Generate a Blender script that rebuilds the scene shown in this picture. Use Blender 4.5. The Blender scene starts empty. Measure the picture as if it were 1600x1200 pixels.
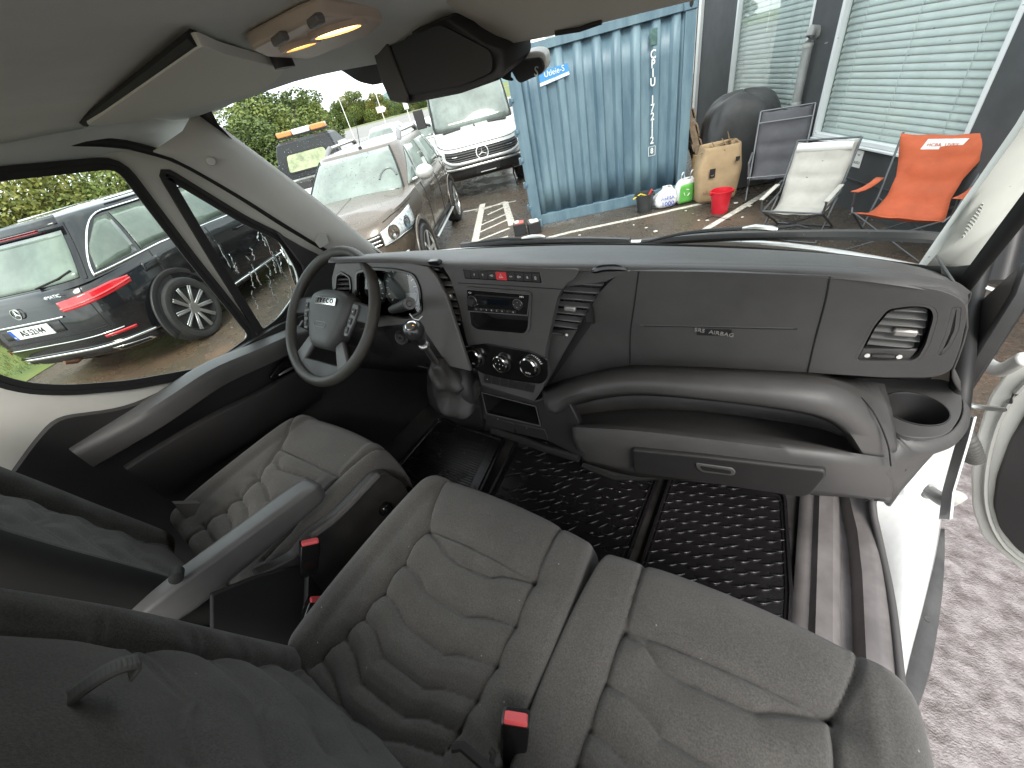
import bpy, bmesh, math, random
import numpy as np
from math import sin, cos, pi, radians, sqrt, atan2
from mathutils import Vector as V, Matrix as M
from mathutils.geometry import delaunay_2d_cdt
random.seed(7)
rng = np.random.default_rng(7)
sc = bpy.context.scene
C = sc.collection

# ---------------------------------------------------------------- camera
YAW, PITCH, ROLL, FPX = radians(40.5), radians(37.5), radians(15.0), 600.0
CAM = V((0.5, 0.0, 1.9))
FW = V((-sin(YAW)*cos(PITCH), cos(YAW)*cos(PITCH), -sin(PITCH)))
_r0 = V((cos(YAW), sin(YAW), 0)); _u0 = _r0.cross(FW)
RT = cos(ROLL)*_r0 - sin(ROLL)*_u0
UP = cos(ROLL)*_u0 + sin(ROLL)*_r0
cam = bpy.data.cameras.new('camera'); cam.sensor_width = 36; cam.lens = 36*FPX/1600
cam.clip_start = 0.02; cam.clip_end = 3000
co = bpy.data.objects.new('camera', cam); C.objects.link(co)
m = M.Identity(4)
for i in range(3):
    m[i][0], m[i][1], m[i][2], m[i][3] = RT[i], UP[i], -FW[i], CAM[i]
co.matrix_world = m
sc.camera = co

# ---------------------------------------------------------------- light
SUN_EL, SUN_ROT = radians(46), radians(132)
w = bpy.data.worlds.new('World'); sc.world = w; w.use_nodes = True
nt = w.node_tree; nt.nodes.clear()
out = nt.nodes.new('ShaderNodeOutputWorld'); bg = nt.nodes.new('ShaderNodeBackground')
sky = nt.nodes.new('ShaderNodeTexSky'); sky.sky_type = 'NISHITA'; sky.sun_disc = False
sky.sun_elevation = SUN_EL; sky.sun_rotation = SUN_ROT; sky.dust_density = 4; sky.air_density = 1.0
tc = nt.nodes.new('ShaderNodeTexCoord'); nz = nt.nodes.new('ShaderNodeTexNoise')
nz.inputs['Scale'].default_value = 2.6; nz.inputs['Detail'].default_value = 6
mp = nt.nodes.new('ShaderNodeMapping'); mp.inputs['Scale'].default_value = (1, 1, 3)
nt.links.new(tc.outputs['Generated'], mp.inputs[0]); nt.links.new(mp.outputs[0], nz.inputs['Vector'])
cr = nt.nodes.new('ShaderNodeValToRGB')
cr.color_ramp.elements[0].position = .35; cr.color_ramp.elements[0].color = (6.4, 7.0, 7.6, 1)
cr.color_ramp.elements[1].position = .62; cr.color_ramp.elements[1].color = (11.5, 11.6, 11.6, 1)
nt.links.new(nz.outputs['Fac'], cr.inputs[0])
mx = nt.nodes.new('ShaderNodeMixRGB'); mx.inputs[0].default_value = 0.82      # cloud cover over the clear sky
nt.links.new(sky.outputs[0], mx.inputs[1]); nt.links.new(cr.outputs[0], mx.inputs[2])
nt.links.new(mx.outputs[0], bg.inputs[0]); bg.inputs[1].default_value = 0.12
nt.links.new(bg.outputs[0], out.inputs[0])
sun = bpy.data.lights.new('sun', 'SUN'); sun.energy = 1.0; sun.angle = radians(20); sun.color = (1, .96, .9)
so = bpy.data.objects.new('sun', sun); C.objects.link(so)
_sd = V((sin(SUN_ROT)*cos(SUN_EL), cos(SUN_ROT)*cos(SUN_EL), sin(SUN_EL)))
so.rotation_euler = _sd.to_track_quat('Z', 'Y').to_euler()
vs = sc.view_settings
vs.view_transform = 'Standard'; vs.look = 'None'; vs.gamma = 1; vs.use_curve_mapping = False
vs.exposure = 1.52
sc.render.engine = 'CYCLES'
cy = sc.cycles
cy.use_denoising = True; cy.denoiser = 'OPENIMAGEDENOISE'
cy.max_bounces = 8; cy.diffuse_bounces = 5; cy.glossy_bounces = 4; cy.transparent_max_bounces = 24; cy.transmission_bounces = 6
cy.sample_clamp_indirect = 6; cy.caustics_reflective = False; cy.caustics_refractive = False

# ---------------------------------------------------------------- picture point -> place in the van / yard
def P(px, py, x=None, y=None, z=None, pl=None):
    d = FW*FPX + RT*(px-800) - UP*(py-600)
    if pl is not None:
        q, n = pl; t = (q-CAM).dot(n)/d.dot(n)
    elif x is not None: t = (x-CAM.x)/d.x
    elif y is not None: t = (y-CAM.y)/d.y
    else: t = (z-CAM.z)/d.z
    return CAM + d*t
def plane3(a, b, c):
    a, b, c = V(a), V(b), V(c); return (a, (b-a).cross(c-a).normalized())
def spline(pts, n):
    """n points evenly spread (by length) along a Catmull-Rom curve through pts"""
    p = [np.array(q, float) for q in pts]
    if len(p) == 2: return [V(p[0]+(p[1]-p[0])*t) for t in np.linspace(0, 1, n)]
    p = [2*p[0]-p[1]] + p + [2*p[-1]-p[-2]]
    fine = []
    for i in range(1, len(p)-2):
        for t in np.linspace(0, 1, 12, endpoint=False):
            a, b, c, d = p[i-1:i+3]
            fine.append(.5*(2*b+(c-a)*t+(2*a-5*b+4*c-d)*t*t+(3*b-a-3*c+d)*t**3))
    fine.append(p[-2]); f = np.array(fine)
    s = np.r_[0, np.cumsum(np.linalg.norm(np.diff(f, axis=0), axis=1))]
    u = np.linspace(0, s[-1], n)
    return [V([np.interp(x, s, f[:, k]) for k in range(f.shape[1])]) for x in u]

# ---------------------------------------------------------------- mesh helpers
def NB(): return bmesh.new()
def ob(name, bm, mat, parent=None, ang=38, bev=0, seg=2, sub=0, solid=0):
    bmesh.ops.remove_doubles(bm, verts=bm.verts, dist=1e-6)
    bmesh.ops.recalc_face_normals(bm, faces=bm.faces)
    me = bpy.data.meshes.new(name); bm.to_mesh(me); bm.free()
    for m_ in (mat if isinstance(mat, (list, tuple)) else [mat]): me.materials.append(m_)
    return link(name, me, parent, ang, bev, seg, sub, solid)
def link(name, me, parent=None, ang=38, bev=0, seg=2, sub=0, solid=0):
    if ang:
        me.shade_smooth(); me.set_sharp_from_angle(angle=radians(ang))
    o = bpy.data.objects.new(name, me); C.objects.link(o)
    if parent: o.parent = parent
    if solid:
        s = o.modifiers.new('solid', 'SOLIDIFY'); s.thickness = solid; s.offset = 0
    if sub:
        s = o.modifiers.new('sub', 'SUBSURF'); s.levels = s.render_levels = sub
    if bev:
        b = o.modifiers.new('bev', 'BEVEL'); b.width = bev; b.segments = seg; b.limit_method = 'ANGLE'; b.angle_limit = radians(35)
        b.harden_normals = False
    return o
def empty(name, loc=(0, 0, 0), rz=0, label=None, cat=None, group=None):
    o = bpy.data.objects.new(name, None); C.objects.link(o); o.location = loc; o.rotation_euler = (0, 0, rz)
    o.empty_display_size = .1
    return tag(o, label, cat, group)
def tag(o, label=None, cat=None, group=None, kind=None):
    if label: o['label'] = label
    if cat: o['category'] = cat
    if group: o['group'] = group
    if kind: o['kind'] = kind
    return o
def copy_tree(o, parent=None):
    c = o.copy(); C.objects.link(c)
    if parent is not None: c.parent = parent
    for ch in list(o.children): copy_tree(ch, c)
    return c
def face(bm, pts): return bm.faces.new([bm.verts.new(p) for p in pts])
def prism(bm, pts, vec):
    a = [bm.verts.new(V(p)) for p in pts]; b = [bm.verts.new(V(p)+V(vec)) for p in pts]; n = len(a)
    bm.faces.new(a); bm.faces.new(b[::-1])
    for i in range(n): bm.faces.new((a[i], a[(i+1) % n], b[(i+1) % n], b[i]))
def box(bm, c, s, R=None):
    c = V(c); s = V(s)/2; R = R or M.Identity(3)
    v = [bm.verts.new(c + R @ V((sx*s.x, sy*s.y, sz*s.z))) for sx in (-1, 1) for sy in (-1, 1) for sz in (-1, 1)]
    for f in ((0, 1, 3, 2), (4, 6, 7, 5), (0, 4, 5, 1), (2, 3, 7, 6), (0, 2, 6, 4), (1, 5, 7, 3)): bm.faces.new([v[i] for i in f])
def frame(d, up=V((0, 0, 1))):
    d = V(d).normalized(); s = d.cross(V(up))
    if s.length < 1e-4: s = d.cross(V((1, 0, 0)))
    s.normalize(); return s, s.cross(d).normalized()
def bar(bm, p, q, w, h, up=(0, 0, 1)):
    p, q = V(p), V(q); s, u = frame(q-p, up)
    a = [p+s*i*w/2+u*j*h/2 for i, j in ((-1, -1), (1, -1), (1, 1), (-1, 1))]; prism(bm, a, q-p)
def rings(bm, rs, close=True, caps=True):
    vv = [[bm.verts.new(p) for p in r] for r in rs]
    n = len(vv[0])
    for a, b in zip(vv, vv[1:]):
        for i in range(n if close else n-1):
            try: bm.faces.new((a[i], a[(i+1) % n], b[(i+1) % n], b[i]))
            except ValueError: pass
    if caps and close:
        for r in (vv[0], vv[-1][::-1]):
            try: bm.faces.new(r)
            except ValueError: pass
    return vv
def tube(bm, pts, r, n=10, closed=False, flat=1.0, up=(0, 0, 1)):
    pts = [V(p) for p in pts]; rs = []; N = len(pts)
    rr = r if isinstance(r, (list, tuple)) else [r]*N
    ups = V(up)
    for i, p in enumerate(pts):
        if closed: d = pts[(i+1) % N]-pts[i-1]
        else: d = pts[min(i+1, N-1)]-pts[max(i-1, 0)]
        s, u = frame(d, ups)
        rs.append([p+s*cos(a)*rr[i]+u*sin(a)*rr[i]*flat for a in [2*pi*k/n for k in range(n)]])
    if closed: rings(bm, rs+[rs[0]], caps=False)
    else: rings(bm, rs)
def lathe(bm, prof, n=32, X=None, caps=True):
    """prof: (r, h) pairs about local z; X: matrix"""
    X = X or M.Identity(4)
    rings(bm, [[X @ V((max(r, 1e-4)*cos(2*pi*k/n), max(r, 1e-4)*sin(2*pi*k/n), h)) for k in range(n)] for r, h in prof], caps=caps)
def axis(p, d, up=(0, 0, 1), roll=0):
    """matrix with local z along d, at p, local y towards up"""
    d = V(d).normalized(); s, u = frame(d, up); s, u = -s, u
    X = M((( -s.x, u.x, d.x, 0), (-s.y, u.y, d.y, 0), (-s.z, u.z, d.z, 0), (0, 0, 0, 1)))
    # right-handed: x = u x d
    x = u.cross(d).normalized()
    X = M(((x.x, u.x, d.x, p[0]), (x.y, u.y, d.y, p[1]), (x.z, u.z, d.z, p[2]), (0, 0, 0, 1)))
    return X @ M.Rotation(roll, 4, 'Z')
def panel(bm, outline, holes, vec, n=None):
    """flat plate with holes, thickness vec (world vector)"""
    o = [V(p) for p in outline]; vec = V(vec)
    nn = n or sum(((o[i]-o[0]).cross(o[i+1]-o[0]) for i in range(1, len(o)-1)), V()).normalized()
    s, u = frame(nn, (0, 0, 1) if abs(nn.z) < .9 else (0, 1, 0)); c = o[0]
    loops = [o]+[[V(p) for p in h] for h in holes]
    pts, edges, dd = [], [], []
    for L in loops:
        k = len(pts)
        for i, p in enumerate(L):
            pts.append(V(((p-c).dot(s), (p-c).dot(u)))); dd.append((p-c).dot(nn)); edges.append((k+i, k+(i+1) % len(L)))
    vo, eo, fo, *_ = delaunay_2d_cdt(pts, edges, [], 1 if not holes else 1, 1e-6)
    def inside(q, L):
        r = False; j = len(L)-1
        for i in range(len(L)):
            xi, yi = L[i]; xj, yj = L[j]
            if (yi > q[1]) != (yj > q[1]) and q[0] < (xj-xi)*(q[1]-yi)/(yj-yi)+xi: r = not r
            j = i
        return r
    L2 = []; k = 0
    for L in loops: L2.append([tuple(p) for p in pts[k:k+len(L)]]); k += len(L)
    import itertools
    def dz(q):  # depth off the plane of the nearest input point keeps gently warped outlines
        i = min(range(len(pts)), key=lambda i: (pts[i]-q).length_squared); return dd[i]
    top = [bm.verts.new(c+s*q.x+u*q.y+nn*dz(q)) for q in vo]; bot = [bm.verts.new(v.co+vec) for v in top]
    cnt = {}
    for f in fo:
        q = sum((vo[i] for i in f), V((0, 0)))/len(f)
        if not inside(q, L2[0]) or any(inside(q, h) for h in L2[1:]): continue
        bm.faces.new([top[i] for i in f]); bm.faces.new([bot[i] for i in f][::-1])
        for i in range(len(f)):
            e = tuple(sorted((f[i], f[(i+1) % len(f)]))); cnt[e] = cnt.get(e, 0)+1
    for (a, b), k in cnt.items():
        if k == 1: bm.faces.new((top[a], top[b], bot[b], bot[a]))
    for v in [v for v in bm.verts if not v.link_faces]: bm.verts.remove(v)
def grid(bm, rows):
    vv = [[bm.verts.new(V(p)) for p in r] for r in rows]
    for a, b in zip(vv, vv[1:]):
        for i in range(len(a)-1):
            try: bm.faces.new((a[i], a[i+1], b[i+1], b[i]))
            except ValueError: pass
    return vv
def rr(x0, y0, x1, y1, r, n=5):
    """rounded rectangle (2-D)"""
    o = []
    for cx, cy_, a0 in ((x1-r, y1-r, 0), (x0+r, y1-r, 90), (x0+r, y0+r, 180), (x1-r, y0+r, 270)):
        for k in range(n+1):
            a = radians(a0+90*k/n); o.append((cx+r*cos(a), cy_+r*sin(a)))
    return o
def roundpoly(pts, r, n=4):
    """round the corners of a 3-D/2-D polygon"""
    p = [V(q) for q in pts]; o = []
    for i in range(len(p)):
        a, b, c = p[i-1], p[i], p[(i+1) % len(p)]
        d1, d2 = (a-b), (c-b); k = min(r, d1.length*.48, d2.length*.48)
        s, e = b+d1.normalized()*k, b+d2.normalized()*k
        for t in np.linspace(0, 1, n+1): o.append(s*(1-t)**2+b*2*t*(1-t)+e*t*t)
    return o
def ringstrip(bm, loop, w, vec, c=None):
    """flat band round a loop: from the loop outwards by w (in its plane), thickness vec"""
    p = [V(q) for q in loop]; n = len(p); nn = sum(((p[i]-p[0]).cross(p[i+1]-p[0]) for i in range(1, n-1)), V()).normalized()
    o = []
    for i in range(n):
        d = (p[(i+1) % n]-p[i-1]).normalized(); o.append(p[i]+d.cross(nn)*w)
    vec = V(vec)
    rs = [[p[i], o[i], o[i]+vec, p[i]+vec] for i in range(n)]
    rings(bm, rs+[rs[0]], caps=False)
def text(name, s, size, mat, parent, X, ext=.001, align='CENTER', font_shear=0, sx=1, bold=0):
    cu = bpy.data.curves.new(name, 'FONT'); cu.body = s; cu.size = size; cu.extrude = ext; cu.align_x = align; cu.align_y = 'CENTER'
    cu.shear = font_shear; cu.resolution_u = 3; cu.offset = bold
    t = bpy.data.objects.new(name, cu); C.objects.link(t)
    dg = bpy.context.evaluated_depsgraph_get(); me = bpy.data.meshes.new_from_object(t.evaluated_get(dg))
    bpy.data.objects.remove(t); bpy.data.curves.remove(cu)
    me.transform(X @ M.Diagonal((sx, 1, 1, 1))); me.materials.clear(); me.materials.append(mat); me.name = name
    return link(name, me, parent, ang=0)
def star3(bm, X, r, w, d):
    """three-pointed star in a ring"""
    ring = [[X @ V((q*cos(a), q*sin(a), h)) for q, h in ((r, -d), (r, d), (r*.86, d), (r*.86, -d))] for a in [2*pi*k/28 for k in range(28)]]
    rings(bm, ring+[ring[0]], caps=False)
    pts = []
    for k in range(3):
        a = pi/2+2*pi*k/3; pts += [(r*.9*cos(a), r*.9*sin(a)), (w*cos(a+pi/3), w*sin(a+pi/3))]
    c = X @ V((0, 0, d*1.6)); o = [X @ V((x, y, 0)) for x, y in pts]
    vc = bm.verts.new(c); vo = [bm.verts.new(q) for q in o]
    for i in range(6): bm.faces.new((vc, vo[i], vo[(i+1) % 6]))

# ---------------------------------------------------------------- materials
def mat(name, col, rough=.5, metal=0, bump=0, bscale=400, var=0, vscale=8, col2=None, spec=.5, coat=0, emit=0, ecol=None, rvar=0, detail=4, stretch=None, bdist=.002, sheen=0, speck=0):
    m_ = bpy.data.materials.new(name); m_.use_nodes = True; t = m_.node_tree; b = t.nodes['Principled BSDF']
    b.inputs['Base Color'].default_value = (*col, 1); b.inputs['Roughness'].default_value = rough; b.inputs['Metallic'].default_value = metal
    b.inputs['Specular IOR Level'].default_value = spec; b.inputs['Coat Weight'].default_value = coat; b.inputs['Coat Roughness'].default_value = .04
    if sheen: b.inputs['Sheen Weight'].default_value = sheen; b.inputs['Sheen Roughness'].default_value = .6
    if emit: b.inputs['Emission Color'].default_value = (*(ecol or col), 1); b.inputs['Emission Strength'].default_value = emit
    if bump or var or rvar:
        c_ = t.nodes.new('ShaderNodeTexCoord'); mp_ = t.nodes.new('ShaderNodeMapping')
        t.links.new(c_.outputs['Object'], mp_.inputs[0])
        if stretch: mp_.inputs['Scale'].default_value = stretch
    if bump:
        n_ = t.nodes.new('ShaderNodeTexNoise'); n_.inputs['Scale'].default_value = bscale; n_.inputs['Detail'].default_value = 3
        t.links.new(mp_.outputs[0], n_.inputs['Vector'])
        bp = t.nodes.new('ShaderNodeBump'); bp.inputs['Strength'].default_value = bump; bp.inputs['Distance'].default_value = bdist
        t.links.new(n_.outputs['Fac'], bp.inputs['Height']); t.links.new(bp.outputs[0], b.inputs['Normal'])
    if var or rvar:
        n2 = t.nodes.new('ShaderNodeTexNoise'); n2.inputs['Scale'].default_value = vscale; n2.inputs['Detail'].default_value = detail; n2.inputs['Roughness'].default_value = .65
        t.links.new(mp_.outputs[0], n2.inputs['Vector'])
        if var:
            r_ = t.nodes.new('ShaderNodeValToRGB'); r_.color_ramp.elements[0].position = .36; r_.color_ramp.elements[1].position = .66
            c2 = col2 or tuple(min(1, x*(1+var)) for x in col); c1 = col if col2 else tuple(x*(1-var) for x in col)
            r_.color_ramp.elements[0].color = (*c1, 1); r_.color_ramp.elements[1].color = (*c2, 1)
            t.links.new(n2.outputs['Fac'], r_.inputs[0]); t.links.new(r_.outputs[0], b.inputs['Base Color'])
        if rvar:
            mr = t.nodes.new('ShaderNodeMapRange'); mr.inputs[1].default_value = .3; mr.inputs[2].default_value = .7
            mr.inputs[3].default_value = max(.02, rough-rvar); mr.inputs[4].default_value = min(1, rough+rvar)
            t.links.new(n2.outputs['Fac'], mr.inputs[0]); t.links.new(mr.outputs[0], b.inputs['Roughness'])
    if speck:                                   # lint and dust caught in the weave
        vn = t.nodes.new('ShaderNodeTexVoronoi'); vn.inputs['Scale'].default_value = 60; t.links.new(mp_.outputs[0], vn.inputs['Vector'])
        mr2 = t.nodes.new('ShaderNodeMapRange'); mr2.inputs[1].default_value = .03; mr2.inputs[2].default_value = .10; mr2.inputs[3].default_value = 1; mr2.inputs[4].default_value = 0
        t.links.new(vn.outputs['Distance'], mr2.inputs[0])
        gt = t.nodes.new('ShaderNodeMath'); gt.operation = 'GREATER_THAN'; gt.inputs[1].default_value = 1-speck
        sx_ = t.nodes.new('ShaderNodeSeparateColor'); t.links.new(vn.outputs['Color'], sx_.inputs[0]); t.links.new(sx_.outputs[0], gt.inputs[0])
        ml = t.nodes.new('ShaderNodeMath'); ml.operation = 'MULTIPLY'; t.links.new(mr2.outputs[0], ml.inputs[0]); t.links.new(gt.outputs[0], ml.inputs[1])
        mc = t.nodes.new('ShaderNodeMixRGB'); mc.inputs[2].default_value = (.32, .30, .27, 1); t.links.new(ml.outputs[0], mc.inputs[0])
        src = b.inputs['Base Color'].links[0].from_socket; t.links.new(src, mc.inputs[1])
        n3 = t.nodes.new('ShaderNodeTexNoise'); n3.inputs['Scale'].default_value = 420; n3.inputs['Detail'].default_value = 2; t.links.new(mp_.outputs[0], n3.inputs['Vector'])
        mr3 = t.nodes.new('ShaderNodeMapRange'); mr3.inputs[1].default_value = .3; mr3.inputs[2].default_value = .7; mr3.inputs[3].default_value = .72; mr3.inputs[4].default_value = 1.3; t.links.new(n3.outputs['Fac'], mr3.inputs[0])
        mm = t.nodes.new('ShaderNodeMixRGB'); mm.blend_type = 'MULTIPLY'; mm.inputs[0].default_value = 1; t.links.new(mc.outputs[0], mm.inputs[1]); t.links.new(mr3.outputs[0], mm.inputs[2]); t.links.new(mm.outputs[0], b.inputs['Base Color'])
    return m_
def glassmat(name, tint=(.93, .97, .95), refl=.06, rough=.0):
    """thin pane: clear, with a Fresnel reflection"""
    m_ = bpy.data.materials.new(name); m_.use_nodes = True; t = m_.node_tree; t.nodes.clear()
    o = t.nodes.new('ShaderNodeOutputMaterial'); a = t.nodes.new('ShaderNodeBsdfTransparent'); g = t.nodes.new('ShaderNodeBsdfGlossy')
    a.inputs[0].default_value = (*tint, 1); g.inputs['Roughness'].default_value = rough
    f = t.nodes.new('ShaderNodeLayerWeight'); f.inputs[0].default_value = .12
    mr = t.nodes.new('ShaderNodeMapRange'); mr.inputs[3].default_value = refl*.3; mr.inputs[4].default_value = min(1, refl*6)
    t.links.new(f.outputs['Fresnel'], mr.inputs[0])
    x = t.nodes.new('ShaderNodeMixShader'); t.links.new(mr.outputs[0], x.inputs[0]); t.links.new(a.outputs[0], x.inputs[1]); t.links.new(g.outputs[0], x.inputs[2])
    t.links.new(x.outputs[0], o.inputs[0]); return m_

PL = mat("dash_plastic", (.075, .073, .071), .45, bump=.25, bscale=900, var=.14, vscale=5, rvar=.07)
PLD = mat("dark_plastic", (.022, .021, .021), .5, bump=.2, bscale=700, rvar=.08)
PLB = mat('black_gloss_plastic', (.008, .008, .008), .18, rvar=.06)
PLM = mat('black_matt_plastic', (.006, .006, .006), .7)
FAB = mat("seat_fabric", (.068, .065, .060), .95, bump=.55, bscale=1500, var=.13, vscale=7, spec=.2, sheen=.25, bdist=.001, speck=.08)
FAB2 = mat("seat_panel_fabric", (.082, .080, .075), .95, bump=.6, bscale=1200, var=.15, vscale=14, spec=.2, sheen=.2, bdist=.0012, speck=.04)
LIN = mat('roof_fabric', (.76, .82, .82), .95, bump=.3, bscale=500, var=.06, vscale=3, spec=.2)
TRM = mat('pillar_trim', (.58, .575, .54), .6, bump=.15, bscale=500, var=.04, vscale=4)
RUB = mat('seal_rubber', (.010, .010, .010), .55)
WHT = mat('van_paint', (.74, .75, .74), .28, coat=.5, var=.05, vscale=6)
CHR = mat('chrome', (.82, .82, .80), .12, metal=1)
ALU = mat('satin_metal', (.55, .55, .53), .35, metal=1)
RED = mat('red_button', (.62, .045, .055), .4)
WTX = mat('white_print', (.75, .75, .72), .6)
LEA = mat('gaiter_leather', (.040, .039, .037), .42, bump=.5, bscale=260, rvar=.08)
MAT_ = mat('rubber_mat', (.012, .011, .012), .20, bump=.3, bscale=300, rvar=.12, vscale=14)
FLR = mat('cab_floor', (.032, .030, .029), .5, bump=.3, bscale=260, var=.5, vscale=9, rvar=.12)
GLS = glassmat('window_glass')
# ================================================================ THE VAN WE SIT IN
van = empty('delivery_van', label='white delivery van seen from inside its cab, with dark seats, dashboard and open passenger door', cat='van')
def part(name, bm, mt, **k): return ob(name, bm, mt, van, **k)

# ---- shell -------------------------------------------------------
bm = NB()
prism(bm, [(-.90, -.75, .70), (.80, -.75, .70), (.80, 1.12, .70), (-.90, 1.12, .70)], (0, 0, -.03))
floor_ = part('cab_floor', bm, FLR)
bm = NB()                                                       # bulkhead behind the dashboard and the sloping toe board
prism(bm, [(-.92, 1.02, .67), (.84, 1.02, .67), (.84, 1.0, 1.30), (-.92, 1.0, 1.30)], (0, .03, 0))
part('firewall', bm, PLM)
bm = NB()                                                       # steel wall behind the seats, stopped low, open above to let sky light in
prism(bm, [(-.90, -.50, .70), (.92, -.50, .70), (.92, -.50, 1.12), (-.90, -.50, 1.12)], (0, -.03, 0))
part('bulkhead', bm, PLD)

# roof lining: follows the header in front and rolls down to the door seals
def header(t):   # t 0..1 from the driver's pillar to the passenger's
    pts = [(-.86, .60, 1.995), (-.66, .67, 2.0), (-.45, .74, 2.0), (-.02, .84, 1.962), (.24, .86, 1.95), (.55, .84, 1.95), (.82, .76, 1.95)]
    return spline(pts, 25)[int(round(t*24))]
hd = [header(i/24) for i in range(25)]
bm = NB()
rows = [[p+V((0, .03, .012)) for p in hd], hd, [p+V((0, -.03, .004)) for p in hd], [V((p.x, p.y-.10, 2.018)) for p in hd]]
for y in (.38, .2, 0, -.15, -.30): rows.append([V((p.x, y, 2.032-.02*(abs(p.x)/.9)**4)) for p in hd])
grid(bm, rows)
grid(bm, [[V((-.86, y, 2.012)) for y in (-.34, -.3, -.2, 0, .2, .38, .50, .58, .61)],
          [V((-.895, y, 1.99)) for y in (-.34, -.3, -.2, 0, .2, .38, .50, .585, .62)],
          [V((-.905, y, 1.955)) for y in (-.34, -.3, -.2, 0, .2, .37, .48, .565, .62)]])
grid(bm, [[V((.82, y, 2.018)) for y in (-.42, -.2, .2, .5, .78)], [V((.88, y, 1.99)) for y in (-.42, -.2, .2, .5, .78)], [V((.90, y, 1.95)) for y in (-.42, -.2, .2, .5, .78)]])
roof = part('roof_lining', bm, LIN, ang=70, solid=.006)
# outer roof skin, above the lining, cut short behind to let sky light in
bm = NB(); prism(bm, [(-.98, -.32, 2.06), (.98, -.32, 2.06), (.98, .50, 2.06), (.70, .78, 2.03), (0, .92, 2.02), (-.70, .74, 2.05), (-.98, .45, 2.06)], (0, 0, .05))
part('roof_skin', bm, WHT)

# ---- windscreen --------------------------------------------------
def wsbase(t): return spline([(-.86, 1.00, 1.45), (-.5, 1.10, 1.447), (0, 1.15, 1.443), (.45, 1.135, 1.44), (.74, 1.07, 1.425), (.82, 1.00, 1.41)], 25)[int(round(t*24))]
wb = [wsbase(i/24) for i in range(25)]
def bulge(u): return .12+.88*sin(pi*min(max(u, 0), 1))
rows = []
for s in np.linspace(-.06, 1.06, 15):
    rows.append([wb[i]*(1-s)+(hd[i]+V((0, .02, .012)))*s+V((0, .045, .03))*(4*s*(1-s)*bulge(i/24)) for i in range(25)])
bm = NB(); grid(bm, rows)
glass = part('windscreen', bm, GLS, ang=80)
# black ceramic band along the bottom edge and pillars
def wspt(u, s, off=0):
    i = min(int(u*24), 23); f = u*24-i; a = wb[i]*(1-f)+wb[i+1]*f; b = (hd[i]*(1-f)+hd[i+1]*f)+V((0, .02, .012))
    return a*(1-s)+b*s+V((0, .045, .03))*(4*s*(1-s)*bulge(u))+V((0, -.006, -.006))*off
bm = NB()
lo = [wspt(u, -.03, 1) for u in np.linspace(0, 1, 40)]
hi = [wspt(u, .012+.10*max(0, (u-.93)/.07)**2+.02*max(0, (u-.8)/.2), 1) for u in np.linspace(0, 1, 40)]
grid(bm, [lo, hi])
L_ = [wspt(0, s, 1) for s in np.linspace(0, 1, 16)]; L2 = [wspt(.012+.03*(max(0, s-.85)/.15)**2+.02*(max(0, .1-s)/.1)**2, s, 1) for s in np.linspace(0, 1, 16)]
grid(bm, [L_, L2])
L_ = [wspt(1, s, 1) for s in np.linspace(0, 1, 16)]; L2 = [wspt(.985, s, 1) for s in np.linspace(0, 1, 16)]
grid(bm, [L_, L2])
ob('ceramic_band', bm, RUB, glass, solid=.002)
# rain on the outside of the screen, mostly where the wipers do not reach
bm = NB()
for k in range(1100):
    if k < 1000: u, s = random.uniform(.015, .17), random.betavariate(1.6, 1.3)
    elif k < 1040: u, s = random.uniform(.8, .985), random.uniform(.05, .9)
    else: u, s = random.uniform(.2, .95), random.uniform(.0, .12)
    r = random.choice((.0008, .0010, .0012, .0018))*random.uniform(.7, 1.2)
    c = wspt(u, s, -1.0); n = V((0, .62, .78)); s1, u1 = frame(n, (1, 0, 0))
    ring_ = [bm.verts.new(c+s1*r*cos(a)+u1*r*sin(a)*1.15) for a in [2*pi*j/6 for j in range(6)]]
    top = bm.verts.new(c+n*r*.55)
    for j in range(6): bm.faces.new((ring_[j], ring_[(j+1) % 6], top))
DROP = mat('rain_water', (.9, .93, .95), .05, spec=.6); DROP.node_tree.nodes['Principled BSDF'].inputs['Transmission Weight'].default_value = .75
tag(ob('rain_drops', bm, DROP, glass), kind='stuff')

# ---- windscreen pillars -----------------------------------------
def strip(name, rowpts, mt, n=16, sub=0, **k):
    bm = NB(); grid(bm, [spline(r, n) for r in rowpts]); return part(name, bm, mt, ang=60, **k)
g0 = [wspt(.012, s, 1.2) for s in (1.0, .8, .6, .4, .2, .0, -.05)]
X_ = lambda x, *ps: [P(a, b, x=x) for a, b in ps]
mid = X_(-.855, (285, 205), (330, 248), (400, 300), (470, 345), (530, 380), (566, 398), (574, 405))
out_ = X_(-.885, (240, 236), (284, 252), (372, 302), (440, 345), (500, 382), (530, 398), (540, 404))
pil = strip('windscreen_pillar', [[p+V((0, .012, .006)) for p in g0], g0, [a*.75+b*.25+V((.006, -.008, 0)) for a, b in zip(g0, mid)], mid, [a*.4+b*.6 for a, b in zip(mid, out_)], out_, [p+V((-.02, .0, 0)) for p in out_]], TRM, solid=.004)
for px, py in ((330, 252),):
    bm = NB(); c = P(px, py, x=-.85); lathe(bm, [(.0, 0), (.010, 0), (.011, -.003)], 16, axis(c+V((.006, -.004, 0)), (.9, -.35, .2))); ob('trim_cap', bm, TRM, pil)
bm = NB(); c = [P(a, b, x=-.842) for a, b in ((496, 366), (510, 366), (514, 380), (500, 388), (492, 378))]; prism(bm, c, (-.004, .002, 0)); ob('trim_badge', bm, mat('trim_shade', (.36, .35, .32), .6), pil)
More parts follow.
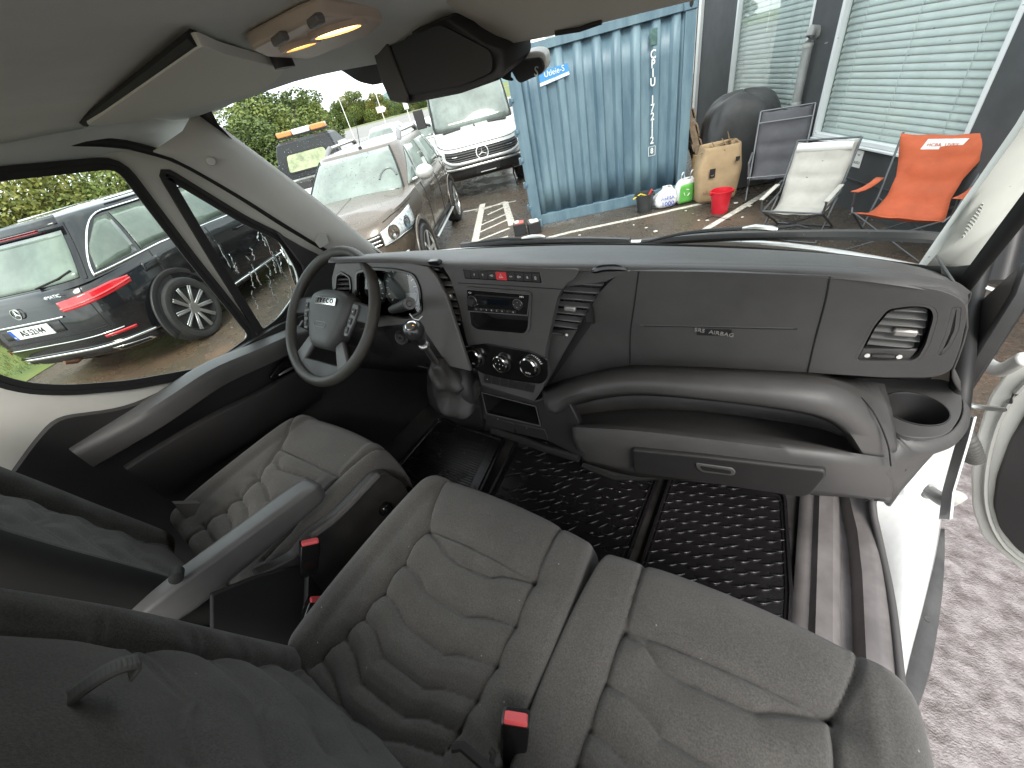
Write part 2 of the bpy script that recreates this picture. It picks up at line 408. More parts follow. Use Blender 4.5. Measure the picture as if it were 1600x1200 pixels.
# passenger side
rg0 = [P(a, b, x=.775) for a, b in ((1432, 432), (1455, 399), (1490, 350), (1540, 280), (1600, 196), (1660, 112))]+[V((.79, .72, 1.955))]
rm = [P(1448, 438, x=.80), P(1490, 405, x=.80), P(1538, 345, x=.815), P(1590, 270, x=.82), P(1650, 180, x=.825), P(1700, 100, x=.83), V((.85, .70, 1.96))]
ro = [P(1506, 462, x=.83), P(1530, 430, x=.84), P(1568, 372, x=.85), P(1615, 300, x=.86), P(1665, 220, x=.865), P(1730, 120, x=.87), V((.885, .66, 1.95))]
rp = strip('windscreen_pillar', [[p+V((0, .02, .012)) for p in rg0], rg0, [a*.55+b*.45+V((-.012, -.008, 0)) for a, b in zip(rg0, rm)], rm, ro], TRM, solid=.004)
bm = NB()                                                       # ribbed speaker grille on the pillar foot
for k in range(14):
    t = k/13; a = (1481+45*t, 377-62*t); wv = 1+.5*sin(pi*t)
    p = P(a[0]-1*wv, a[1]-3*wv, x=.792); q = P(a[0]+11*wv, a[1]+6*wv, x=.796); bar(bm, p, q, .0014, .0030)
ob('pillar_grille', bm, TRM, rp)

# ---- seals (aperture of the doors) --------------------------------
bm = NB(); tube(bm, spline(X_(-.898, (-120, 232), (0, 225), (120, 222), (185, 224), (226, 233), (282, 252), (372, 304), (440, 348), (505, 387), (536, 405), (560, 425)), 40), .011, 8); part('door_seal', bm, RUB, ang=60)
bm = NB(); tube(bm, spline([P(1760, 60, x=.885), P(1640, 190, x=.885), P(1598, 250, x=.88), P(1560, 340, x=.87), P(1531, 420, x=.86), P(1518, 470, x=.855), P(1508, 540, x=.85), P(1502, 600, x=.845), P(1496, 640, x=.85)], 30), .017, 8); part('door_seal', bm, RUB, ang=60)
bm = NB(); tube(bm, spline([P(1560, 440, x=.93), P(1600, 300, x=.93), P(1660, 190, x=.93)], 14), .02, 8); part('door_seal', bm, PLD, ang=60)

# ---- driver's door --------------------------------------------------
XD = -.90
door_out = [P(-700, 260, x=XD), P(-160, 245, x=XD), P(0, 238, x=XD), P(180, 228, x=XD), P(250, 236, x=XD), P(360, 290, x=XD), P(450, 345, x=XD), P(540, 400, x=XD), P(575, 440, x=XD), V((XD, 1.06, 1.3)), V((XD, 1.06, .66)), V((XD, -.6, .66))]
win_main = roundpoly([P(-420, 315, x=XD), P(0, 271, x=XD), P(184, 253, x=XD), P(300, 405, x=XD), P(398, 526, x=XD), P(330, 578, x=XD), P(200, 602, x=XD), P(100, 610, x=XD), P(30, 606, x=XD), P(-60, 575, x=XD), P(-300, 540, x=XD)], .035)
win_q = roundpoly([P(249, 264, x=XD), P(380, 343, x=XD), P(440, 372, x=XD), P(468, 420, x=XD), P(474, 452, x=XD), P(440, 500, x=XD), P(408, 524, x=XD), P(330, 400, x=XD)], .03)
bm = NB(); panel(bm, door_out, [win_main, win_q], (-.035, 0, 0), n=V((1, 0, 0)))
DP = mat('van_paint_shaded', (.62, .62, .57), .38, coat=.3, var=.06, vscale=5)  # van white darkened in the colour for the shade inside
ddoor = part('driver_door', bm, DP, bev=.006)
for wl, nm in ((win_main, 'window_seal'), (win_q, 'window_seal')):
    bm = NB(); ringstrip(bm, [p+V((.001, 0, 0)) for p in wl], -.014, (.006, 0, 0)); ob(nm, bm, RUB, ddoor)
    bm = NB(); ringstrip(bm, [p+V((.003, 0, 0)) for p in wl], .012, (.008, 0, 0)); ob(nm, bm, RUB, ddoor)
GWET = glassmat('wet_glass', (.88, .93, .92), .07)
bm = NB(); panel(bm, [p+V((-.016, 0, 0)) for p in win_main], [], (-.003, 0, 0), n=V((1, 0, 0))); ob('side_window', bm, GLS, ddoor)
bm = NB(); panel(bm, [p+V((-.016, 0, 0)) for p in win_q], [], (-.003, 0, 0), n=V((1, 0, 0))); ob('quarter_window', bm, GWET, ddoor)
bm = NB()                                                       # runs of water down the quarter light
for k in range(26):
    y0 = random.uniform(.50, .80); z0 = random.uniform(1.50, 1.72); L = random.uniform(.02, .10); pts = []
    for j in range(7): pts.append(V((-.922, y0+random.uniform(-.004, .004)-j*.002, z0-L*j/6)))
    tube(bm, pts, [random.uniform(.0008, .0022) for _ in pts], 5)
tag(ob('rain_runs', bm, DROP, ddoor), kind='stuff')
# door lining
XT = -.868
bm = NB(); panel(bm, roundpoly([P(58, 690, x=XT), P(90, 655, x=XT), P(200, 640, x=XT), P(262, 612, x=XT), P(350, 560, x=XT), P(440, 505, x=XT), P(540, 470, x=XT), V((XT, 1.0, 1.3)), V((XT, 1.0, .69)), V((XT, -.45, .69)), V((XT, -.45, 1.30))], .05), [], (-.03, 0, 0), n=V((1, 0, 0)))
ob('door_lining', bm, PLD, ddoor, bev=.008)
top = [P(120, 712, x=-.84), P(190, 668, x=-.835), P(262, 622, x=-.83), P(330, 578, x=-.825), P(400, 548, x=-.82), P(460, 522, x=-.82), P(520, 500, x=-.82)]
bm = NB(); sp = spline(top, 24)
rs = []
for i, p in enumerate(sp):
    wv = (.030+.010*sin(pi*i/23))*min(1, .25+i/6); rs.append([p+V((-.045, 0, .012)), p+V((-.020, 0, .016)), p+V((wv-.02, 0, .008)), p+V((wv-.012, 0, -.008)), p+V((wv-.02, 0, -.05)), p+V((-.045, 0, -.07))])
rings(bm, rs); ob('door_armrest', bm, PL, ddoor, ang=50)
bm = NB(); c = [P(a, b, z=sp[19].z+.014) for a, b in ((352, 556), (398, 534), (404, 540), (352, 576), (340, 574))]; prism(bm, roundpoly(c, .012), (0, 0, -.008)); ob('grab_slot', bm, PLM, ddoor)
swp = [P(a, b, z=sp[21].z+.016) for a, b in ((405, 538), (432, 526), (440, 534), (414, 547))]
bm = NB(); prism(bm, swp, (0, 0, -.01)); ob('switch_plate', bm, PLB, ddoor, bev=.002)
for f in (.12, .56):
    a, b, c_, d_ = swp; q = [a.lerp(b, f), a.lerp(b, f+.34), d_.lerp(c_, f+.34), d_.lerp(c_, f)]; bm = NB(); prism(bm, [p+V((0, 0, .004)) for p in q], (0, 0, -.004)); ob('window_switch', bm, ALU if f > .5 else PLD, ddoor, bev=.001)
rail = [P(200, 735, x=-.815), P(235, 712, x=-.81), P(330, 655, x=-.80), P(400, 620, x=-.80), P(440, 598, x=-.805), P(480, 575, x=-.82)]
bm = NB(); rs = []
for p in spline(rail, 20): rs.append([p+V((-.03, 0, .004)), p+V((-.004, 0, .012)), p+V((.008, 0, .006)), p+V((.010, 0, -.01)), p+V((-.01, 0, -.12)), p+V((-.05, 0, -.16))])
rings(bm, rs); ob('door_pocket', bm, PLD, ddoor, ang=50)
bm = NB(); prism(bm, roundpoly([P(418, 590, x=-.85), P(440, 560, x=-.85), P(468, 560, x=-.85), P(470, 585, x=-.85), P(445, 603, x=-.85)], .012), (.012, 0, 0)); ob('handle_cup', bm, PLB, ddoor, bev=.003)
bm = NB(); tube(bm, [P(436, 586, x=-.832), P(450, 578, x=-.828), P(460, 573, x=-.832)], [.003, .006, .004], 8); ob('door_handle', bm, ALU, ddoor)
# mirror sail: black triangle at the front corner of the quarter light
bm = NB(); prism(bm, X_(-.889, (430, 362), (470, 385), (525, 412), (530, 470), (470, 500), (455, 490), (478, 450), (470, 415)), (.01, 0, 0)); ob('mirror_sail', bm, PLD, ddoor, bev=.004)

# ---- sun visors, lamp, overhead box ---------------------------------
zt = 2.019
bm = NB(); pts = [P(128, 186, z=zt), P(305, 50, z=zt), P(345, 68, z=zt), P(400, 84, z=zt), P(440, 95, z=zt-.004), P(425, 118, z=zt-.006), P(330, 168, z=zt-.008), P(296, 186, z=zt-.008), P(240, 202, z=zt-.004), P(190, 200, z=zt)]
pts = [V((max(p.x, -.90), p.y, p.z)) for p in pts]
prism(bm, roundpoly([p+V((0, 0, -.012)) for p in pts], .02), (0, 0, .014)); part('sun_visor', bm, mat('visor_vinyl', (.80, .83, .78), .7, bump=.2, bscale=300, spec=.3), bev=.005, seg=3)
bm = NB(); a, b = P(128, 184, z=2.024), P(300, 46, z=2.024); a.x = max(a.x, -.88); a += V((0, -.002, -.0075)); b += V((0, -.002, -.0075)); tube(bm, [a, b], .0085, 8); part('visor_rod_gap_bar', bm, PLM)  # black bar added for the dark gap, hiding the visor's lit rear edge
bm = NB(); c = P(446, 106, z=1.998); prism(bm, [c+V((.012*cos(t), .020*sin(t), 0)) for t in np.linspace(0, 2*pi, 12, endpoint=False)], (0, 0, .02)); part('visor_clip', bm, PLD)
bm = NB()
pts = [P(690, 2, y=.70), P(735, 30, y=.76), P(765, 56, y=.80), P(792, 70, y=.815), P(850, 60, y=.82), P(930, 40, y=.825), P(1010, 20, y=.825), P(1110, -4, y=.82), P(1400, -90, y=.72), P(1380, -190, y=.55), P(900, -80, y=.55), P(760, -20, y=.6)]
prism(bm, roundpoly(pts, .02), (0, .005, .012)); part('sun_visor', bm, mat('visor_vinyl_b', (.68, .67, .60), .7, bump=.2, bscale=300, spec=.3), bev=.004, seg=3)
bm = NB(); tube(bm, [P(868, 52, y=.80), P(905, 46, y=.80), P(940, 34, y=.80)], .004, 6); part('visor_rod_gap_bar', bm, PLD)

zl = 2.021
bm = NB(); loop = roundpoly([P(382, 58, z=zl), P(470, 12, z=zl), P(500, 1, z=zl), P(560, 8, z=zl), P(596, 15, z=zl), P(570, 40, z=zl), P(478, 78, z=zl), P(410, 72, z=zl)], .018)
prism(bm, [p+V((0, 0, -.014)) for p in loop], (0, 0, .018))
LMP = mat('lamp_housing', (.66, .56, .48), .45); lamp = part('interior_lamp', bm, LMP, bev=.004, seg=3)
for (cx, cy_, rx, ry, e) in ((524, 39, .040, .022, 14), (466, 64, .030, .014, 6)):
    c = P(cx, cy_, z=zl-.012); d = (P(cx+30, cy_-10, z=zl-.012)-c).normalized(); s = d.cross(V((0, 0, 1)))
    bm = NB(); lp = [c+d*rx*cos(t)+s*ry*sin(t) for t in np.linspace(0, 2*pi, 24, endpoint=False)]
    ringstrip(bm, lp, -.004, (0, 0, -.008)); ringstrip(bm, lp, .004, (0, 0, -.008)); ob('lens_ring', bm, LMP, lamp)
    bm = NB(); prism(bm, lp, (0, 0, -.006))
    ob('lamp_lens', bm, mat('lit_lens', (1, .8, .5), .4, emit=e*.40, ecol=(1, .44, .10)), lamp, bev=.003)
for (cx, cy_) in ((492, 34), (436, 62)):
    bm = NB(); c = P(cx, cy_, z=zl-.018); d = P(cx+10, cy_-8, z=zl-.018)-c; bar(bm, c-d*.6, c+d*.9, .012, .010); ob('lamp_switch', bm, mat('lamp_switch', (.16, .15, .15), .5), lamp, bev=.003)
# black box over the mirror with the camera window
yb = .80
Q = lambda a, b, y=yb: P(a, b, y=y)
bm = NB()
fr = [Q(582, 72, .76), Q(640, 48, .74), Q(700, 26, .72), Q(760, 66, .76), Q(790, 76, .78), Q(792, 108, .77), Q(782, 124, .76), Q(720, 146, .745), Q(640, 162, .735), Q(612, 158, .735), Q(600, 130, .745)]
back = [p+V((.0, .10, .02)) for p in fr]
rs = [[p+(sum(fr, V())/len(fr)-p)*.05+V((0, -.005, 0)) for p in roundpoly(fr, .006, 3)], roundpoly(fr, .006, 3), roundpoly(back, .006, 3)]
rings(bm, rs); box_ = part('overhead_unit', bm, PLD, ang=50)
bm = NB(); prism(bm, roundpoly([Q(600, 76, .742), Q(690, 38, .722), Q(770, 80, .755), Q(772, 112, .752), Q(726, 132, .738), Q(640, 148, .728), Q(628, 138, .73)], .012), (0, -.004, 0)); ob('unit_cover', bm, mat('unit_black', (.008, .008, .008), .55), box_)
bm = NB(); prism(bm, [Q(583, 72, .748), Q(606, 62, .735), Q(640, 150, .725), Q(640, 161, .727), Q(612, 157, .727), Q(600, 130, .737)], (0, -.006, 0)); ob('unit_side', bm, PL, box_, bev=.003)
bm = NB(); prism(bm, roundpoly([Q(500, 106, .80), Q(590, 66, .80), Q(604, 120, .80), Q(586, 134, .80), Q(560, 128, .80), Q(530, 108, .80)], .015), (0, .05, 0)); ob('mirror_foot', bm, PLD, box_, bev=.004)
bm = NB(); tube(bm, [Q(780, 70, .83), Q(796, 96, .82), Q(792, 122, .82)], [.02, .022, .014], 10); ob('mirror_joint', bm, PLM, box_)
# toll tag on the glass
tagp = [(789, 92), (838, 80), (852, 84), (855, 106), (848, 116), (812, 131), (806, 126)]
tt = empty('toll_tag', (P(822, 105, y=.9)), label='small dark toll tag with pale edge stuck behind the windscreen beside the overhead box', cat='toll tag')
base = V(tt.location)
bm = NB(); prism(bm, roundpoly([Q(a, b, .88)-base for a, b in tagp], .012), (0, .022, .008)); ob('tag_shell', bm, mat('tag_white', (.66, .66, .62), .35), tt, bev=.003)
bm = NB(); prism(bm, roundpoly([Q(a, b, .875)-base for a, b in ((790, 97), (846, 90), (851, 108), (845, 116), (813, 131), (807, 126))], .01), (0, .006, .002)); ob('tag_face', bm, PLD, tt, bev=.002)
text('tag_letter', 'S', .022, ALU, tt, M.Translation(Q(838, 112, .872)-base) @ M.Rotation(radians(90), 4, 'X') @ M.Rotation(radians(-15), 4, 'Z'))
# ================================================================ DASHBOARD
Y_ = lambda y, *ps: [P(a, b, y=y) for a, b in ps]
def rowsp(pts, n): return spline([P(a, b, y=y) for a, b, y in pts], n)
N = 60
# top pad: from the front crease to the glass
front = rowsp([(512, 408, .60), (580, 407, .62), (640, 409, .645), (690, 414, .655), (790, 417, .66), (900, 420, .665), (975, 421, .685), (1110, 424, .69), (1295, 430, .69), (1400, 441, .69), (1480, 455, .70), (1512, 472, .705)], N)
rear = [V(p) for p in spline([wb[0]+V((.0, -.10, .012)), wb[2]+V((0, -.02, .004)), wb[8]+V((0, .0, .0)), wb[14], wb[20], wb[23], wb[24]+V((0, -.06, 0))], N)]
rear = [p+V((0, .03, -.022)) for p in rear]
rows = [[p+V((0, .008, -.008)) for p in front], [p+V((0, .000, -.004)) for p in front], [p+V((0, .004, -.0005)) for p in front], [p+V((0, .014, .003)) for p in front]]
for t in (.12, .3, .5, .7, .88, 1): rows.append([(a+V((0, .014, .003)))*(1-t)+b*t+V((0, 0, .014*sin(pi*t)**.8)) for a, b in zip(front, rear)])
bm = NB(); grid(bm, rows)
dash = part('dashboard', bm, PL, ang=60, solid=.003)
def dpart(name, bm, mt, **k): return ob(name, bm, mt, dash, **k)
# seams and raised pads on the top
for a, b in (((717, 397), (692, 413)),):
    bm = NB(); p, q = P(a[0], a[1], y=.92 if a[0] < 1300 else .80), P(b[0], b[1], y=.67)
    pts = []
    for t in np.linspace(0, 1, 8):
        px = (a[0]*(1-t)+b[0]*t, a[1]*(1-t)+b[1]*t); pts.append(P(px[0], px[1], y=(.95 if a[0] < 1300 else .78)*(1-t)+.665*t)+V((0, -.004, .003)))
    tube(bm, pts, .003, 6); dpart('pad_seam', bm, PLM)
bm = NB(); prism(bm, [P(a, b, y=.86) for a, b in ((796, 399), (836, 396), (832, 400), (800, 401))], (0, -.004, .002)); dpart('sun_sensor', bm, PLM)
# lip of the passenger pad (top edge line)
bm = NB(); tube(bm, rowsp([(975, 411, .75), (1060, 408, .77), (1180, 411, .77), (1335, 420, .76)], 16), [.0035*sin(pi*(i+.3)/15.6)+.0002 for i in range(16)], 6, flat=.5); dpart('pad_edge', bm, PL)

# -- instrument binnacle (driver) ---------------------------------
pb = plane3(P(530, 412, y=.615), P(676, 415, y=.655), P(650, 500, y=.60))
B = lambda *ps: [P(a, b, pl=pb) for a, b in ps]
outline = B((524, 411), (580, 409), (640, 410), (668, 416), (682, 432), (697, 462), (716, 520), (735, 580), (700, 572), (655, 505), (600, 510), (560, 515), (530, 505), (520, 470), (518, 435))
hv = roundpoly(B((526, 430), (534, 424), (548, 433), (550, 450), (548, 462), (524, 458)), .008)
hc = roundpoly(B((556, 424), (580, 418), (620, 420), (648, 428), (658, 450), (661, 488), (640, 498), (590, 494), (556, 462)), .014)
bm = NB(); panel(bm, outline, [hv, hc], pb[1]*.012); dpart('instrument_panel', bm, mat('binnacle_plastic', (.095, .093, .089), .45, bump=.2, bscale=800), bev=.003)
for loop, w_ in ((hc, .006), (hv, .004)):
    bm = NB(); ringstrip(bm, loop, -w_, pb[1]*-.004); dpart('instrument_bezel', bm, PLB)
nb = pb[1] if pb[1].y > 0 else -pb[1]
bm = NB(); rings(bm, [hc, [p+nb*.05 for p in hc]], caps=False); prism(bm, [p+nb*.05 for p in hc], nb*.004); dpart('cluster_housing', bm, PLB, ang=0)
CLU = mat('cluster_face', (.05, .055, .055), .25)
for (cx, cy_, r) in ((628, 450, .062), (583, 452, .05)):
    c = P(cx, cy_, pl=(pb[0]+nb*.036, pb[1])); bm = NB(); lathe(bm, [(r, 0), (r, .006), (r*.93, .008), (r*.9, .002), (0, .002)], 32, axis(c, -nb)); dl = dpart('gauge', bm, CLU)
    bm = NB()
    for k in range(13):
        a = radians(220-k*21.5); X = axis(c, -nb); bar(bm, X @ V((r*.72*cos(a), r*.72*sin(a), .004)), X @ V((r*.86*cos(a), r*.86*sin(a), .004)), .0022, .001, up=nb)
    dpart('gauge_marks', bm, WTX)
c = P(646, 467, pl=(pb[0]+nb*.034, pb[1])); s_, u_ = frame(nb); bm = NB(); prism(bm, [c+s_*a+u_*b for a, b in ((-.022, -.016), (.022, -.016), (.022, .016), (-.022, .016))], -nb*.003); dpart('trip_display', bm, mat('lcd_grey', (.22, .25, .24), .3))
bm = NB(); prism(bm, [p+nb*.012 for p in hc], nb*.001); dpart('cluster_lens', bm, glassmat('cluster_glass', (.9, .92, .92), .14))
bm = NB(); rings(bm, [hv, [p+nb*.03 for p in hv]], caps=False); prism(bm, [p+nb*.03 for p in hv], nb*.002); dpart('vent_duct', bm, PLM, ang=0)
def slats(name, loop, n, nn, off, th, mt, tilt=.3, horiz=True, depth=.012):
    """separate louvre blades across the opening loop (3-D points in one plane)"""
    c = sum(loop, V())/len(loop); s, u = frame(nn)
    q = [((p-c).dot(s), (p-c).dot(u)) for p in loop]
    if not horiz: q = [(b, a) for a, b in q]; s, u = u, s
    y0, y1 = min(b for a, b in q), max(b for a, b in q)
    for k in range(n):
        yy = y0+(y1-y0)*(k+.5)/n; xs = []
        for i in range(len(q)):
            (xa, ya), (xb, yb_) = q[i-1], q[i]
            if (ya > yy) != (yb_ > yy): xs.append(xa+(xb-xa)*(yy-ya)/(yb_-ya))
        if len(xs) < 2: continue
        a, b = c+s*min(xs)+u*yy+nn*off, c+s*max(xs)+u*yy+nn*off
        bm = NB(); d = (nn*cos(tilt)+u*sin(tilt)).normalized(); bar(bm, a, b, depth, th, up=(b-a).cross(d)); dpart(name, bm, mt, bev=.0006, seg=1)
SLT = mat('vent_slat', (.13, .13, .125), .3)
slats('vent_slat', hv, 5, nb, .006, .0022, SLT)
# -- vent between binnacle and stack, and the one right of the stack ---------------
def vent(loop, nn, n, tab, knobrow, tilt=.3, horiz=True):
    bm = NB(); rings(bm, [loop, [p+nn*.045 for p in loop]], caps=False); prism(bm, [p+nn*.045 for p in loop], nn*.003); dpart('vent_duct', bm, PLM, ang=0)
    slats('vent_slat', loop, n, nn, .010, .0026, SLT, tilt, horiz, .016)
    c = sum(loop, V())/len(loop); s, u = frame(nn)
    bm = NB()
    for k in (-.6, -.2, .2, .6):
        ext = max(abs((p-c).dot(s)) for p in loop); bar(bm, c+s*ext*k*.8-u*.045+nn*.025, c+s*ext*k*.8+u*.045+nn*.025, .012, .002, up=s)
    dpart('vent_fin', bm, PLD)
    if tab: bm = NB(); t = tab; bar(bm, t-s*.014, t+s*.014, .012, .010, up=nn); dpart('vent_tab', bm, mat('satin_tab', (.42, .41, .39), .3, metal=.7), bev=.003)
nv = V((0, 1, -.12)).normalized(); pv = (P(905, 470, y=.675), nv)
Vv = lambda *ps: [P(a, b, pl=pv) for a, b in ps]
vm = roundpoly(Vv((884, 446), (944, 438), (932, 462), (910, 498), (898, 516), (856, 513), (866, 480)), .006)
vent(vm, nv, 7, P(891, 482, pl=(pv[0]+nv*.004, nv)), None)
pl_ = (P(700, 460, y=.655), nv); Vl = lambda *ps: [P(a, b, pl=pl_) for a, b in ps]
vl = roundpoly(Vl((668, 414), (684, 420), (706, 440), (714, 470), (721, 506), (702, 502), (690, 460)), .004)
vent(vl, nv, 8, P(700, 462, pl=(pl_[0]-nv*.002, nv)), None)
for lp, yy_ in ((((667, 409), (682, 408), (688, 412), (684, 416), (672, 415)), .652),):
    bm = NB(); prism(bm, roundpoly([P(a, b, y=yy_) for a, b in lp], .004), (0, .012, .002)); dpart('vent_cap', bm, PLB, bev=.002)
bm = NB(); tube(bm, spline([P(924, 424, y=.672), P(945, 419, y=.676), P(968, 419, y=.68), P(982, 423, y=.684)], 12), [.003, .006, .007, .007, .007, .007, .007, .007, .006, .005, .003, .001], 8); dpart('vent_cap', bm, PLB)
bm = NB(); prism(bm, [P(a, b, y=.70) for a, b in ((868, 420), (992, 421), (950, 470), (880, 570), (850, 612), (836, 600), (850, 520))], (0, .004, 0)); dpart('vent_backing', bm, PLD)
bm = NB(); prism(bm, [P(a, b, y=.679) for a, b in ((852, 517), (902, 515), (878, 556), (852, 604), (842, 596))], (0, .006, 0)); dpart('vent_surround', bm, PL)
bm = NB(); prism(bm, [P(a, b, y=.679) for a, b in ((888, 437), (906, 423), (984, 424), (958, 434), (946, 440), (884, 448))], (0, .006, 0)); dpart('vent_surround', bm, PL)
for row in (((857, 521), (872, 521), (886, 523)), ((703, 503), (711, 504), (718, 506))):
    a, b, c_ = [P(x, y, y=.655) for x, y in row]; bm = NB(); tube(bm, [a.lerp(b, .4), b, b.lerp(c_, .6)], [.0035, .0045, .0035], 8); dpart('vent_wheel', bm, PLD)
    for q in (a, c_): bm = NB(); lathe(bm, [(.003, 0), (.003, .002), (.0008, .002)], 10, axis(q, (0, -1, .1))); dpart('vent_mark', bm, WTX)
# -- centre stack -----------------------------------------------------
ps_ = plane3(P(690, 413, y=.660), P(905, 420, y=.662), P(800, 600, y=.635))
S = lambda *ps: [P(a, b, pl=ps_) for a, b in ps]
ns = ps_[1] if ps_[1].y > 0 else -ps_[1]
so_ = S((690, 414), (790, 417), (906, 421), (900, 434), (884, 444), (872, 462), (858, 520), (850, 560), (856, 590), (845, 612), (834, 628), (790, 615), (752, 603), (744, 570), (728, 530), (718, 480), (704, 436))
rh = roundpoly(S((728, 447), (832, 455), (829, 514), (822, 524), (745, 517), (734, 508)), .012)
bm = NB(); panel(bm, roundpoly(so_, .012, 3), [rh], ns*.02); dpart('centre_stack', bm, PL, bev=.004, seg=3)
bm = NB(); ringstrip(bm, rh, -.006, -ns*.003); dpart('radio_frame', bm, PL, bev=.001)
rr_ = [p+ns*.075 for p in rh]; bm = NB(); rings(bm, [rh, rr_], caps=False); prism(bm, rr_, ns*.002); dpart('cubby', bm, PLD, ang=0)
def stackX(px, py, off=0): return axis(P(px, py, pl=(ps_[0]-ns*off, ps_[1])), -ns)
# thin seam across the stack
bm = NB(); tube(bm, [p-ns*.0002 for p in S((716, 442), (790, 446), (880, 452))], .0012, 5); dpart('stack_seam', bm, PLM)
# switch row with the hazard button
sa, sb = P(725, 422, pl=ps_), P(843, 427, pl=ps_); sd = (sb-sa).normalized(); su = sd.cross(ns).normalized(); su = su if su.z > 0 else -su
sl = (sb-sa).length; hh = .0185
bm = NB(); prism(bm, [sa-sd*.003+su*.003-ns*.001, sb+sd*.003+su*.003-ns*.001, sb+sd*.003-su*(hh+.003)-ns*.001, sa-sd*.003-su*(hh+.003)-ns*.001], ns*.004); dpart('switch_frame', bm, PLB, bev=.002)
sw = [.09, .12, .12, .12, .145, .105, .105, .10, .095]; x0 = 0; tot = sum(sw)
syms = ['', 'F', 'T', '=D', '', '<=', 'O=', '&', '[]']
for i, wd in enumerate(sw):
    a = sa+sd*(sl*x0/tot+.0006); b = sa+sd*(sl*(x0+wd)/tot-.0006); x0 += wd
    bm = NB(); off = -ns*(.004 if i == 4 else .0025)
    prism(bm, [a+off, b+off, b-su*hh+off, a-su*hh+off], ns*.004); dpart('hazard_button' if i == 4 else 'dash_switch', bm, RED if i == 4 else PLD, bev=.001)
    c = (a+b)/2-su*hh*.5+off-ns*.0006
    if i == 4:
        bm = NB()
        for r_, q in ((.0062, 1), (.0034, -1)):
            tri = [c+sd*r_*cos(t)*1+su*r_*sin(t) for t in (pi/2, pi/2+2*pi/3, pi/2+4*pi/3)]
            tube(bm, tri, .0005, 4, closed=True)
        dpart('warning_triangle', bm, WTX, ang=0)
    elif syms[i]: text('switch_symbol', syms[i], .0072, WTX, dash, axis(c, -ns), .0003)
# radio: its own front, knobs, buttons, display
ra, rb2, rc_, rd_ = S((731, 450), (829, 458), (826, 492), (732, 485))
def RQ(u, v, o=0): return (ra*(1-u)*(1-v)+rb2*u*(1-v)+rc_*u*v+rd_*(1-u)*v)-ns*o
bm = NB(); prism(bm, [RQ(0, 0, .004), RQ(1, 0, .004), RQ(1, 1, .004), RQ(0, 1, .004)], ns*.04); dpart('radio', bm, PLB, bev=.0015)
bm = NB(); ringstrip(bm, [RQ(.0, .0, .003), RQ(1, 0, .003), RQ(1, 1, .003), RQ(0, 1, .003)], -.002, -ns*.003); dpart('radio_trim', bm, mat('radio_trim', (.12, .12, .12), .25))
bm = NB(); prism(bm, [RQ(.24, .36, .0045), RQ(.70, .36, .0045), RQ(.70, .62, .0045), RQ(.24, .62, .0045)], ns*.002); dpart('radio_display', bm, mat('radio_screen', (.004, .006, .010), .08))
bm = NB(); prism(bm, [RQ(.14, .20, .005), RQ(.86, .20, .005), RQ(.86, .26, .005), RQ(.14, .26, .005)], ns*.002); dpart('disc_slot', bm, PLM)
for u, r in ((.10, .0115), (.84, .0115)):
    c = RQ(u, .5, .004); bm = NB()
    lathe(bm, [(r, 0), (r, .010), (r*.82, .013), (0, .013)] if u < .5 else [(r*1.1, 0), (r*1.1, .003), (r*.95, .004), (r*.5, .003), (0, .003)], 24, axis(c, -ns)); dpart('radio_knob', bm, PLD)
    bm = NB(); tube(bm, [axis(c, -ns) @ V((r*1.12*cos(t), r*1.12*sin(t), .002)) for t in np.linspace(0, 2*pi, 24, endpoint=False)], .0007, 5, closed=True); dpart('knob_ring', bm, ALU)
for k in range(8):
    u = .13+k*.088; bm = NB(); prism(bm, [RQ(u, .80, .006), RQ(u+.075, .80, .006), RQ(u+.075, .92, .006), RQ(u, .92, .006)], ns*.003); dpart('radio_button', bm, PLD, bev=.0006, seg=1)
    text('button_mark', '123456\u00b7A'[k], .006, WTX, dash, axis(RQ(u+.037, .86, .0068), -ns), .0002)
for u, v, t in ((.07, .13, 'CD'), (.90, .13, 'MP3'), (.20, .62, '+'), (.84, .40, '\u2022'), (.84, .62, '\u2022'), (.79, .5, '\u2022'), (.89, .5, '\u2022')): text('radio_mark', t, .006, WTX, dash, axis(RQ(u, v, .0085), -ns), .0002)
# climate panel with three chrome-ringed knobs
bm = NB(); prism(bm, roundpoly([p-ns*.0025 for p in S((722, 541), (760, 536), (830, 548), (856, 560), (856, 590), (846, 600), (800, 594), (755, 584), (735, 570))], .012), ns*.004); dpart('climate_panel', bm, PLB, bev=.002)
for i, (kx, ky) in enumerate(((742, 559), (783, 568), (827, 573))):
    r = .0265 if i != 1 else .0245; X = axis(P(kx+3, ky-2, pl=ps_), (-ns+V((-.10, 0, .10))).normalized())
    bm = NB(); lathe(bm, [(r*.97, 0), (r*1.0, .012), (r*.97, .016), (r*.86, .018), (r*.82, .014)], 36, X, caps=False); k_ = dpart('knob_ring', bm, CHR)
    bm = NB(); lathe(bm, [(r*.83, .006), (r*.83, .0145), (r*.78, .016), (0, .016)], 36, X); dpart('climate_knob', bm, PLB)
    bm = NB(); lathe(bm, [(r*1.10, -.002), (r*1.10, .004), (r*.95, .006), (r*.95, -.002)], 36, X, caps=False); dpart('knob_seat', bm, PLM)
    if i == 1:
        for dx, dy in ((0, .5), (.5, 0), (0, -.5), (-.5, 0), (.05, .05)): text('knob_mark', '\u2022', .012, WTX, dash, X @ M.Translation((dx*r, dy*r, .0163)), .0002)
    else: text('knob_mark', 'AUTO' if i else 'A/C', .006, WTX, dash, X @ M.Translation((0, -.55*r, .0163)), .0002)
bm = NB(); cpt = P(828, 570, pl=(ps_[0]-ns*.002, ps_[1])); s3, u3 = frame(ns)
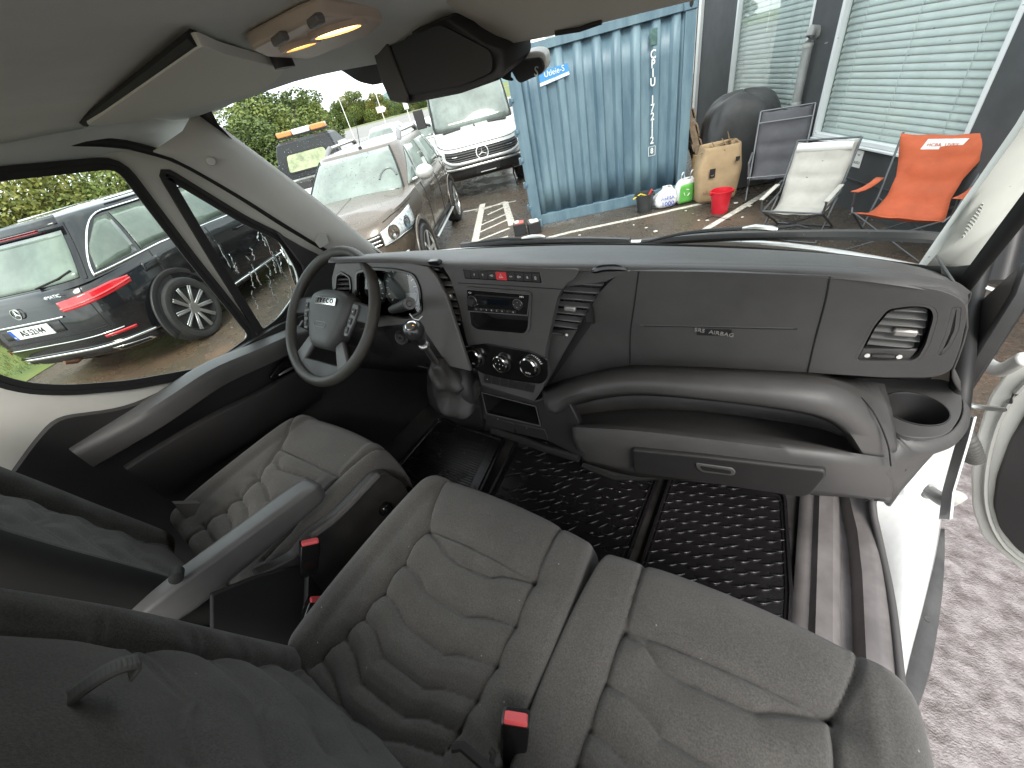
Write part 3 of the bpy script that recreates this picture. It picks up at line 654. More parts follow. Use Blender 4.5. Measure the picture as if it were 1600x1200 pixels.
for k in range(7):
    a = radians(110+k*9); d = (s3*-cos(a)+u3*sin(a)); bar(bm, cpt+d*.032, cpt+d*(.034+.0008*k), .0025, .0012, up=ns)
dpart('fan_scale', bm, WTX)
# lower switch row
b0 = S((757, 584), (838, 600), (834, 614), (756, 597))
def BQ(u, v, o=0): return (b0[0]*(1-u)*(1-v)+b0[1]*u*(1-v)+b0[2]*u*v+b0[3]*(1-u)*v)-ns*o
for k in range(6):
    u0_, u1_ = k/6+.006, (k+1)/6-.006; bm = NB(); prism(bm, [BQ(u0_, .05, .0025), BQ(u1_, .05, .0025), BQ(u1_, .95, .0025), BQ(u0_, .95, .0025)], ns*.004); dpart('blank_switch', bm, PLD, bev=.0008, seg=1)
text('switch_symbol', 'A', .006, WTX, dash, axis(BQ(.08, .5, .0032), -ns), .0002)
# -- lower console (cubby, two drawers) -----------------------------------
plc = plane3(P(745, 605, y=.628), P(850, 632, y=.632), P(800, 690, y=.60))
nl = plc[1] if plc[1].y > 0 else -plc[1]
Lc = lambda *ps: [P(a, b, pl=plc) for a, b in ps]
hole = roundpoly(Lc((752, 612), (838, 634), (846, 666), (760, 646)), .005)
bm = NB(); panel(bm, Lc((736, 598), (752, 602), (838, 626), (880, 610), (905, 660), (912, 716), (858, 690), (756, 655), (735, 650)), [hole], nl*.02); dpart('lower_console', bm, PLD, bev=.003)
bm = NB(); hb = [p+nl*.10 for p in hole]; rings(bm, [hole, hb], caps=False); prism(bm, hb, nl*.002); dpart('cubby', bm, PLM, ang=0)
bm = NB(); ringstrip(bm, hole, -.003, -nl*.002); dpart('cubby_edge', bm, PL)
for a in (((759, 650), (804, 661), (804, 676), (760, 664)), ((806, 661), (852, 671), (857, 688), (806, 676))):
    bm = NB(); prism(bm, [p-nl*.002 for p in Lc(*a)], nl*.008); dpart('drawer_front', bm, PLD, bev=.002)
for x_, y_ in ((778, 655), (823, 669)): text('drawer_mark', '\u2022', .014, ALU, dash, axis(P(x_, y_, pl=(plc[0]-nl*.0035, plc[1])), -nl), .0003)
bm = NB(); tube(bm, Lc((770, 672), (820, 688), (850, 700), (905, 716)), .012, 8); dpart('fuse_cover', bm, PLM)
bm = NB(); bar(bm, *Lc((812, 690), (826, 694)), .02, .02); dpart('fuse_clip', bm, PLM, bev=.003)
# -- passenger face: upper panel with glove lid seams and the outer vent ------------------
pf = plane3(P(975, 424, y=.685), P(1300, 432, y=.69), P(1150, 575, y=.715))
nf = pf[1] if pf[1].y > 0 else -pf[1]
F = lambda *ps: [P(a, b, pl=pf) for a, b in ps]
fo_ = F((980, 423), (1110, 425), (1295, 431), (1400, 441), (1480, 456), (1508, 472), (1512, 492), (1500, 545), (1486, 580), (1460, 590), (1380, 590), (1260, 582), (1110, 574), (985, 570), (905, 588), (858, 606), (852, 602), (876, 556), (902, 507), (926, 468), (947, 446), (962, 431))
vr = roundpoly(F((1384, 480), (1430, 474), (1460, 478), (1466, 494), (1452, 540), (1440, 560), (1425, 567), (1338, 567), (1334, 562), (1360, 510)), .01)
vs_ = roundpoly(F((1488, 480), (1502, 480), (1498, 515), (1486, 540), (1470, 556), (1465, 552), (1478, 520)), .005)
bm = NB(); panel(bm, roundpoly(fo_, .012, 3), [vr, vs_], nf*.03); dpart('passenger_panel', bm, PL, bev=.008, seg=4)
bm = NB(); rings(bm, [[p+nf*.001 for p in vr], [p+nf*.055 for p in vr]], caps=False); prism(bm, [p+nf*.055 for p in vr], nf*.003); dpart('vent_duct', bm, PLM, ang=0)
for lp in (vr, vs_): bm = NB(); ringstrip(bm, lp, -.004, nf*.012); dpart('vent_frame', bm, PL, bev=.001)
inner = roundpoly(F((1390, 486), (1430, 480), (1450, 484), (1450, 505), (1434, 545), (1352, 543), (1368, 512)), .006)
vent(inner, nf, 6, P(1414, 519, pl=(pf[0]+nf*.004, nf)), None)
bm = NB(); prism(bm, [p+nf*.004 for p in F((1347, 547), (1436, 549), (1422, 565), (1338, 564))], nf*.01); dpart('vent_sill', bm, PL, bev=.003)
a, b, c_ = [P(x, y, pl=(pf[0]+nf*.002, nf)) for x, y in ((1355, 555), (1380, 556), (1405, 557))]
bm = NB(); tube(bm, [a.lerp(b, .3), b, b.lerp(c_, .7)], [.004, .005, .004], 8); dpart('vent_wheel', bm, PLD)
for q in (a, c_): bm = NB(); lathe(bm, [(.0036, 0), (.0036, .002), (.0012, .002)], 10, axis(q, -nf)); dpart('vent_mark', bm, WTX)
bm = NB(); rings(bm, [vs_, [p+nf*.03 for p in vs_]], caps=False); prism(bm, [p+nf*.03 for p in vs_], nf*.002); dpart('vent_duct', bm, PLM, ang=0)
for t in (.3, .6, .9):
    a, b, c_ = [P(x, y, pl=(pf[0]+nf*.004, nf)) for x, y in ((1487+15*t, 482), (1478+18*t, 520), (1466+10*t, 552))]
    bm = NB(); tube(bm, spline([a, b, c_], 10), .0012, 6, flat=2.5); dpart('vent_slat', bm, PL)
for seg_ in (((998, 424), (992, 470), (985, 520), (984, 570)), ((1297, 432), (1290, 470), (1274, 530), (1262, 582)), ((1006, 509), (1100, 511), (1246, 514))):
    bm = NB(); tube(bm, spline([P(a, b, pl=(pf[0]-nf*.0003, nf)) for a, b in seg_], 20), .0014, 5); dpart('lid_gap', bm, PLM)
bm = NB(); tube(bm, F((1000, 508), (1100, 510), (1240, 513)), .001, 5); dpart('lid_gap', bm, PL)
ab = F((1090, 513), (1144, 515), (1142, 525), (1088, 523)); bm = NB(); prism(bm, roundpoly([p-nf*.0012 for p in ab], .003), nf*.003); dpart('airbag_plate', bm, PLD)
text('airbag_lettering', 'SRS  AIRBAG', .0125, mat('emboss_light', (.30, .29, .27), .5), dash, axis((ab[0]+ab[2])/2-nf*.0016, -nf, up=(ab[0]-ab[3])), .0006, sx=1.0)

# -- shelf below: padded lip, open tray, lower lip, glovebox front ------------------------
n_ = 50
R = [
 [(846, 606, .70), (905, 588, .715), (985, 571, .725), (1110, 575, .73), (1260, 583, .74), (1330, 592, .745), (1380, 600, .76)],
 [(848, 618, .655), (905, 594, .665), (985, 578, .675), (1110, 581, .68), (1260, 591, .69), (1325, 602, .705), (1392, 640, .74)],
 [(850, 626, .625), (905, 600, .63), (985, 583, .635), (1110, 586, .64), (1260, 598, .65), (1330, 616, .675), (1398, 678, .72)],
 [(852, 634, .61), (905, 609, .612), (985, 595, .615), (1110, 600, .618), (1260, 615, .63), (1338, 638, .66), (1400, 703, .70)],
 [(856, 641, .605), (895, 617, .605), (985, 603, .607), (1110, 611, .61), (1260, 629, .622), (1330, 654, .65), (1388, 714, .695)],
 [(865, 646, .608), (890, 624, .61), (985, 611, .613), (1110, 621, .616), (1255, 640, .628), (1316, 663, .648), (1350, 708, .668)],
 [(885, 641, .66), (905, 630, .67), (985, 617, .68), (1110, 625, .685), (1255, 645, .69), (1312, 669, .69), (1335, 704, .69)],
]
bm = NB(); grid(bm, [rowsp(r, n_) for r in R]); dpart('shelf_lip', bm, PL, ang=75, solid=.004)
R = [   # inside of the tray: back wall, shining bulge, floor, then the lower lip and front
 [(885, 632, .76), (990, 612, .82), (1110, 620, .83), (1255, 640, .83), (1318, 664, .82), (1336, 688, .78)],
 [(890, 650, .76), (985, 640, .82), (1110, 645, .83), (1255, 665, .83), (1318, 684, .81), (1336, 695, .77)],
 [(900, 662, .70), (960, 650, .74), (1010, 643, .76), (1110, 652, .765), (1255, 678, .77), (1320, 692, .75), (1336, 699, .73)],
 [(900, 664, .67), (990, 658, .70), (1110, 668, .71), (1255, 690, .72), (1320, 701, .71), (1336, 706, .70)],
 [(902, 664, .622), (985, 667, .625), (1110, 680, .635), (1260, 699, .645), (1325, 708, .66), (1385, 716, .69)],
 [(895, 668, .605), (985, 673, .61), (1110, 687, .62), (1260, 706, .635), (1330, 716, .655), (1392, 724, .695)],
 [(895, 680, .600), (985, 684, .605), (1110, 697, .617), (1260, 717, .632), (1335, 727, .655), (1394, 734, .695)],
 [(900, 695, .605), (985, 698, .612), (1110, 711, .625), (1260, 731, .64), (1335, 744, .66), (1394, 752, .70)],
 [(908, 716, .63), (985, 728, .63), (1110, 740, .64), (1260, 760, .65), (1330, 770, .665), (1392, 776, .70)],
 [(912, 722, .66), (985, 742, .66), (1110, 753, .67), (1260, 771, .68), (1330, 776, .69), (1388, 784, .72)],
]
bm = NB(); grid(bm, [rowsp(r, n_) for r in R]); dpart('storage_tray', bm, PL, ang=75, solid=.004)
# end of the tray, swooping into the cup holder console
R = [
 [(1352, 600, .74), (1362, 650, .69), (1372, 690, .678), (1376, 727, .68), (1376, 750, .685), (1372, 780, .70)],
 [(1420, 606, .77), (1440, 660, .70), (1440, 700, .70), (1425, 730, .71), (1410, 760, .72), (1395, 782, .74)],
 [(1480, 606, .82), (1498, 640, .78), (1480, 690, .76), (1455, 725, .76), (1425, 760, .76), (1402, 786, .78)]]
# cup holder console
zc = 1.262
cup_c = (P(1380, 634, z=zc)+P(1482, 642, z=zc))/2
bm = NB(); hole = [cup_c+V((.047*cos(t), .047*sin(t), 0)) for t in np.linspace(0, 2*pi, 40, endpoint=False)]
oz = [P(a, b, z=zc) for a, b in ((1318, 590), (1400, 592), (1480, 592), (1502, 612), (1504, 646), (1484, 676), (1450, 686), (1400, 680), (1384, 655), (1360, 625))]
panel(bm, roundpoly(oz, .03, 5), [hole], (0, 0, -.012)); cupc = dpart('cup_holder', bm, PL, bev=.005, seg=3)
bm = NB(); lathe(bm, [(.0475, .001), (.0455, .0015), (.0435, -.003), (.041, -.075), (.036, -.078), (0, -.078)], 40, M.Translation(cup_c), caps=False); dpart('cup_well', bm, PLD, ang=60)
bm = NB(); prism(bm, [cup_c+V((x, y, -.07)) for x, y in ((-.034, -.02), (0, -.038), (.02, -.03), (0, .0))], (0, 0, .02)); dpart('cup_spring', bm, PL, bev=.006)
# skirt of the console: from the rim down to the lower corner
rim = [P(a, b, z=zc-.006) for a, b in ((1318, 592), (1362, 628), (1384, 655), (1400, 680), (1450, 686), (1484, 676), (1504, 648), (1503, 614))]
mid_ = [P(1352, 640, y=.70), P(1372, 680, y=.69), P(1388, 705, y=.69), P(1405, 722, y=.70), P(1440, 715, y=.73), P(1466, 700, y=.77), P(1490, 672, y=.82), P(1498, 640, y=.88)]
low = [P(1366, 700, y=.685), P(1378, 728, y=.685), P(1388, 742, y=.69), P(1400, 748, y=.70), P(1420, 738, y=.73), P(1446, 715, y=.78), P(1466, 700, y=.83), P(1490, 670, y=.9)]
bot = [P(1366, 782, y=.70), P(1376, 782, y=.70), P(1384, 783, y=.71), P(1394, 784, y=.73), P(1404, 770, y=.76), P(1416, 756, y=.80), P(1430, 740, y=.84), P(1470, 690, y=.9)]
R = [spline(r, 30) for r in (rim, [a*.6+b*.4+V((.01, -.01, 0)) for a, b in zip(rim, mid_)], mid_, low, bot)]
bm = NB(); grid(bm, R); dpart('console_skirt', bm, PL, ang=70, solid=.003)
for seg_ in (((1321, 598, .735), (1362, 640, .685), (1386, 690, .68), (1392, 728, .682)), ((1420, 706, .735), (1412, 738, .72), (1352, 783, .70))):
    bm = NB(); tube(bm, spline([P(a, b, y=y-.004) for a, b, y in seg_], 16), .0013, 5); dpart('panel_gap', bm, PLM)
# side cheek of the dashboard towards the door
bm = NB(); rs = []
a_ = spline([P(1500, 470, y=.705), P(1512, 500, y=.72), P(1502, 545, y=.735), P(1488, 585, y=.75), P(1500, 612, y=.86)], 12)
grid(bm, [a_, [p+V((.004, .03, 0)) for p in a_], [p+V((.006, .2, -.02)) for p in a_]]); dpart('dash_cheek', bm, PL, ang=70, solid=.003)
# glovebox lid in the lower front with its handle
pg = plane3(P(985, 706, y=.605), P(1290, 736, y=.635), P(1110, 752, y=.635))
ng = pg[1] if pg[1].y > 0 else -pg[1]
G = lambda o, *ps: [P(a, b, pl=(pg[0]-ng*o, ng)) for a, b in ps]
bm = NB(); prism(bm, roundpoly(G(.006, (986, 704), (1090, 714), (1290, 737), (1292, 745), (1270, 772), (1255, 778), (1110, 756), (1000, 741), (990, 738)), .012), ng*.02); dpart('glovebox_lid', bm, PLD, bev=.005, seg=3)
bm = NB(); prism(bm, roundpoly(G(.009, (1086, 724), (1144, 732), (1150, 738), (1146, 744), (1096, 738), (1088, 732)), .006), ng*.004); dpart('glovebox_handle', bm, PL, bev=.003)
bm = NB(); prism(bm, roundpoly(G(.0105, (1094, 729), (1142, 736), (1142, 741), (1098, 735)), .003), ng*.002); dpart('handle_slot', bm, PLM)
# underside, so that the front does not read as a shell
bm = NB(); prism(bm, [P(858, 695, y=.66), P(985, 742, y=.66), P(1260, 771, y=.68), P(1395, 784, y=.73), V((.86, 1.0, 1.0)), V((-.2, 1.0, .98))], (0, .01, .012)); dpart('dash_underside', bm, PLM)
bm = NB(); tube(bm, [P(910, 722, y=.70), P(960, 742, y=.72), P(1010, 742, y=.74), P(1060, 736, y=.78)], .018, 8); dpart('heater_pipe', bm, PLM)

# -- driver's side: column shroud, knee panel, ignition, stalks ---------------------------
R = [[(500, 470, .70), (560, 505, .66), (610, 505, .64), (655, 500, .63), (700, 520, .65), (738, 575, .66)],
     [(500, 520, .70), (560, 530, .64), (610, 520, .62), (660, 512, .615), (705, 540, .64), (740, 585, .65)],
     [(500, 560, .70), (560, 560, .65), (610, 560, .63), (665, 552, .62), (705, 570, .635), (742, 600, .64)],
     [(500, 585, .74), (560, 575, .70), (620, 580, .68), (665, 582, .68), (690, 585, .66), (742, 620, .64)]]
bm = NB(); grid(bm, [rowsp(r, 24) for r in R]); dpart('knee_panel', bm, PLD, ang=70, solid=.004)
bm = NB(); tube(bm, spline([P(560, 560, y=.66), P(620, 563, y=.66), P(665, 573, y=.66), P(700, 580, y=.66)], 14), .006, 6); dpart('knee_edge', bm, PL)
X = axis(P(628, 527, y=.60), (.25, -1, .35)); bm = NB(); lathe(bm, [(.024, -.02), (.024, .004), (.020, .007), (.014, .005), (.012, .009), (.004, .009), (.003, .004), (0, .004)], 28, X); dpart('ignition_lock', bm, PLD)
# column and its shroud
wc = V((-.556, .526, 1.481)); wn = V((0, -cos(radians(45.1)), sin(radians(45.1))))
bm = NB(); rs = []
for d, a, b in ((.05, .055, .05), (.10, .075, .06), (.18, .085, .07), (.28, .09, .08)):
    X = axis(wc-wn*d, wn); rs.append([X @ V((a*cos(t), b*sin(t)-.01, 0)) for t in np.linspace(0, 2*pi, 20, endpoint=False)])
rings(bm, rs); dpart('column_shroud', bm, PLD, ang=60)
for pts, rad in (([P(612, 484, y=.56), P(626, 480, y=.555), P(640, 474, y=.545)], [.010, .013, .014]), ([P(500, 520, y=.55), P(470, 505, y=.52)], [.008, .012])):
    bm = NB(); tube(bm, pts, rad, 12); dpart('column_stalk', bm, PLD)
bm = NB(); X = axis(P(640, 474, y=.543), (.6, -.6, .3)); lathe(bm, [(.014, -.004), (.0145, .003), (.008, .004), (.006, .002), (0, .003)], 18, X); dpart('stalk_end', bm, PL)
bm = NB(); tube(bm, [P(640, 490, y=.57), P(646, 498, y=.57), P(654, 500, y=.57), P(660, 494, y=.575)], .0015, 6); dpart('card_holder', bm, ALU)

# ================================================================ STEERING WHEEL
WX = axis(wc, wn, up=(0, 0, 1))
WHL = mat('wheel_rubber', (.045, .043, .036), .5, bump=.35, bscale=700, var=.22, vscale=9, rvar=.12)
RW = .192
bm = NB(); tube(bm, [WX @ V((RW*cos(t), RW*sin(t), 0)) for t in np.linspace(0, 2*pi, 72, endpoint=False)], .0155, 14, closed=True, up=wn)
wheel = part('steering_wheel', bm, WHL, ang=80)
def wl(pts, z=0): return [WX @ V((x, y, z)) for x, y in pts]
bm = NB(); rs = []
hub = roundpoly([V((x, y, 0)) for x, y in ((-.098, .060), (-.05, .078), (.05, .078), (.098, .060), (.092, .0), (.062, -.075), (.045, -.098), (-.045, -.098), (-.062, -.075), (-.092, .0))], .03, 5)
for sc_, z in ((1, -.03), (1, -.008), (.965, .006), (.90, .014), (.75, .019), (.4, .023), (.02, .024)): rs.append([WX @ V((p.x*sc_, p.y*sc_+(.0), z)) for p in hub])
rings(bm, rs); ob('airbag_cover', bm, mat('airbag_plastic', (.050, .053, .050), .5, bump=.2, bscale=700, var=.1, vscale=8), wheel, ang=70)
for sgn in (-1, 1):
    bm = NB(); prism(bm, roundpoly(wl([(sgn*.085, .055), (sgn*.14, .048), (sgn*.19, .04), (sgn*.19, -.012), (sgn*.14, -.004), (sgn*.085, -.01)], -.014), .012), wn*.014); ob('spoke', bm, PLD, wheel, bev=.005)
    bm = NB(); prism(bm, roundpoly(wl([(sgn*.052, -.085), (sgn*.08, -.06), (sgn*.130, -.125), (sgn*.128, -.142), (sgn*.115, -.152), (sgn*.09, -.16)], -.016), .01), wn*.014); ob('spoke', bm, PL, wheel, bev=.005)
    bm = NB(); prism(bm, roundpoly(wl([(sgn*.100, .045), (sgn*.128, .040), (sgn*.122, -.006), (sgn*.106, -.05), (sgn*.088, -.048), (sgn*.098, -.005)], -.004), .006), wn*.009); ob('button_pad', bm, mat('button_grey', (.10, .10, .10), .4), wheel, bev=.002)
    for k in range(3):
        q = [(sgn*(.107-.006*k), .030-.026*k), (sgn*(.122-.007*k), .028-.026*k), (sgn*(.119-.007*k), .010-.026*k), (sgn*(.104-.006*k), .012-.026*k)]
        bm = NB(); prism(bm, wl(q, .005), wn*.003); ob('wheel_button', bm, PLD, wheel, bev=.001); text('button_mark', '+\u2022-'[k], .009, WTX, wheel, WX @ M.Translation((sgn*(.113-.006*k), .020-.026*k, .0083)), .0002)
bm = NB(); prism(bm, roundpoly(wl([(-.135, -.135), (.135, -.135), (.10, -.178), (0, -.19), (-.10, -.178)], -.012), .015), wn*.010); ob('lower_bridge', bm, PLD, wheel, bev=.004)
# badge
BX = WX @ M.Translation((.004, .038, .022)) @ M.Rotation(radians(0), 4, 'Z')
bm = NB(); prism(bm, roundpoly([BX @ V(p) for p in ((-.048, -.011, 0), (.048, -.011, 0), (.048, .011, 0), (-.048, .011, 0))], .002), wn*.003); ob('badge_plate', bm, CHR, wheel, bev=.001)
text('badge_lettering', 'I V E C O', .0185, PLB, wheel, BX @ M.Translation((0, 0, .0034)), .0006, sx=1.0, bold=.0006)
bm = NB(); ringstrip(bm, [WX @ V((x, y-.030, .0225)) for x, y in rr(-.026, -.007, .026, .007, .006)], .0012, wn*.001); ob('airbag_outline', bm, PLB, wheel)
text('airbag_lettering', 'AIRBAG', .009, PLB, wheel, WX @ M.Translation((0, -.030, .0228)), .0003)

# ================================================================ GEAR LEVER on its pod
R = []
gc = [(P(700, 585, y=.60), .012), (P(708, 600, y=.585), .03), (P(712, 618, y=.575), .055), (P(716, 632, y=.57), .062), (P(712, 648, y=.575), .05)]
kb = P(650, 521, y=.50); gb = P(704, 600, y=.59); gd = (kb-gb).normalized()
bm = NB(); rs = []
for i, t in enumerate(np.linspace(0, 1, 40)):
    r0 = .058*(1-t)**.9+.014; X = axis(gb+gd*(-.03+t*.155)+V((.012*(1-t), 0, -.012*(1-t))), gd)
    rs.append([X @ V(((r0*(1+.13*sin(3*a+t*7)*(1-.6*t)+.11*sin(13*t+a+1.3)+.05*sin(4*a-15*t)))*cos(a), (r0*(1+.13*sin(3*a+t*7)*(1-.6*t)+.11*sin(13*t+a+1.3)+.05*sin(4*a-15*t)))*sin(a)*1.1, .006*sin(2*a+t*11))) for a in np.linspace(0, 2*pi, 72, endpoint=False)])
rings(bm, rs); gl = part('gear_lever', bm, LEA, ang=75)
bm = NB(); tube(bm, [gb+gd*.10, kb], .008, 10); ob('lever_shaft', bm, ALU, gl)
KX = axis(kb, gd)
bm = NB(); lathe(bm, [(.010, -.034), (.013, -.028), (.0155, -.018), (.020, -.006), (.0245, .008), (.0245, .018), (.0195, .029), (.010, .0345), (0, .0355)], 28, KX); ob('gear_knob', bm, mat('knob_plastic', (.03, .03, .03), .22), gl, ang=70)
bm = NB(); lathe(bm, [(.0155, .0305), (.011, .0345), (.006, .0358), (0, .0362)], 24, KX); ob('knob_cap', bm, mat('knob_cap_chrome', (.75, .75, .74), .1, metal=1), gl, ang=70)
for h_ in (-.030, -.052): bm = NB(); lathe(bm, [(.010, -.007), (.013, -.004), (.013, .004), (.010, .007)], 18, axis(kb+gd*h_, gd)); ob('lever_collar', bm, CHR if h_ > -.04 else ALU, gl, ang=60)
# pod the gaiter sits on
R = [[(668, 575, .66), (700, 545, .665), (730, 560, .65), (745, 600, .635)], [(668, 610, .60), (690, 600, .57), (725, 600, .575), (748, 620, .62)],
     [(672, 630, .585), (700, 640, .555), (735, 632, .575), (752, 640, .61)], [(682, 642, .60), (705, 655, .58), (735, 655, .60), (757, 662, .61)], [(700, 650, .70), (715, 662, .70), (735, 670, .70), (757, 672, .70)]]
bm = NB(); grid(bm, [rowsp(r, 18) for r in R]); part('gear_pod', bm, PLD, ang=75, solid=.004)
# pedals in the dark
for px, py in ((552, 612), (588, 606), (630, 604)):
    c = P(px, py, y=.86); bm = NB(); box(bm, c, (.055, .012, .075), M.Rotation(radians(-35), 3, 'X')); tube(bm, [c, c+V((0, .08, .2))], .008, 6); part('pedal', bm, PLM, bev=.004)
# ================================================================ SEATS, MATS, SILL
def segdist(px, py, line):
    d = np.full(px.shape, 9.0)
    for (ax, ay), (bx, by) in zip(line, line[1:]):
        vx, vy = bx-ax, by-ay; L = vx*vx+vy*vy+1e-12
        t = np.clip(((px-ax)*vx+(py-ay)*vy)/L, 0, 1); d = np.minimum(d, np.hypot(px-ax-t*vx, py-ay-t*vy))
    return d
def sst(a, b, x): t = np.clip((x-a)/(b-a), 0, 1); return t*t*(3-2*t)
def pad(name, o, ux, uy, W, L, mt, parent, grooves=(), seams=(), bol=(0, 0), bw=.05, bh=.02, thick=.10, res=.0035, edge=(.04, .04, .04, .04), k=.25, crown=.012, front=0, gd=.0085, taper=0, skirt=None):
    """upholstered pad: grid over a soft rectangle, with quilting grooves and seams (lists of (u, v) lines in metres)"""
    o, ux, uy = V(o), V(ux).normalized(), V(uy).normalized(); nn = ux.cross(uy).normalized()
    if nn.y < -.5: nn = -nn
    nu, nv = int(W/res), int(L/res)
    u, v = np.meshgrid(np.linspace(-1, 1, nu+1), np.linspace(-1, 1, nv+1))
    U = (u*np.sqrt(1-k*v*v/2)+1)/2*W; Vv = (v*np.sqrt(1-k*u*u/2)+1)/2*L
    U = W/2+(U-W/2)*(1-taper*Vv/L)
    h = np.zeros_like(U)
    du0, du1, dv0, dv1 = (u+1)/2*W, (1-u)/2*W, (v+1)/2*L, (1-v)/2*L
    h += crown*(1-u*u)*(1-v*v)
    if bol[0]: h += bol[0]*(1-sst(bw*.55, bw*1.25, du0))
    if bol[1]: h += bol[1]*(1-sst(bw*.55, bw*1.25, du1))
    for d, e in ((du0, edge[0]), (du1, edge[1]), (dv0, edge[2]), (dv1, edge[3])):
        if e:
            q = np.clip(1-d/e, 0, 1); h -= e*.9*(1-np.sqrt(np.maximum(0, 1-q*q)))
    if grooves:
        dm = np.full(U.shape, 9.0)
        for g in grooves:
            d = segdist(U, Vv, g); dm = np.minimum(dm, d)
        msk = (sst(bw*.6, bw*1.0, du0) if bol[0] else 1)*(sst(bw*.6, bw*1.0, du1) if bol[1] else 1)
        h += msk*(.010*(1-np.exp(-(dm/.022)**2))-gd*np.exp(-(dm/.0045)**2))
    for s in seams:
        d = segdist(U, Vv, s); h -= .0095*np.exp(-(d/.0040)**2)+.005*np.exp(-(d/.016)**2)
    h += .0012*np.sin(U*23+1.3)*np.sin(Vv*19+.4)
    co_ = np.array(o)[None, None]+U[..., None]*np.array(ux)+Vv[..., None]*np.array(uy)+h[..., None]*np.array(nn)
    me = bpy.data.meshes.new(name); nW = nu+1
    verts = co_.reshape(-1, 3).tolist()
    idx = np.arange((nv+1)*(nu+1)).reshape(nv+1, nu+1)
    faces = np.stack([idx[:-1, :-1], idx[:-1, 1:], idx[1:, 1:], idx[1:, :-1]], -1).reshape(-1, 4).tolist()
    bd = list(idx[0, :])+list(idx[1:, -1])+list(idx[-1, -2::-1])+list(idx[-2:0:-1, 0])
    prev = bd; nface = len(faces)
    cen = np.array(o)+W/2*np.array(ux)+L/2*np.array(uy)
    for t in (.25, .6, 1.0):
        new = []
        for i in bd:
            p = np.array(verts[i]); off = (p-cen); off -= np.array(nn)*off.dot(np.array(nn)); off /= np.linalg.norm(off)+1e-9
            new.append(len(verts)); verts.append((p-np.array(nn)*thick*t+off*.008*sin(pi*t)).tolist())
        for i in range(len(bd)):
            j = (i+1) % len(bd); faces.append([prev[j], prev[i], new[i], new[j]])
        prev = new
    me.from_pydata(verts, [], faces); me.materials.append(mt)
    if skirt:
        me.materials.append(skirt); me.polygons.foreach_set('material_index', [(1 if (i % nu) > nu*.915 else 0) for i in range(nface)]+[1]*(len(faces)-nface))
    me.update()
    return link(name, me, parent, ang=80), (o, ux, uy, nn)
def uvl(fr, pts, h=0):
    o, ux, uy = V(fr[0]), V(fr[1]).normalized(), V(fr[2]).normalized(); nn = ux.cross(uy)
    r = []
    for a, b in pts:
        p = P(a, b, pl=(o+nn*h, nn))-o; r.append((p.dot(ux), p.dot(uy)))
    return r
def z3(*ps): return [(440+.4*a, 720+.4*b) for a, b in ps]
def z4(*ps): return [(900+.4*a, 720+.4*b) for a, b in ps]
def z1(*ps): return [(.4*a, 560+.4*b) for a, b in ps]
def zb(*ps): return [(.35*a, 800+.35*b) for a, b in ps]
ZS = 1.18
# ---- passenger bench --------------------------------------------------
bm = NB(); prism(bm, [(-.10, -.16, .71), (.76, -.16, .71), (.76, .30, .71), (-.10, .30, .71)], (0, 0, .36))
bench = part('passenger_bench', bm, PLD, bev=.02)
fm = ((-.150, -.10, ZS), (1, 0, 0), (0, 1, 0))
mg = [uvl(fm, z3(*g)) for g in (
    ((575, 275), (620, 320), (650, 370), (700, 410), (820, 460), (860, 452), (985, 470)),
    ((480, 400), (540, 460), (570, 520), (720, 610), (800, 610), (910, 640)),
    ((400, 515), (450, 570), (490, 650), (640, 760), (700, 755), (840, 800)),
    ((320, 615), (370, 670), (400, 770), (560, 890), (640, 890), (760, 930)),
    ((250, 700), (290, 770), (310, 870), (480, 1000), (560, 1000), (690, 1055)),
    ((150, 780), (200, 850), (230, 960), (380, 1080), (480, 1095), (620, 1145)))]
ms = [uvl(fm, z3(*g)) for g in (((635, 80), (600, 170), (572, 262), (480, 400), (400, 515), (320, 605), (230, 700), (110, 800)),
                               ((570, 262), (985, 463)), ((1100, 225), (1050, 330), (990, 460), (910, 650), (830, 810), (760, 930), (650, 1120)))]
pad('seat_cushion', *fm, .464, .462, FAB, bench, mg, ms, bol=(.022, .0), bw=.06, thick=.12, edge=(.045, .012, .03, .05))
fr_ = ((.316, -.10, ZS-.002), (1, 0, 0), (0, 1, 0))
rg = [uvl(fr_, z4(*g)) for g in (((185, 670), (270, 720), (320, 800), (400, 860), (700, 990), (760, 985), (1005, 1010)),
    ((120, 870), (200, 920), (290, 1020), (330, 1080), (480, 1170), (700, 1290), (800, 1280), (1000, 1330)),
    ((55, 1050), (130, 1110), (200, 1190), (300, 1290), (600, 1420), (1000, 1500)), ((0, 1180), (90, 1260), (160, 1380), (400, 1500), (900, 1640)))]
rs_ = [uvl(fr_, z4(*g)) for g in (((285, 340), (240, 480), (190, 650), (110, 880), (50, 1050), (0, 1190), (-40, 1300)), ((190, 655), (1005, 1010)),
    ((1135, 690), (1080, 850), (1010, 1000), (1000, 1100), (1000, 1200), (1010, 1500)))]
pad('seat_cushion', *fr_, .462, .460, FAB, bench, rg, rs_, bol=(0, .018), bw=.07, thick=.12, edge=(.012, .045, .03, .05), k=.30)
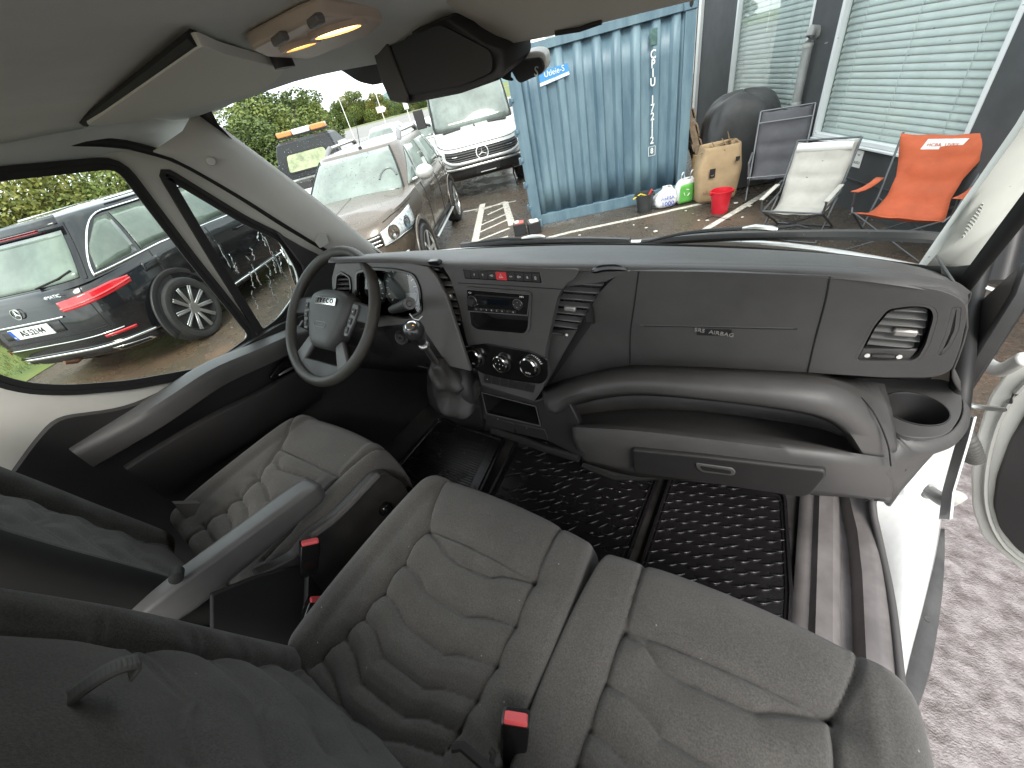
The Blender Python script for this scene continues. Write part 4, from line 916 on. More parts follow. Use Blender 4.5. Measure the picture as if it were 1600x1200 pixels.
# backrests
bu = V((0, -.20, 1)).normalized()
fb = ((-.135, -.085, 1.10), (1, 0, 0), bu)
kg = [uvl(fb, zb(*g), -.0) for g in (((570, 680), (680, 830), (790, 960), (760, 1020), (740, 1100), (760, 1240)), ((850, 675), (950, 760), (1060, 890), (1110, 960), (1095, 1010), (1120, 1100), (1150, 1240)),
    ((1090, 705), (1200, 800), (1340, 940), (1360, 990), (1360, 1040), (1420, 1143)), ((1250, 715), (1400, 840), (1530, 960), (1545, 1020), (1610, 1120)),
    ((200, 520), (330, 560), (420, 640)), ((640, 545), (760, 620), (840, 665)), ((905, 595), (1000, 660), (1090, 700)), ((1090, 630), (1180, 660), (1240, 710)), ((1230, 655), (1340, 720), (1560, 880), (1640, 960)))]
ks = [[(.066, 0), (.070, .2), (.078, .40), (.095, .56), (.12, .66)]]
back, _ = pad('backrest', *fb, .450, .66, FAB2, bench, kg, ks, bol=(.028, .008), bw=.066, thick=.10, edge=(.04, .03, .04, .05), gd=-.0042, crown=.02)
fb2 = ((.305, -.075, 1.06), (1, 0, 0), V((0, -.16, 1)).normalized())
pad('backrest', *fb2, .47, .52, FAB, bench, (), (), bol=(.02, .02), thick=.10, edge=(.05, .05, .05, .06), res=.008)
# pull strap between the backrests, ribbed webbing
a, b = P(112, 1092, y=-.155), P(196, 1052, y=-.128)
bm = NB(); pts = spline([a+(a-b)*.15-V((0, .01, 0)), a+V((0, .004, .002)), a.lerp(b, .5)+V((0, .012, .004)), b+V((0, .010, 0)), b+V((0, .000, -.004))], 64)
wv = (b-a).cross(V((0, 1, .3))).normalized()*.011
R = [[p-wv, p-wv*.5+V((0, .0012*(i % 3 > 0), 0)), p+V((0, .0012*(i % 3 > 0), 0)), p+wv*.5+V((0, .0012*(i % 3 > 0), 0)), p+wv] for i, p in enumerate(pts)]
grid(bm, R)
ob('pull_strap', bm, mat('webbing', (.07, .07, .068), .7), bench, ang=25, solid=.0025)
# buckles
def buckle(cap, low, wvec, dvec, parent):
    """cap: centre of the red top; low: foot of the stalk"""
    cap, low = V(cap), V(low); ax = (cap-low).normalized(); s = V(wvec); s = (s-ax*s.dot(ax)).normalized(); t = ax.cross(s)
    def ring_(h, a, b): return [cap+ax*h+s*x*a+t*y*b for x, y in rr(-1, -1, 1, 1, .3, 3)]
    bm = NB(); rings(bm, [ring_(-.075, .012, .007), ring_(-.06, .017, .010), ring_(-.01, .0185, .0115), ring_(0, .018, .011)]); o_ = ob('seat_belt_buckle', bm, PLB, parent, ang=45)
    bm = NB(); rings(bm, [ring_(.0, .0165, .0098), ring_(.004, .016, .0092)]); return o_, ring_, s, t, ax, cap, low
RBT = mat('buckle_red', (.72, .10, .11), .35, bump=.1, bscale=200)
def buckle_full(cap, low, w_, parent):
    cap, low = V(cap), V(low); ax = (cap-low).normalized(); s = V(w_); s = (s-ax*s.dot(ax)).normalized(); t = ax.cross(s)
    rg_ = lambda h, a, b, ox=0, oy=0: [cap+ax*h+s*(x*a+ox)+t*(y*b+oy) for x, y in rr(-1, -1, 1, 1, .25, 3)]
    bm = NB(); rings(bm, [rg_(-.080, .013, .008), rg_(-.062, .018, .0115), rg_(-.01, .0195, .013), rg_(.002, .0190, .0125)])
    tube(bm, [low, cap-ax*.075], .007, 8, flat=.6); ob('seat_belt_buckle', bm, PLB, parent, ang=45)
    bm = NB(); rings(bm, [rg_(0, .0165, .0075, 0, -.0035), rg_(.0055, .0165, .0075, 0, -.0035), rg_(.008, .0150, .006, 0, -.0035)]); ob('release_button', bm, RBT, parent, ang=45)
    bm = NB(); rings(bm, [rg_(.0, .014, .002, 0, .0085), rg_(.0035, .014, .002, 0, .0085)]); ob('belt_slot', bm, PLM, parent)
buckle_full(P(806, 1122, z=1.225), P(800, 1230, z=1.11), (.9, .5, 0), bench)
buckle_full(P(496, 938, x=-.185), P(474, 1000, x=-.19), (.3, 1, 0), bench)
# recliner bracket beside the middle backrest
bm = NB(); pts = [P(a, b, z=1.235) for a, b in ((706, 1168), (722, 1166), (750, 1190), (800, 1230))]
tube(bm, pts, .006, 6, flat=.6); tube(bm, [P(766, 1172, z=1.235), P(772, 1176, z=1.235), P(764, 1205, z=1.225)], .004, 6); ob('recliner_bracket', bm, PLD, bench)

# ---- driver's seat -------------------------------------------------------
bm = NB(); prism(bm, [(-.76, -.06, .71), (-.31, -.06, .71), (-.31, .30, .71), (-.76, .30, .71)], (0, 0, .37))
dseat = part('driver_seat', bm, PLD, bev=.02)
fd = ((-.765, -.085, ZS), (1, 0, 0), (0, 1, 0))
dg_ = [uvl(fd, z1(*g)) for g in (((1090, 415), (1105, 440), (1160, 455), (1240, 480)), ((1005, 465), (1045, 510), (1060, 560), (1130, 600), (1180, 610)), ((935, 540), (970, 590), (975, 640), (1060, 700), (1120, 700)), ((880, 595), (905, 650), (910, 700), (980, 760)), ((790, 650), (840, 720), (900, 790)))]
ds_ = [uvl(fd, z1(*g)) for g in (((1165, 235), (1110, 340), (1060, 420), (980, 520), (890, 590), (790, 660), (720, 720)), ((1105, 362), (1335, 470)), ((1500, 340), (1420, 400), (1340, 470), (1240, 580), (1150, 690), (1040, 800)))]
pad('seat_cushion', *fd, .475, .465, FAB, dseat, dg_, ds_, bol=(.024, .020), bw=.07, thick=.13, edge=(.045, .04, .03, .05), k=.3)
fdb = ((-.77, -.115, 1.10), (1, 0, 0), V((0, -.20, 1)).normalized())
z0 = lambda *ps: z1(*ps)
bg_ = [[(a, v0+.05*math.sin((a-.08)/.29*pi)+.012*math.sin(a*60)) for a in np.linspace(.085, .36, 12)] for v0 in (.12, .21, .30, .39, .48)]
_bg = [uvl(fdb, z0(*g), .0) for g in (((20, 480), (70, 540), (140, 580), (250, 600), (265, 560)), ((120, 470), (220, 500), (260, 545)), ((230, 500), (330, 560), (420, 620)), ((400, 520), (500, 590), (560, 640)), ((520, 560), (600, 610), (660, 650)))]
bs_ = [[(.078, 0), (.080, .3), (.09, .6)], [(.367, 0), (.365, .3), (.355, .6)]]
pad('backrest', *fdb, .445, .66, FAB2, dseat, bg_, bs_, bol=(.035, .035), bw=.075, thick=.115, edge=(.045, .045, .05, .05), crown=.01, gd=-.003, skirt=PLM)
bm = NB(); prism(bm, [V((-.318, -.135, 1.12)), V((-.318, -.30, 1.72)), V((-.318, -.36, 1.72)), V((-.318, -.24, 1.12))], (-.02, 0, 0)); ob('backrest_side', bm, PLM, dseat, bev=.006)
# armrest folded up beside the backrest
aa, ab_ = P(300, 902, x=-.315), P(496, 756, x=-.315)
bm = NB(); d = (ab_-aa).normalized(); s = V((1, 0, 0)); u = s.cross(d).normalized(); u = u if u.z > 0 else -u
def sec(t, hw, up_, dn): 
    c = aa.lerp(ab_, t); return [c+s*x*hw+u*(y*(up_ if y > 0 else dn)) for x, y in rr(-1, -1, 1, 1, .45, 4)]
rings(bm, [sec(-.42, .018, .012, .04), sec(-.10, .022, .020, .055), sec(.0, .024, .022, .055), sec(.35, .027, .022, .048), sec(.8, .030, .022, .040), sec(.93, .030, .020, .036), sec(.985, .026, .015, .030), sec(1.0, .018, .006, .022)])
ob('armrest', bm, mat('armrest_vinyl', (.10, .10, .10), .38, bump=.2, bscale=500, var=.15, vscale=6), dseat, ang=55)
bm = NB(); lathe(bm, [(.011, -.01), (.011, .012), (.006, .014), (0, .014)], 16, axis(P(276, 898, x=-.30), (1, -.3, .2))); ob('armrest_pivot', bm, PLM, dseat)
# plastic side cover with round adjuster
XS = -.265
cov = [P(a, b, x=XS) for a, b in ((604, 737), (630, 752), (640, 772), (622, 830), (560, 900), (500, 960), (440, 960), (400, 900), (432, 886), (462, 870), (486, 838), (530, 804), (590, 742))]
bm = NB(); prism(bm, roundpoly(cov, .012), (-.03, 0, 0)); ob('side_cover', bm, mat('cover_plastic', (.045, .043, .042), .42, bump=.2, bscale=600, var=.3, vscale=9, rvar=.1), dseat, bev=.008, seg=3)
bm = NB(); tube(bm, spline([p+V((.002, 0, 0)) for p in (cov[-1], cov[-2], cov[-3])], 12), .009, 8); ob('cover_edge', bm, PL, dseat)
bm = NB(); lathe(bm, [(.019, -.004), (.019, .002), (.0155, .003), (.0145, .010), (.012, .012), (.006, .0105), (.005, .013), (0, .013)], 32, axis(P(602, 795, x=XS+.003), (1, -.1, .15))); ob('lumbar_knob', bm, PLB, dseat)
buckle_full(P(484, 848, x=-.235), P(476, 990, x=-.25), (.35, 1, 0), dseat)
bm = NB(); tube(bm, [P(480, 880, x=-.24), P(478, 940, x=-.24), P(470, 985, x=-.245)], .008, 6, flat=.4); ob('buckle_stalk', bm, PLM, dseat)
bm = NB(); lathe(bm, [(.010, 0), (.010, .006), (.006, .007), (0, .007)], 12, axis(P(482, 948, x=-.225), (1, -.4, .4))); ob('anchor_bolt', bm, ALU, dseat)
bm = NB(); prism(bm, [P(a, b, x=-.258) for a, b in ((395, 903), (440, 890), (475, 884), (530, 960), (520, 1060), (420, 1060), (330, 990), (330, 930))], (-.01, 0, 0)); ob('floor_black_cover', bm, PLM, dseat, bev=.004)  # black sheet added to darken the lit floor patch beside the seat
bm = NB(); prism(bm, [P(a, b, x=-.60) for a, b in ((268, 783), (308, 782), (300, 800), (285, 806))], (.02, 0, 0)); ob('seat_rail', bm, PL, dseat)

# ---- floor, mats, step ------------------------------------------------------
zf = .705
def tread(name, corners, label, mt, rim=.012):
    o_ = empty(name, sum(corners, V())/len(corners), label=label, cat='floor mat', group='rubber mats on the cab floor')
    c0 = V(o_.location); bm = NB(); lp = roundpoly([p-c0 for p in corners], .025); prism(bm, lp, (0, 0, .006)); base_ = ob('mat_sheet', bm, mt, o_, bev=.002)
    bm = NB(); tube(bm, [p*.985+V((0, 0, .010)) for p in lp], rim*.5, 6, closed=True); tube(bm, [p*.93+V((0, 0, .007)) for p in lp], .004, 5, closed=True); ob('mat_rim', bm, mt, o_)
    return o_, c0, lp
def inpoly(q, L):
    r = False; j = len(L)-1
    for i in range(len(L)):
        if (L[i].y > q[1]) != (L[j].y > q[1]) and q[0] < (L[j].x-L[i].x)*(q[1]-L[i].y)/(L[j].y-L[i].y)+L[i].x: r = not r
        j = i
    return r
zp = .712
m1, c1, l1 = tread('floor_mat', [V((.33, .42, zp)), V((.70, .42, zp)), V((.695, .64, zp)), V((.66, .96, zp)), V((.33, .96, zp))], 'black rubber mat with clean curved treads before the outer passenger seat', MAT_)
m2, c2, l2 = tread('floor_mat', [V((-.215, .40, zp)), V((.295, .40, zp)), V((.30, .98, zp)), V((-.30, .98, zp))], 'wet black rubber mat with worn treads before the middle seat', MAT_)
m3, c3, l3 = tread('floor_mat', [V((-.70, .40, zp)), V((-.24, .40, zp)), V((-.33, .84, zp)), V((-.72, .84, zp))], 'black rubber mat with straight ribs below the pedals', MAT_)
def ticks(o_, c0, lp, pitchx, pitchy, clean, seed):
    r_ = random.Random(seed); bm = NB(); xs = [p.x for p in lp]; ys = [p.y for p in lp]
    i = 0; x = min(xs)+.03
    while x < max(xs)-.02:
        y = min(ys)+.02+(i % 2)*pitchy/2
        while y < max(ys)-.02:
            for sgn in (1, -1):
                cx, cy_ = x+sgn*.013, y+(0 if sgn > 0 else pitchy*.5)
                if inpoly((cx*1.08, cy_*1.08), lp) and r_.random() < clean:
                    a0 = (r_.uniform(-.1, .1) if clean > .9 else r_.uniform(-.7, .7))
                    pts = [V((cx+.0175*t*cos(a0)-.004*(1-t*t)*sin(a0), cy_+.0175*t*sin(a0)-.006*(1-t*t)+.007*t, .0065+.0020*(1-t*t))) for t in (-1, -.4, .3, 1)]
                    tube(bm, pts, [.0014, .0036, .0036, .0016], 5, flat=1.0)
            y += pitchy
        x += pitchx; i += 1
    tag(ob('mat_tread', bm, MAT_, o_, ang=80), kind='stuff')
ticks(m1, c1, l1, .058, .037, 1.0, 3); ticks(m2, c2, l2, .058, .037, .75, 5)
bm = NB()
for k in range(38):
    y = -.205+k*.0112; bar(bm, V((-.20+.04*k/38, y, .0075)), V((.20-.10*k/38, y, .0075)), .0045, .005)
tag(ob('mat_ribs', bm, MAT_, m3), kind='stuff')
# footwell walls and the passenger step
bm = NB(); rs = []
cs = [(.70, .712), (.735, .716), (.745, .735), (.775, .74), (.79, .722), (.80, .700), (.825, .695), (.835, .745), (.855, .750), (.885, .748)]
yy = [.30, .45, .60, .75, .88, .98, 1.06]; 
for y in yy: rs.append([V((x-.035*max(0, (y-.75)/.3)**2*(x > .8), y, z)) for x, z in cs])
grid(bm, rs); sillp = part('sill_cover', bm, mat('sill_plastic', (.20, .185, .182), .5, bump=.2, bscale=500, var=.25, vscale=6, rvar=.1), ang=50, solid=.004)
bm = NB(); tube(bm, spline([V((.888, .25, .746)), V((.888, .5, .748)), V((.885, .7, .748)), V((.872, .85, .75)), V((.85, .95, .79)), V((.838, .98, .90)), V((.835, .97, 1.05))], 30), .009, 8); part('sill_seal', bm, mat('seal_grey', (.09, .085, .085), .6), ang=60)
# painted sill and lower step
R = [spline(r, 24) for r in (
    [V((.884, .10, .738)), V((.886, .25, .738)), V((.887, .5, .740)), V((.884, .7, .740)), V((.871, .85, .743)), V((.858, .95, .78)), V((.850, .985, .88))],
    [P(1370, 1150, z=.735), P(1390, 1040, z=.735), P(1412, 940, z=.735), P(1425, 860, z=.74), P(1436, 790, z=.76), P(1450, 735, z=.80), P(1468, 690, z=.87)],
    [P(1396, 1120, z=.715), P(1416, 1030, z=.715), P(1437, 950, z=.715), P(1456, 870, z=.715), P(1466, 810, z=.73), P(1474, 745, z=.79), P(1490, 690, z=.86)],
    [P(1400, 1122, z=.68), P(1419, 1032, z=.68), P(1440, 952, z=.68), P(1459, 872, z=.69), P(1470, 810, z=.70), P(1480, 745, z=.77), P(1500, 690, z=.85)])]
bm = NB(); grid(bm, R); part('door_sill', bm, mat('sill_paint', (.60, .61, .60), .35, coat=.3, var=.08, vscale=9), ang=60, solid=.006)
so1 = [(1402, 1130), (1425, 1050), (1448, 950), (1464, 860), (1468, 826)]; so2 = [(1412, 1128), (1444, 1040), (1466, 940), (1473, 870), (1474, 826)]
bm = NB(); a = spline([P(x, y, z=.695) for x, y in ((1386, 1130), (1408, 1050), (1434, 955), (1456, 870), (1466, 826))], 16); b = spline([P(x, y, z=.685) for x, y in ((1422, 1128), (1452, 1040), (1469, 940), (1474, 870), (1474, 826))], 16)
grid(bm, [a, b, [p+V((.008, 0, -.03)) for p in b], [p+V((-.02, 0, -.14)) for p in b]])
stp = part('step_trim', bm, mat('step_plastic', (.075, .075, .074), .5, bump=.3, bscale=300, var=.3, vscale=8), ang=40, solid=.005)
bm = NB(); lathe(bm, [(.007, 0), (.007, .003), (.003, .0035), (0, .002)], 14, axis(P(1449, 967, z=.692), (0, 0, 1))); ob('trim_screw', bm, PL, stp)
# ---- open passenger door -----------------------------------------------------
dq = plane3((1.02, 1.20, .6), (1.02, 1.20, 1.4), (1.75, .86, 1.0))
nd = dq[1] if dq[1].y < 0 else -dq[1]      # towards the cab
D = lambda o, *ps: [P(a, b, pl=(dq[0]+nd*o, nd)) for a, b in ps]
rimp = [(1760, 500), (1640, 530), (1572, 580), (1544, 622), (1526, 680), (1516, 740), (1518, 795), (1534, 840), (1570, 870), (1610, 905), (1680, 930), (1800, 940)]
bm = NB(); prism(bm, roundpoly(D(0, *rimp), .02), -nd*.05)
pdoor = part('passenger_door', bm, DP, bev=.015, seg=3)
bm = NB(); prism(bm, roundpoly(D(.012, (1760, 560), (1660, 590), (1605, 640), (1576, 690), (1556, 745), (1550, 790), (1560, 825), (1590, 862), (1640, 890), (1800, 910)), .02), -nd*.014); ob('door_lining', bm, PLD, pdoor, bev=.006)
bm = NB(); tube(bm, spline(D(.006, (1700, 545), (1610, 592), (1570, 640), (1550, 690), (1540, 745), (1541, 790), (1554, 830), (1582, 866), (1640, 900)), 26), .006, 6); ob('door_weatherstrip', bm, mat('pale_seal', (.30, .30, .28), .6), pdoor)
# hinges, harness and the dark gap behind the seal
for (p, q, r_) in (((1528, 556, 1.0), (1560, 578, 1.0), (1600, 560, 1.0)), ((1452, 768, .95), (1478, 782, .95), (1500, 772, .96))):
    bm = NB(); a, b, c_ = [P(x, y, x=z) for x, y, z in (p, q, r_)]; up = V((0, 0, 1))
    tube(bm, spline([a, b, c_], 9), .013, 8, flat=1.4)
    lathe(bm, [(.010, -.022), (.010, .022)], 14, M.Translation(a)); part('door_hinge', bm, mat('hinge_paint', (.50, .50, .47), .4, var=.1, vscale=20), bev=.004)
bm = NB(); prism(bm, [P(a, b, x=.93) for a, b in ((1466, 812), (1484, 812), (1488, 770), (1512, 690), (1522, 652), (1508, 650), (1490, 700), (1472, 765))], (.006, .006, 0)); part('hinge_post', bm, WHT, bev=.002)
bm = NB(); pth = spline([P(1478, 655, x=.90), P(1496, 668, x=.92), P(1512, 690, x=.95), P(1522, 716, x=.99)], 36)
tube(bm, pth, [.019 if i % 3 else .0155 for i in range(36)], 12); part('door_harness', bm, mat('harness_rubber', (.07, .068, .062), .55), ang=60)
bm = NB(); tube(bm, spline([P(1500, 630, x=.90), P(1530, 636, x=.93), P(1568, 640, x=1.0)], 10), .006, 6); part('check_strap', bm, ALU)
bm = NB(); prism(bm, [V((.865, .97, .60)), V((.865, .96, 1.2)), V((.865, .97, 1.42)), V((.865, 1.0, 1.47)), V((.865, 1.10, 1.30)), V((.865, 1.12, .62))], (.03, 0, 0)); part('hinge_pillar', bm, mat('pillar_black', (.02, .02, .02), .4, var=.4, vscale=10), bev=.006)
# ---- bonnet edge and wipers outside the glass --------------------------------------
bm = NB(); R = []
for t in (0, .25, .5, .75, 1):
    R.append([p+V((0, .03+.16*t, -.012-.10*t*t+.006*(1-t))) for p in spline([(-.95, 1.02, 1.43), (-.5, 1.13, 1.425), (0, 1.18, 1.425), (.45, 1.165, 1.428), (.78, 1.10, 1.395), (.95, 1.0, 1.36)], 30)])
grid(bm, R); part('bonnet', bm, WHT, ang=70, solid=.004)
def wiper(pts, pts2, knuckle):
    bm = NB(); tube(bm, spline([P(*p, y=1.20) for p in pts], 26), .014, 6, flat=.9); w_ = part('wiper', bm, PLD)
    bm = NB(); tube(bm, spline([P(*p, y=1.17) for p in pts2], 20), [.004+.004*sin(pi*i/19) for i in range(20)], 6, flat=.6); ob('wiper_arm', bm, PLM, w_)
    bm = NB(); tube(bm, [P(*p, y=1.165) for p in knuckle], [.006, .012, .011, .006], 8, flat=.6); ob('wiper_joint', bm, ALU, w_)
wiper([(1003, 380), (1060, 374), (1150, 369), (1300, 367), (1420, 369), (1474, 373)], [(1000, 380), (1060, 366), (1110, 360), (1160, 357), (1215, 356), (1245, 352), (1262, 356)], [(1160, 357), (1180, 355), (1205, 357), (1215, 358)])
wiper([(722, 384), (780, 380), (850, 377), (920, 376), (984, 378)], [(735, 380), (780, 374), (820, 373), (850, 371)], [(816, 372), (830, 370), (846, 370), (852, 371)])
# ================================================================ THE YARD OUTSIDE
E1, E2 = V((.858, .5137, 0)), V((-.5137, .858, 0)); Y0 = V((-2.839, 5.401, 0)); YA = atan2(E1.y, E1.x)
def YD(a, b, z=0): return Y0+E1*a+E2*b+V((0, 0, z))
def ground_mat():
    m_ = mat('wet_asphalt', (.06, .05, .04), .5); t = m_.node_tree; b = t.nodes['Principled BSDF']; N_ = t.nodes.new; Lk = t.links.new
    c_ = N_('ShaderNodeTexCoord')
    def noise(s, d=5, r=.6):
        n_ = N_('ShaderNodeTexNoise'); n_.inputs['Scale'].default_value = s; n_.inputs['Detail'].default_value = d; n_.inputs['Roughness'].default_value = r; Lk(c_.outputs['Object'], n_.inputs['Vector']); return n_
    big, mid2, fine, grit = noise(.35), noise(1.7, 6, .7), noise(38, 4, .7), noise(150, 2)
    r1 = N_('ShaderNodeValToRGB'); e = r1.color_ramp.elements
    e[0].position, e[0].color = .34, (.062, .054, .045, 1); e[1].position, e[1].color = .66, (.150, .098, .062, 1)
    e2 = r1.color_ramp.elements.new(.5); e2.color = (.100, .078, .057, 1)
    ad = N_('ShaderNodeMath'); ad.operation = 'ADD'; sc1 = N_('ShaderNodeMath'); sc1.operation = 'MULTIPLY_ADD'; sc1.inputs[1].default_value = .5; sc1.inputs[2].default_value = -.25
    Lk(mid2.outputs['Fac'], sc1.inputs[0]); Lk(big.outputs['Fac'], ad.inputs[0]); Lk(sc1.outputs[0], ad.inputs[1]); Lk(ad.outputs[0], r1.inputs[0])
    r2 = N_('ShaderNodeValToRGB'); r2.color_ramp.elements[0].position = .40; r2.color_ramp.elements[0].color = (.68, .66, .65, 1); r2.color_ramp.elements[1].position = .70; r2.color_ramp.elements[1].color = (1.35, 1.32, 1.30, 1)
    Lk(fine.outputs['Fac'], r2.inputs[0])
    mx_ = N_('ShaderNodeMixRGB'); mx_.blend_type = 'MULTIPLY'; mx_.inputs[0].default_value = 1; Lk(r1.outputs[0], mx_.inputs[1]); Lk(r2.outputs[0], mx_.inputs[2]); Lk(mx_.outputs[0], b.inputs['Base Color'])
    mr = N_('ShaderNodeMapRange'); mr.inputs[1].default_value = .40; mr.inputs[2].default_value = .62; mr.inputs[3].default_value = .12; mr.inputs[4].default_value = .5; Lk(mid2.outputs['Fac'], mr.inputs[0]); Lk(mr.outputs[0], b.inputs['Roughness'])
    bp = N_('ShaderNodeBump'); bp.inputs['Strength'].default_value = .9; bp.inputs['Distance'].default_value = .008; Lk(grit.outputs['Fac'], bp.inputs['Height'])
    bp2 = N_('ShaderNodeBump'); bp2.inputs['Strength'].default_value = .5; bp2.inputs['Distance'].default_value = .012; Lk(fine.outputs['Fac'], bp2.inputs['Height']); Lk(bp.outputs[0], bp2.inputs['Normal']); Lk(bp2.outputs[0], b.inputs['Normal'])
    return m_
GM = ground_mat()
bm = NB(); face(bm, [(-60, -40, 0), (60, -40, 0), (60, 60, 0), (-60, 60, 0)])
tag(ob('yard_ground', bm, GM, ang=0), kind='structure')
bm = NB(); lo = [(-60, -40), (60, -40), (60, 60), (-60, 60)]; hi = [(-2000, -2000), (2000, -2000), (2000, 2000), (-2000, 2000)]
for i in range(4): j = (i+1) % 4; face(bm, [(*lo[i], -.004), (*hi[i], -.004), (*hi[j], -.004), (*lo[j], -.004)])
GRS = mat('grass', (.075, .11, .025), .9, bump=.5, bscale=3, var=.5, vscale=.6, col2=(.17, .19, .04))
tag(ob('meadow', bm, GRS, ang=0), kind='structure')
def azp(az, d, z=0): a = radians(az); return V((CAM.x-sin(a)*d, CAM.y+cos(a)*d, z))
bm = NB(); prism(bm, [azp(38, 62, .004), azp(47, 66, .004), azp(56, 66, .004), azp(57, 100, .004), azp(51, 175, .004), azp(44, 170, .004), azp(38, 150, .004)], (0, 0, -.006))
tag(ob('road', bm, mat('road_asphalt', (.20, .19, .18), .8, var=.1, vscale=.2), ang=0), kind='structure')
bm = NB(); prism(bm, [azp(30, 215, .01), azp(60, 215, .01), azp(60, 222, .01), azp(30, 222, .01)], (0, 0, -.01)); tag(ob('path', bm, mat('gravel_path', (.34, .31, .27), .9), ang=0), kind='structure')
bm = NB(); R = []
for r_, zz in ((0, 1), (.35, .85), (.7, .4), (1, 0)): R.append([azp(38, 1500)+V((r_*420*cos(t), r_*420*sin(t), -6+75*zz*(1+.25*sin(3*t)))) for t in np.linspace(0, 2*pi, 30)])
grid(bm, R); tag(ob('hill', bm, mat('far_forest', (.10, .17, .16), .95, var=.2, vscale=.05)), kind='structure')

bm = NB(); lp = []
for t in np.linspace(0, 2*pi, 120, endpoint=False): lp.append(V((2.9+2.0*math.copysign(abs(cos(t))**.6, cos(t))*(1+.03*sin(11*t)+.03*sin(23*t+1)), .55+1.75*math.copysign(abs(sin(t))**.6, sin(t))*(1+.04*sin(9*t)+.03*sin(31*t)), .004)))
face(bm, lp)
GSHEEN = mat('gravel_painted_sheen', (.105, .085, .078), .24, bump=.9, bscale=150, bdist=.006, var=.5, vscale=16, spec=.8, rvar=.15, detail=10, stretch=(1, 1.3, 1), col2=(.32, .285, .28)); tag(ob('gravel_painted_sheen', bm, GSHEEN, ang=0), kind='structure')  # pale speckle paints the bright wet sheen into the colour
# ---- painted markings ----
LINE = mat('road_paint', (.62, .58, .50), .55, var=.35, vscale=18, bump=.4, bscale=150)
def stripe(name, pts, wd, label, grp='painted lines on the yard'):
    bm = NB(); p = [V(q) for q in pts]
    for a, b in zip(p, p[1:]):
        s = (b-a).normalized().cross(V((0, 0, 1)))*wd/2; prism(bm, [a+s+V((0, 0, .0045)), b+s+V((0, 0, .0045)), b-s+V((0, 0, .0045)), a-s+V((0, 0, .0045))], (0, 0, -.004))
    return tag(ob(name, bm, LINE, ang=0), label, 'marking', grp)
gz = lambda *ps: [P(a, b, z=0) for a, b in ps]
stripe('painted_line', gz((840, 376), (890, 363), (1000, 340), (1115, 314)), .07, 'long white line painted in front of the blue container')
stripe('painted_line', gz((1090, 366), (1130, 342), (1190, 306), (1215, 290)), .08, 'white line painted past the red bucket towards the wall')
hat = [((754, 319), (741, 384)), ((789, 316), (800, 352)), ((754, 328), (790, 315)), ((762, 336), (790, 323)), ((750, 353), (793, 334)), ((748, 364), (795, 343)), ((746, 377), (796, 357)), ((775, 375), (794, 370))]
bm = NB()
for k, (a, b) in enumerate(hat):
    a, b = gz(a, b); s = (b-a).normalized().cross(V((0, 0, 1)))*(.06 if k < 2 else .028); z_ = V((0, 0, .0045+.0006*k)); prism(bm, [a+s+z_, b+s+z_, b-s+z_, a-s+z_], (0, 0, -.004))
tag(ob('hatched_marking', bm, LINE, ang=0), 'white hatched box painted between the brown car and the container', 'marking', 'painted lines on the yard')
stripe('painted_line', gz((724, 331), (752, 326), (806, 314)), .05, 'faint white line painted behind the hatched box')
stripe('painted_line', gz((430, 505), (448, 490), (500, 450)), .07, 'white line painted beside the black car')

# ---- blue container ----
BLU = mat('container_blue', (.075, .132, .178), .45, var=.30, vscale=3.2, bump=.15, bscale=60, detail=9, rvar=.12, stretch=(1.6, 1, .28), col2=(.155, .235, .275))
con = empty('shipping_container', YD(0, 0), YA, 'weathered blue shipping container with white upright number standing by the workshop wall', 'container')
W_, H_, D_ = 2.34, 2.20, 2.95
bm = NB()                                                         # corrugated end wall with the recessed troughs
prof = []; x = .16; xe = W_-.13; pitch = (xe-x)/8.5
k = 0
while x < xe-.01:
    for dx, dy in ((0, 0), (.30, 0), (.42, .045), (.86, .045)):
        if x+dx*pitch < xe: prof.append((x+dx*pitch, .035+dy))
    x += pitch
prof.append((xe, .035))
grid(bm, [[V((a, b, z)) for a, b in prof] for z in np.linspace(.17, H_-.10, 6)])
ob('end_panel', bm, BLU, con, ang=25, solid=.004)
bm = NB()
for (x0, x1) in ((0, .16), (W_-.13, W_)): prism(bm, [(x0, 0, .0), (x1, 0, .0), (x1, .16, .0), (x0, .16, .0)], (0, 0, H_))
bm_ = bm; ob('corner_post', bm, BLU, con, bev=.008)
for z0, z1, nm in ((0.02, .17, 'bottom_rail'), (H_-.10, H_-.005, 'top_rail')):
    bm = NB(); prism(bm, [(.157, .012, z0), (W_-.127, .012, z0), (W_-.127, .10, z0), (.157, .10, z0)], (0, 0, z1-z0)); ob(nm, bm, BLU, con, bev=.006)
for x0 in (.0, W_-.15):
    for z0 in (.0, H_-.10):
        bm = NB(); box(bm, (x0+.075, .07, z0+.055), (.165, .165, .125)); c_ = ob('corner_casting', bm, BLU, con, bev=.012)
        bm = NB(); lathe(bm, [(.028, 0), (.030, -.002), (.030, .002), (.022, .003), (0, .003)], 16, axis((x0+.075, -.013, z0+.055), (0, -1, 0))@M.Diagonal((.75, 1.3, 1, 1))); ob('casting_hole', bm, PLM, con)
for x0 in (.02, W_-.02):                                             # long sides, roof and floor
    bm = NB(); pr = []
    y = .16
    while y < D_: pr += [(y, 0), (y+.09, 0), (y+.13, .04), (y+.22, .04)]; y += .27
    sg = 1 if x0 < 1 else -1
    grid(bm, [[V((x0+sg*b, a, z)) for a, b in pr] for z in (.12, H_-.03)]); ob('side_panel', bm, BLU, con, ang=25, solid=.004)
bm = NB(); prism(bm, [(.01, .02, H_-.03), (W_-.01, .02, H_-.03), (W_-.01, D_, H_-.03), (.01, D_, H_-.03)], (0, 0, .025)); ob('roof_panel', bm, BLU, con)
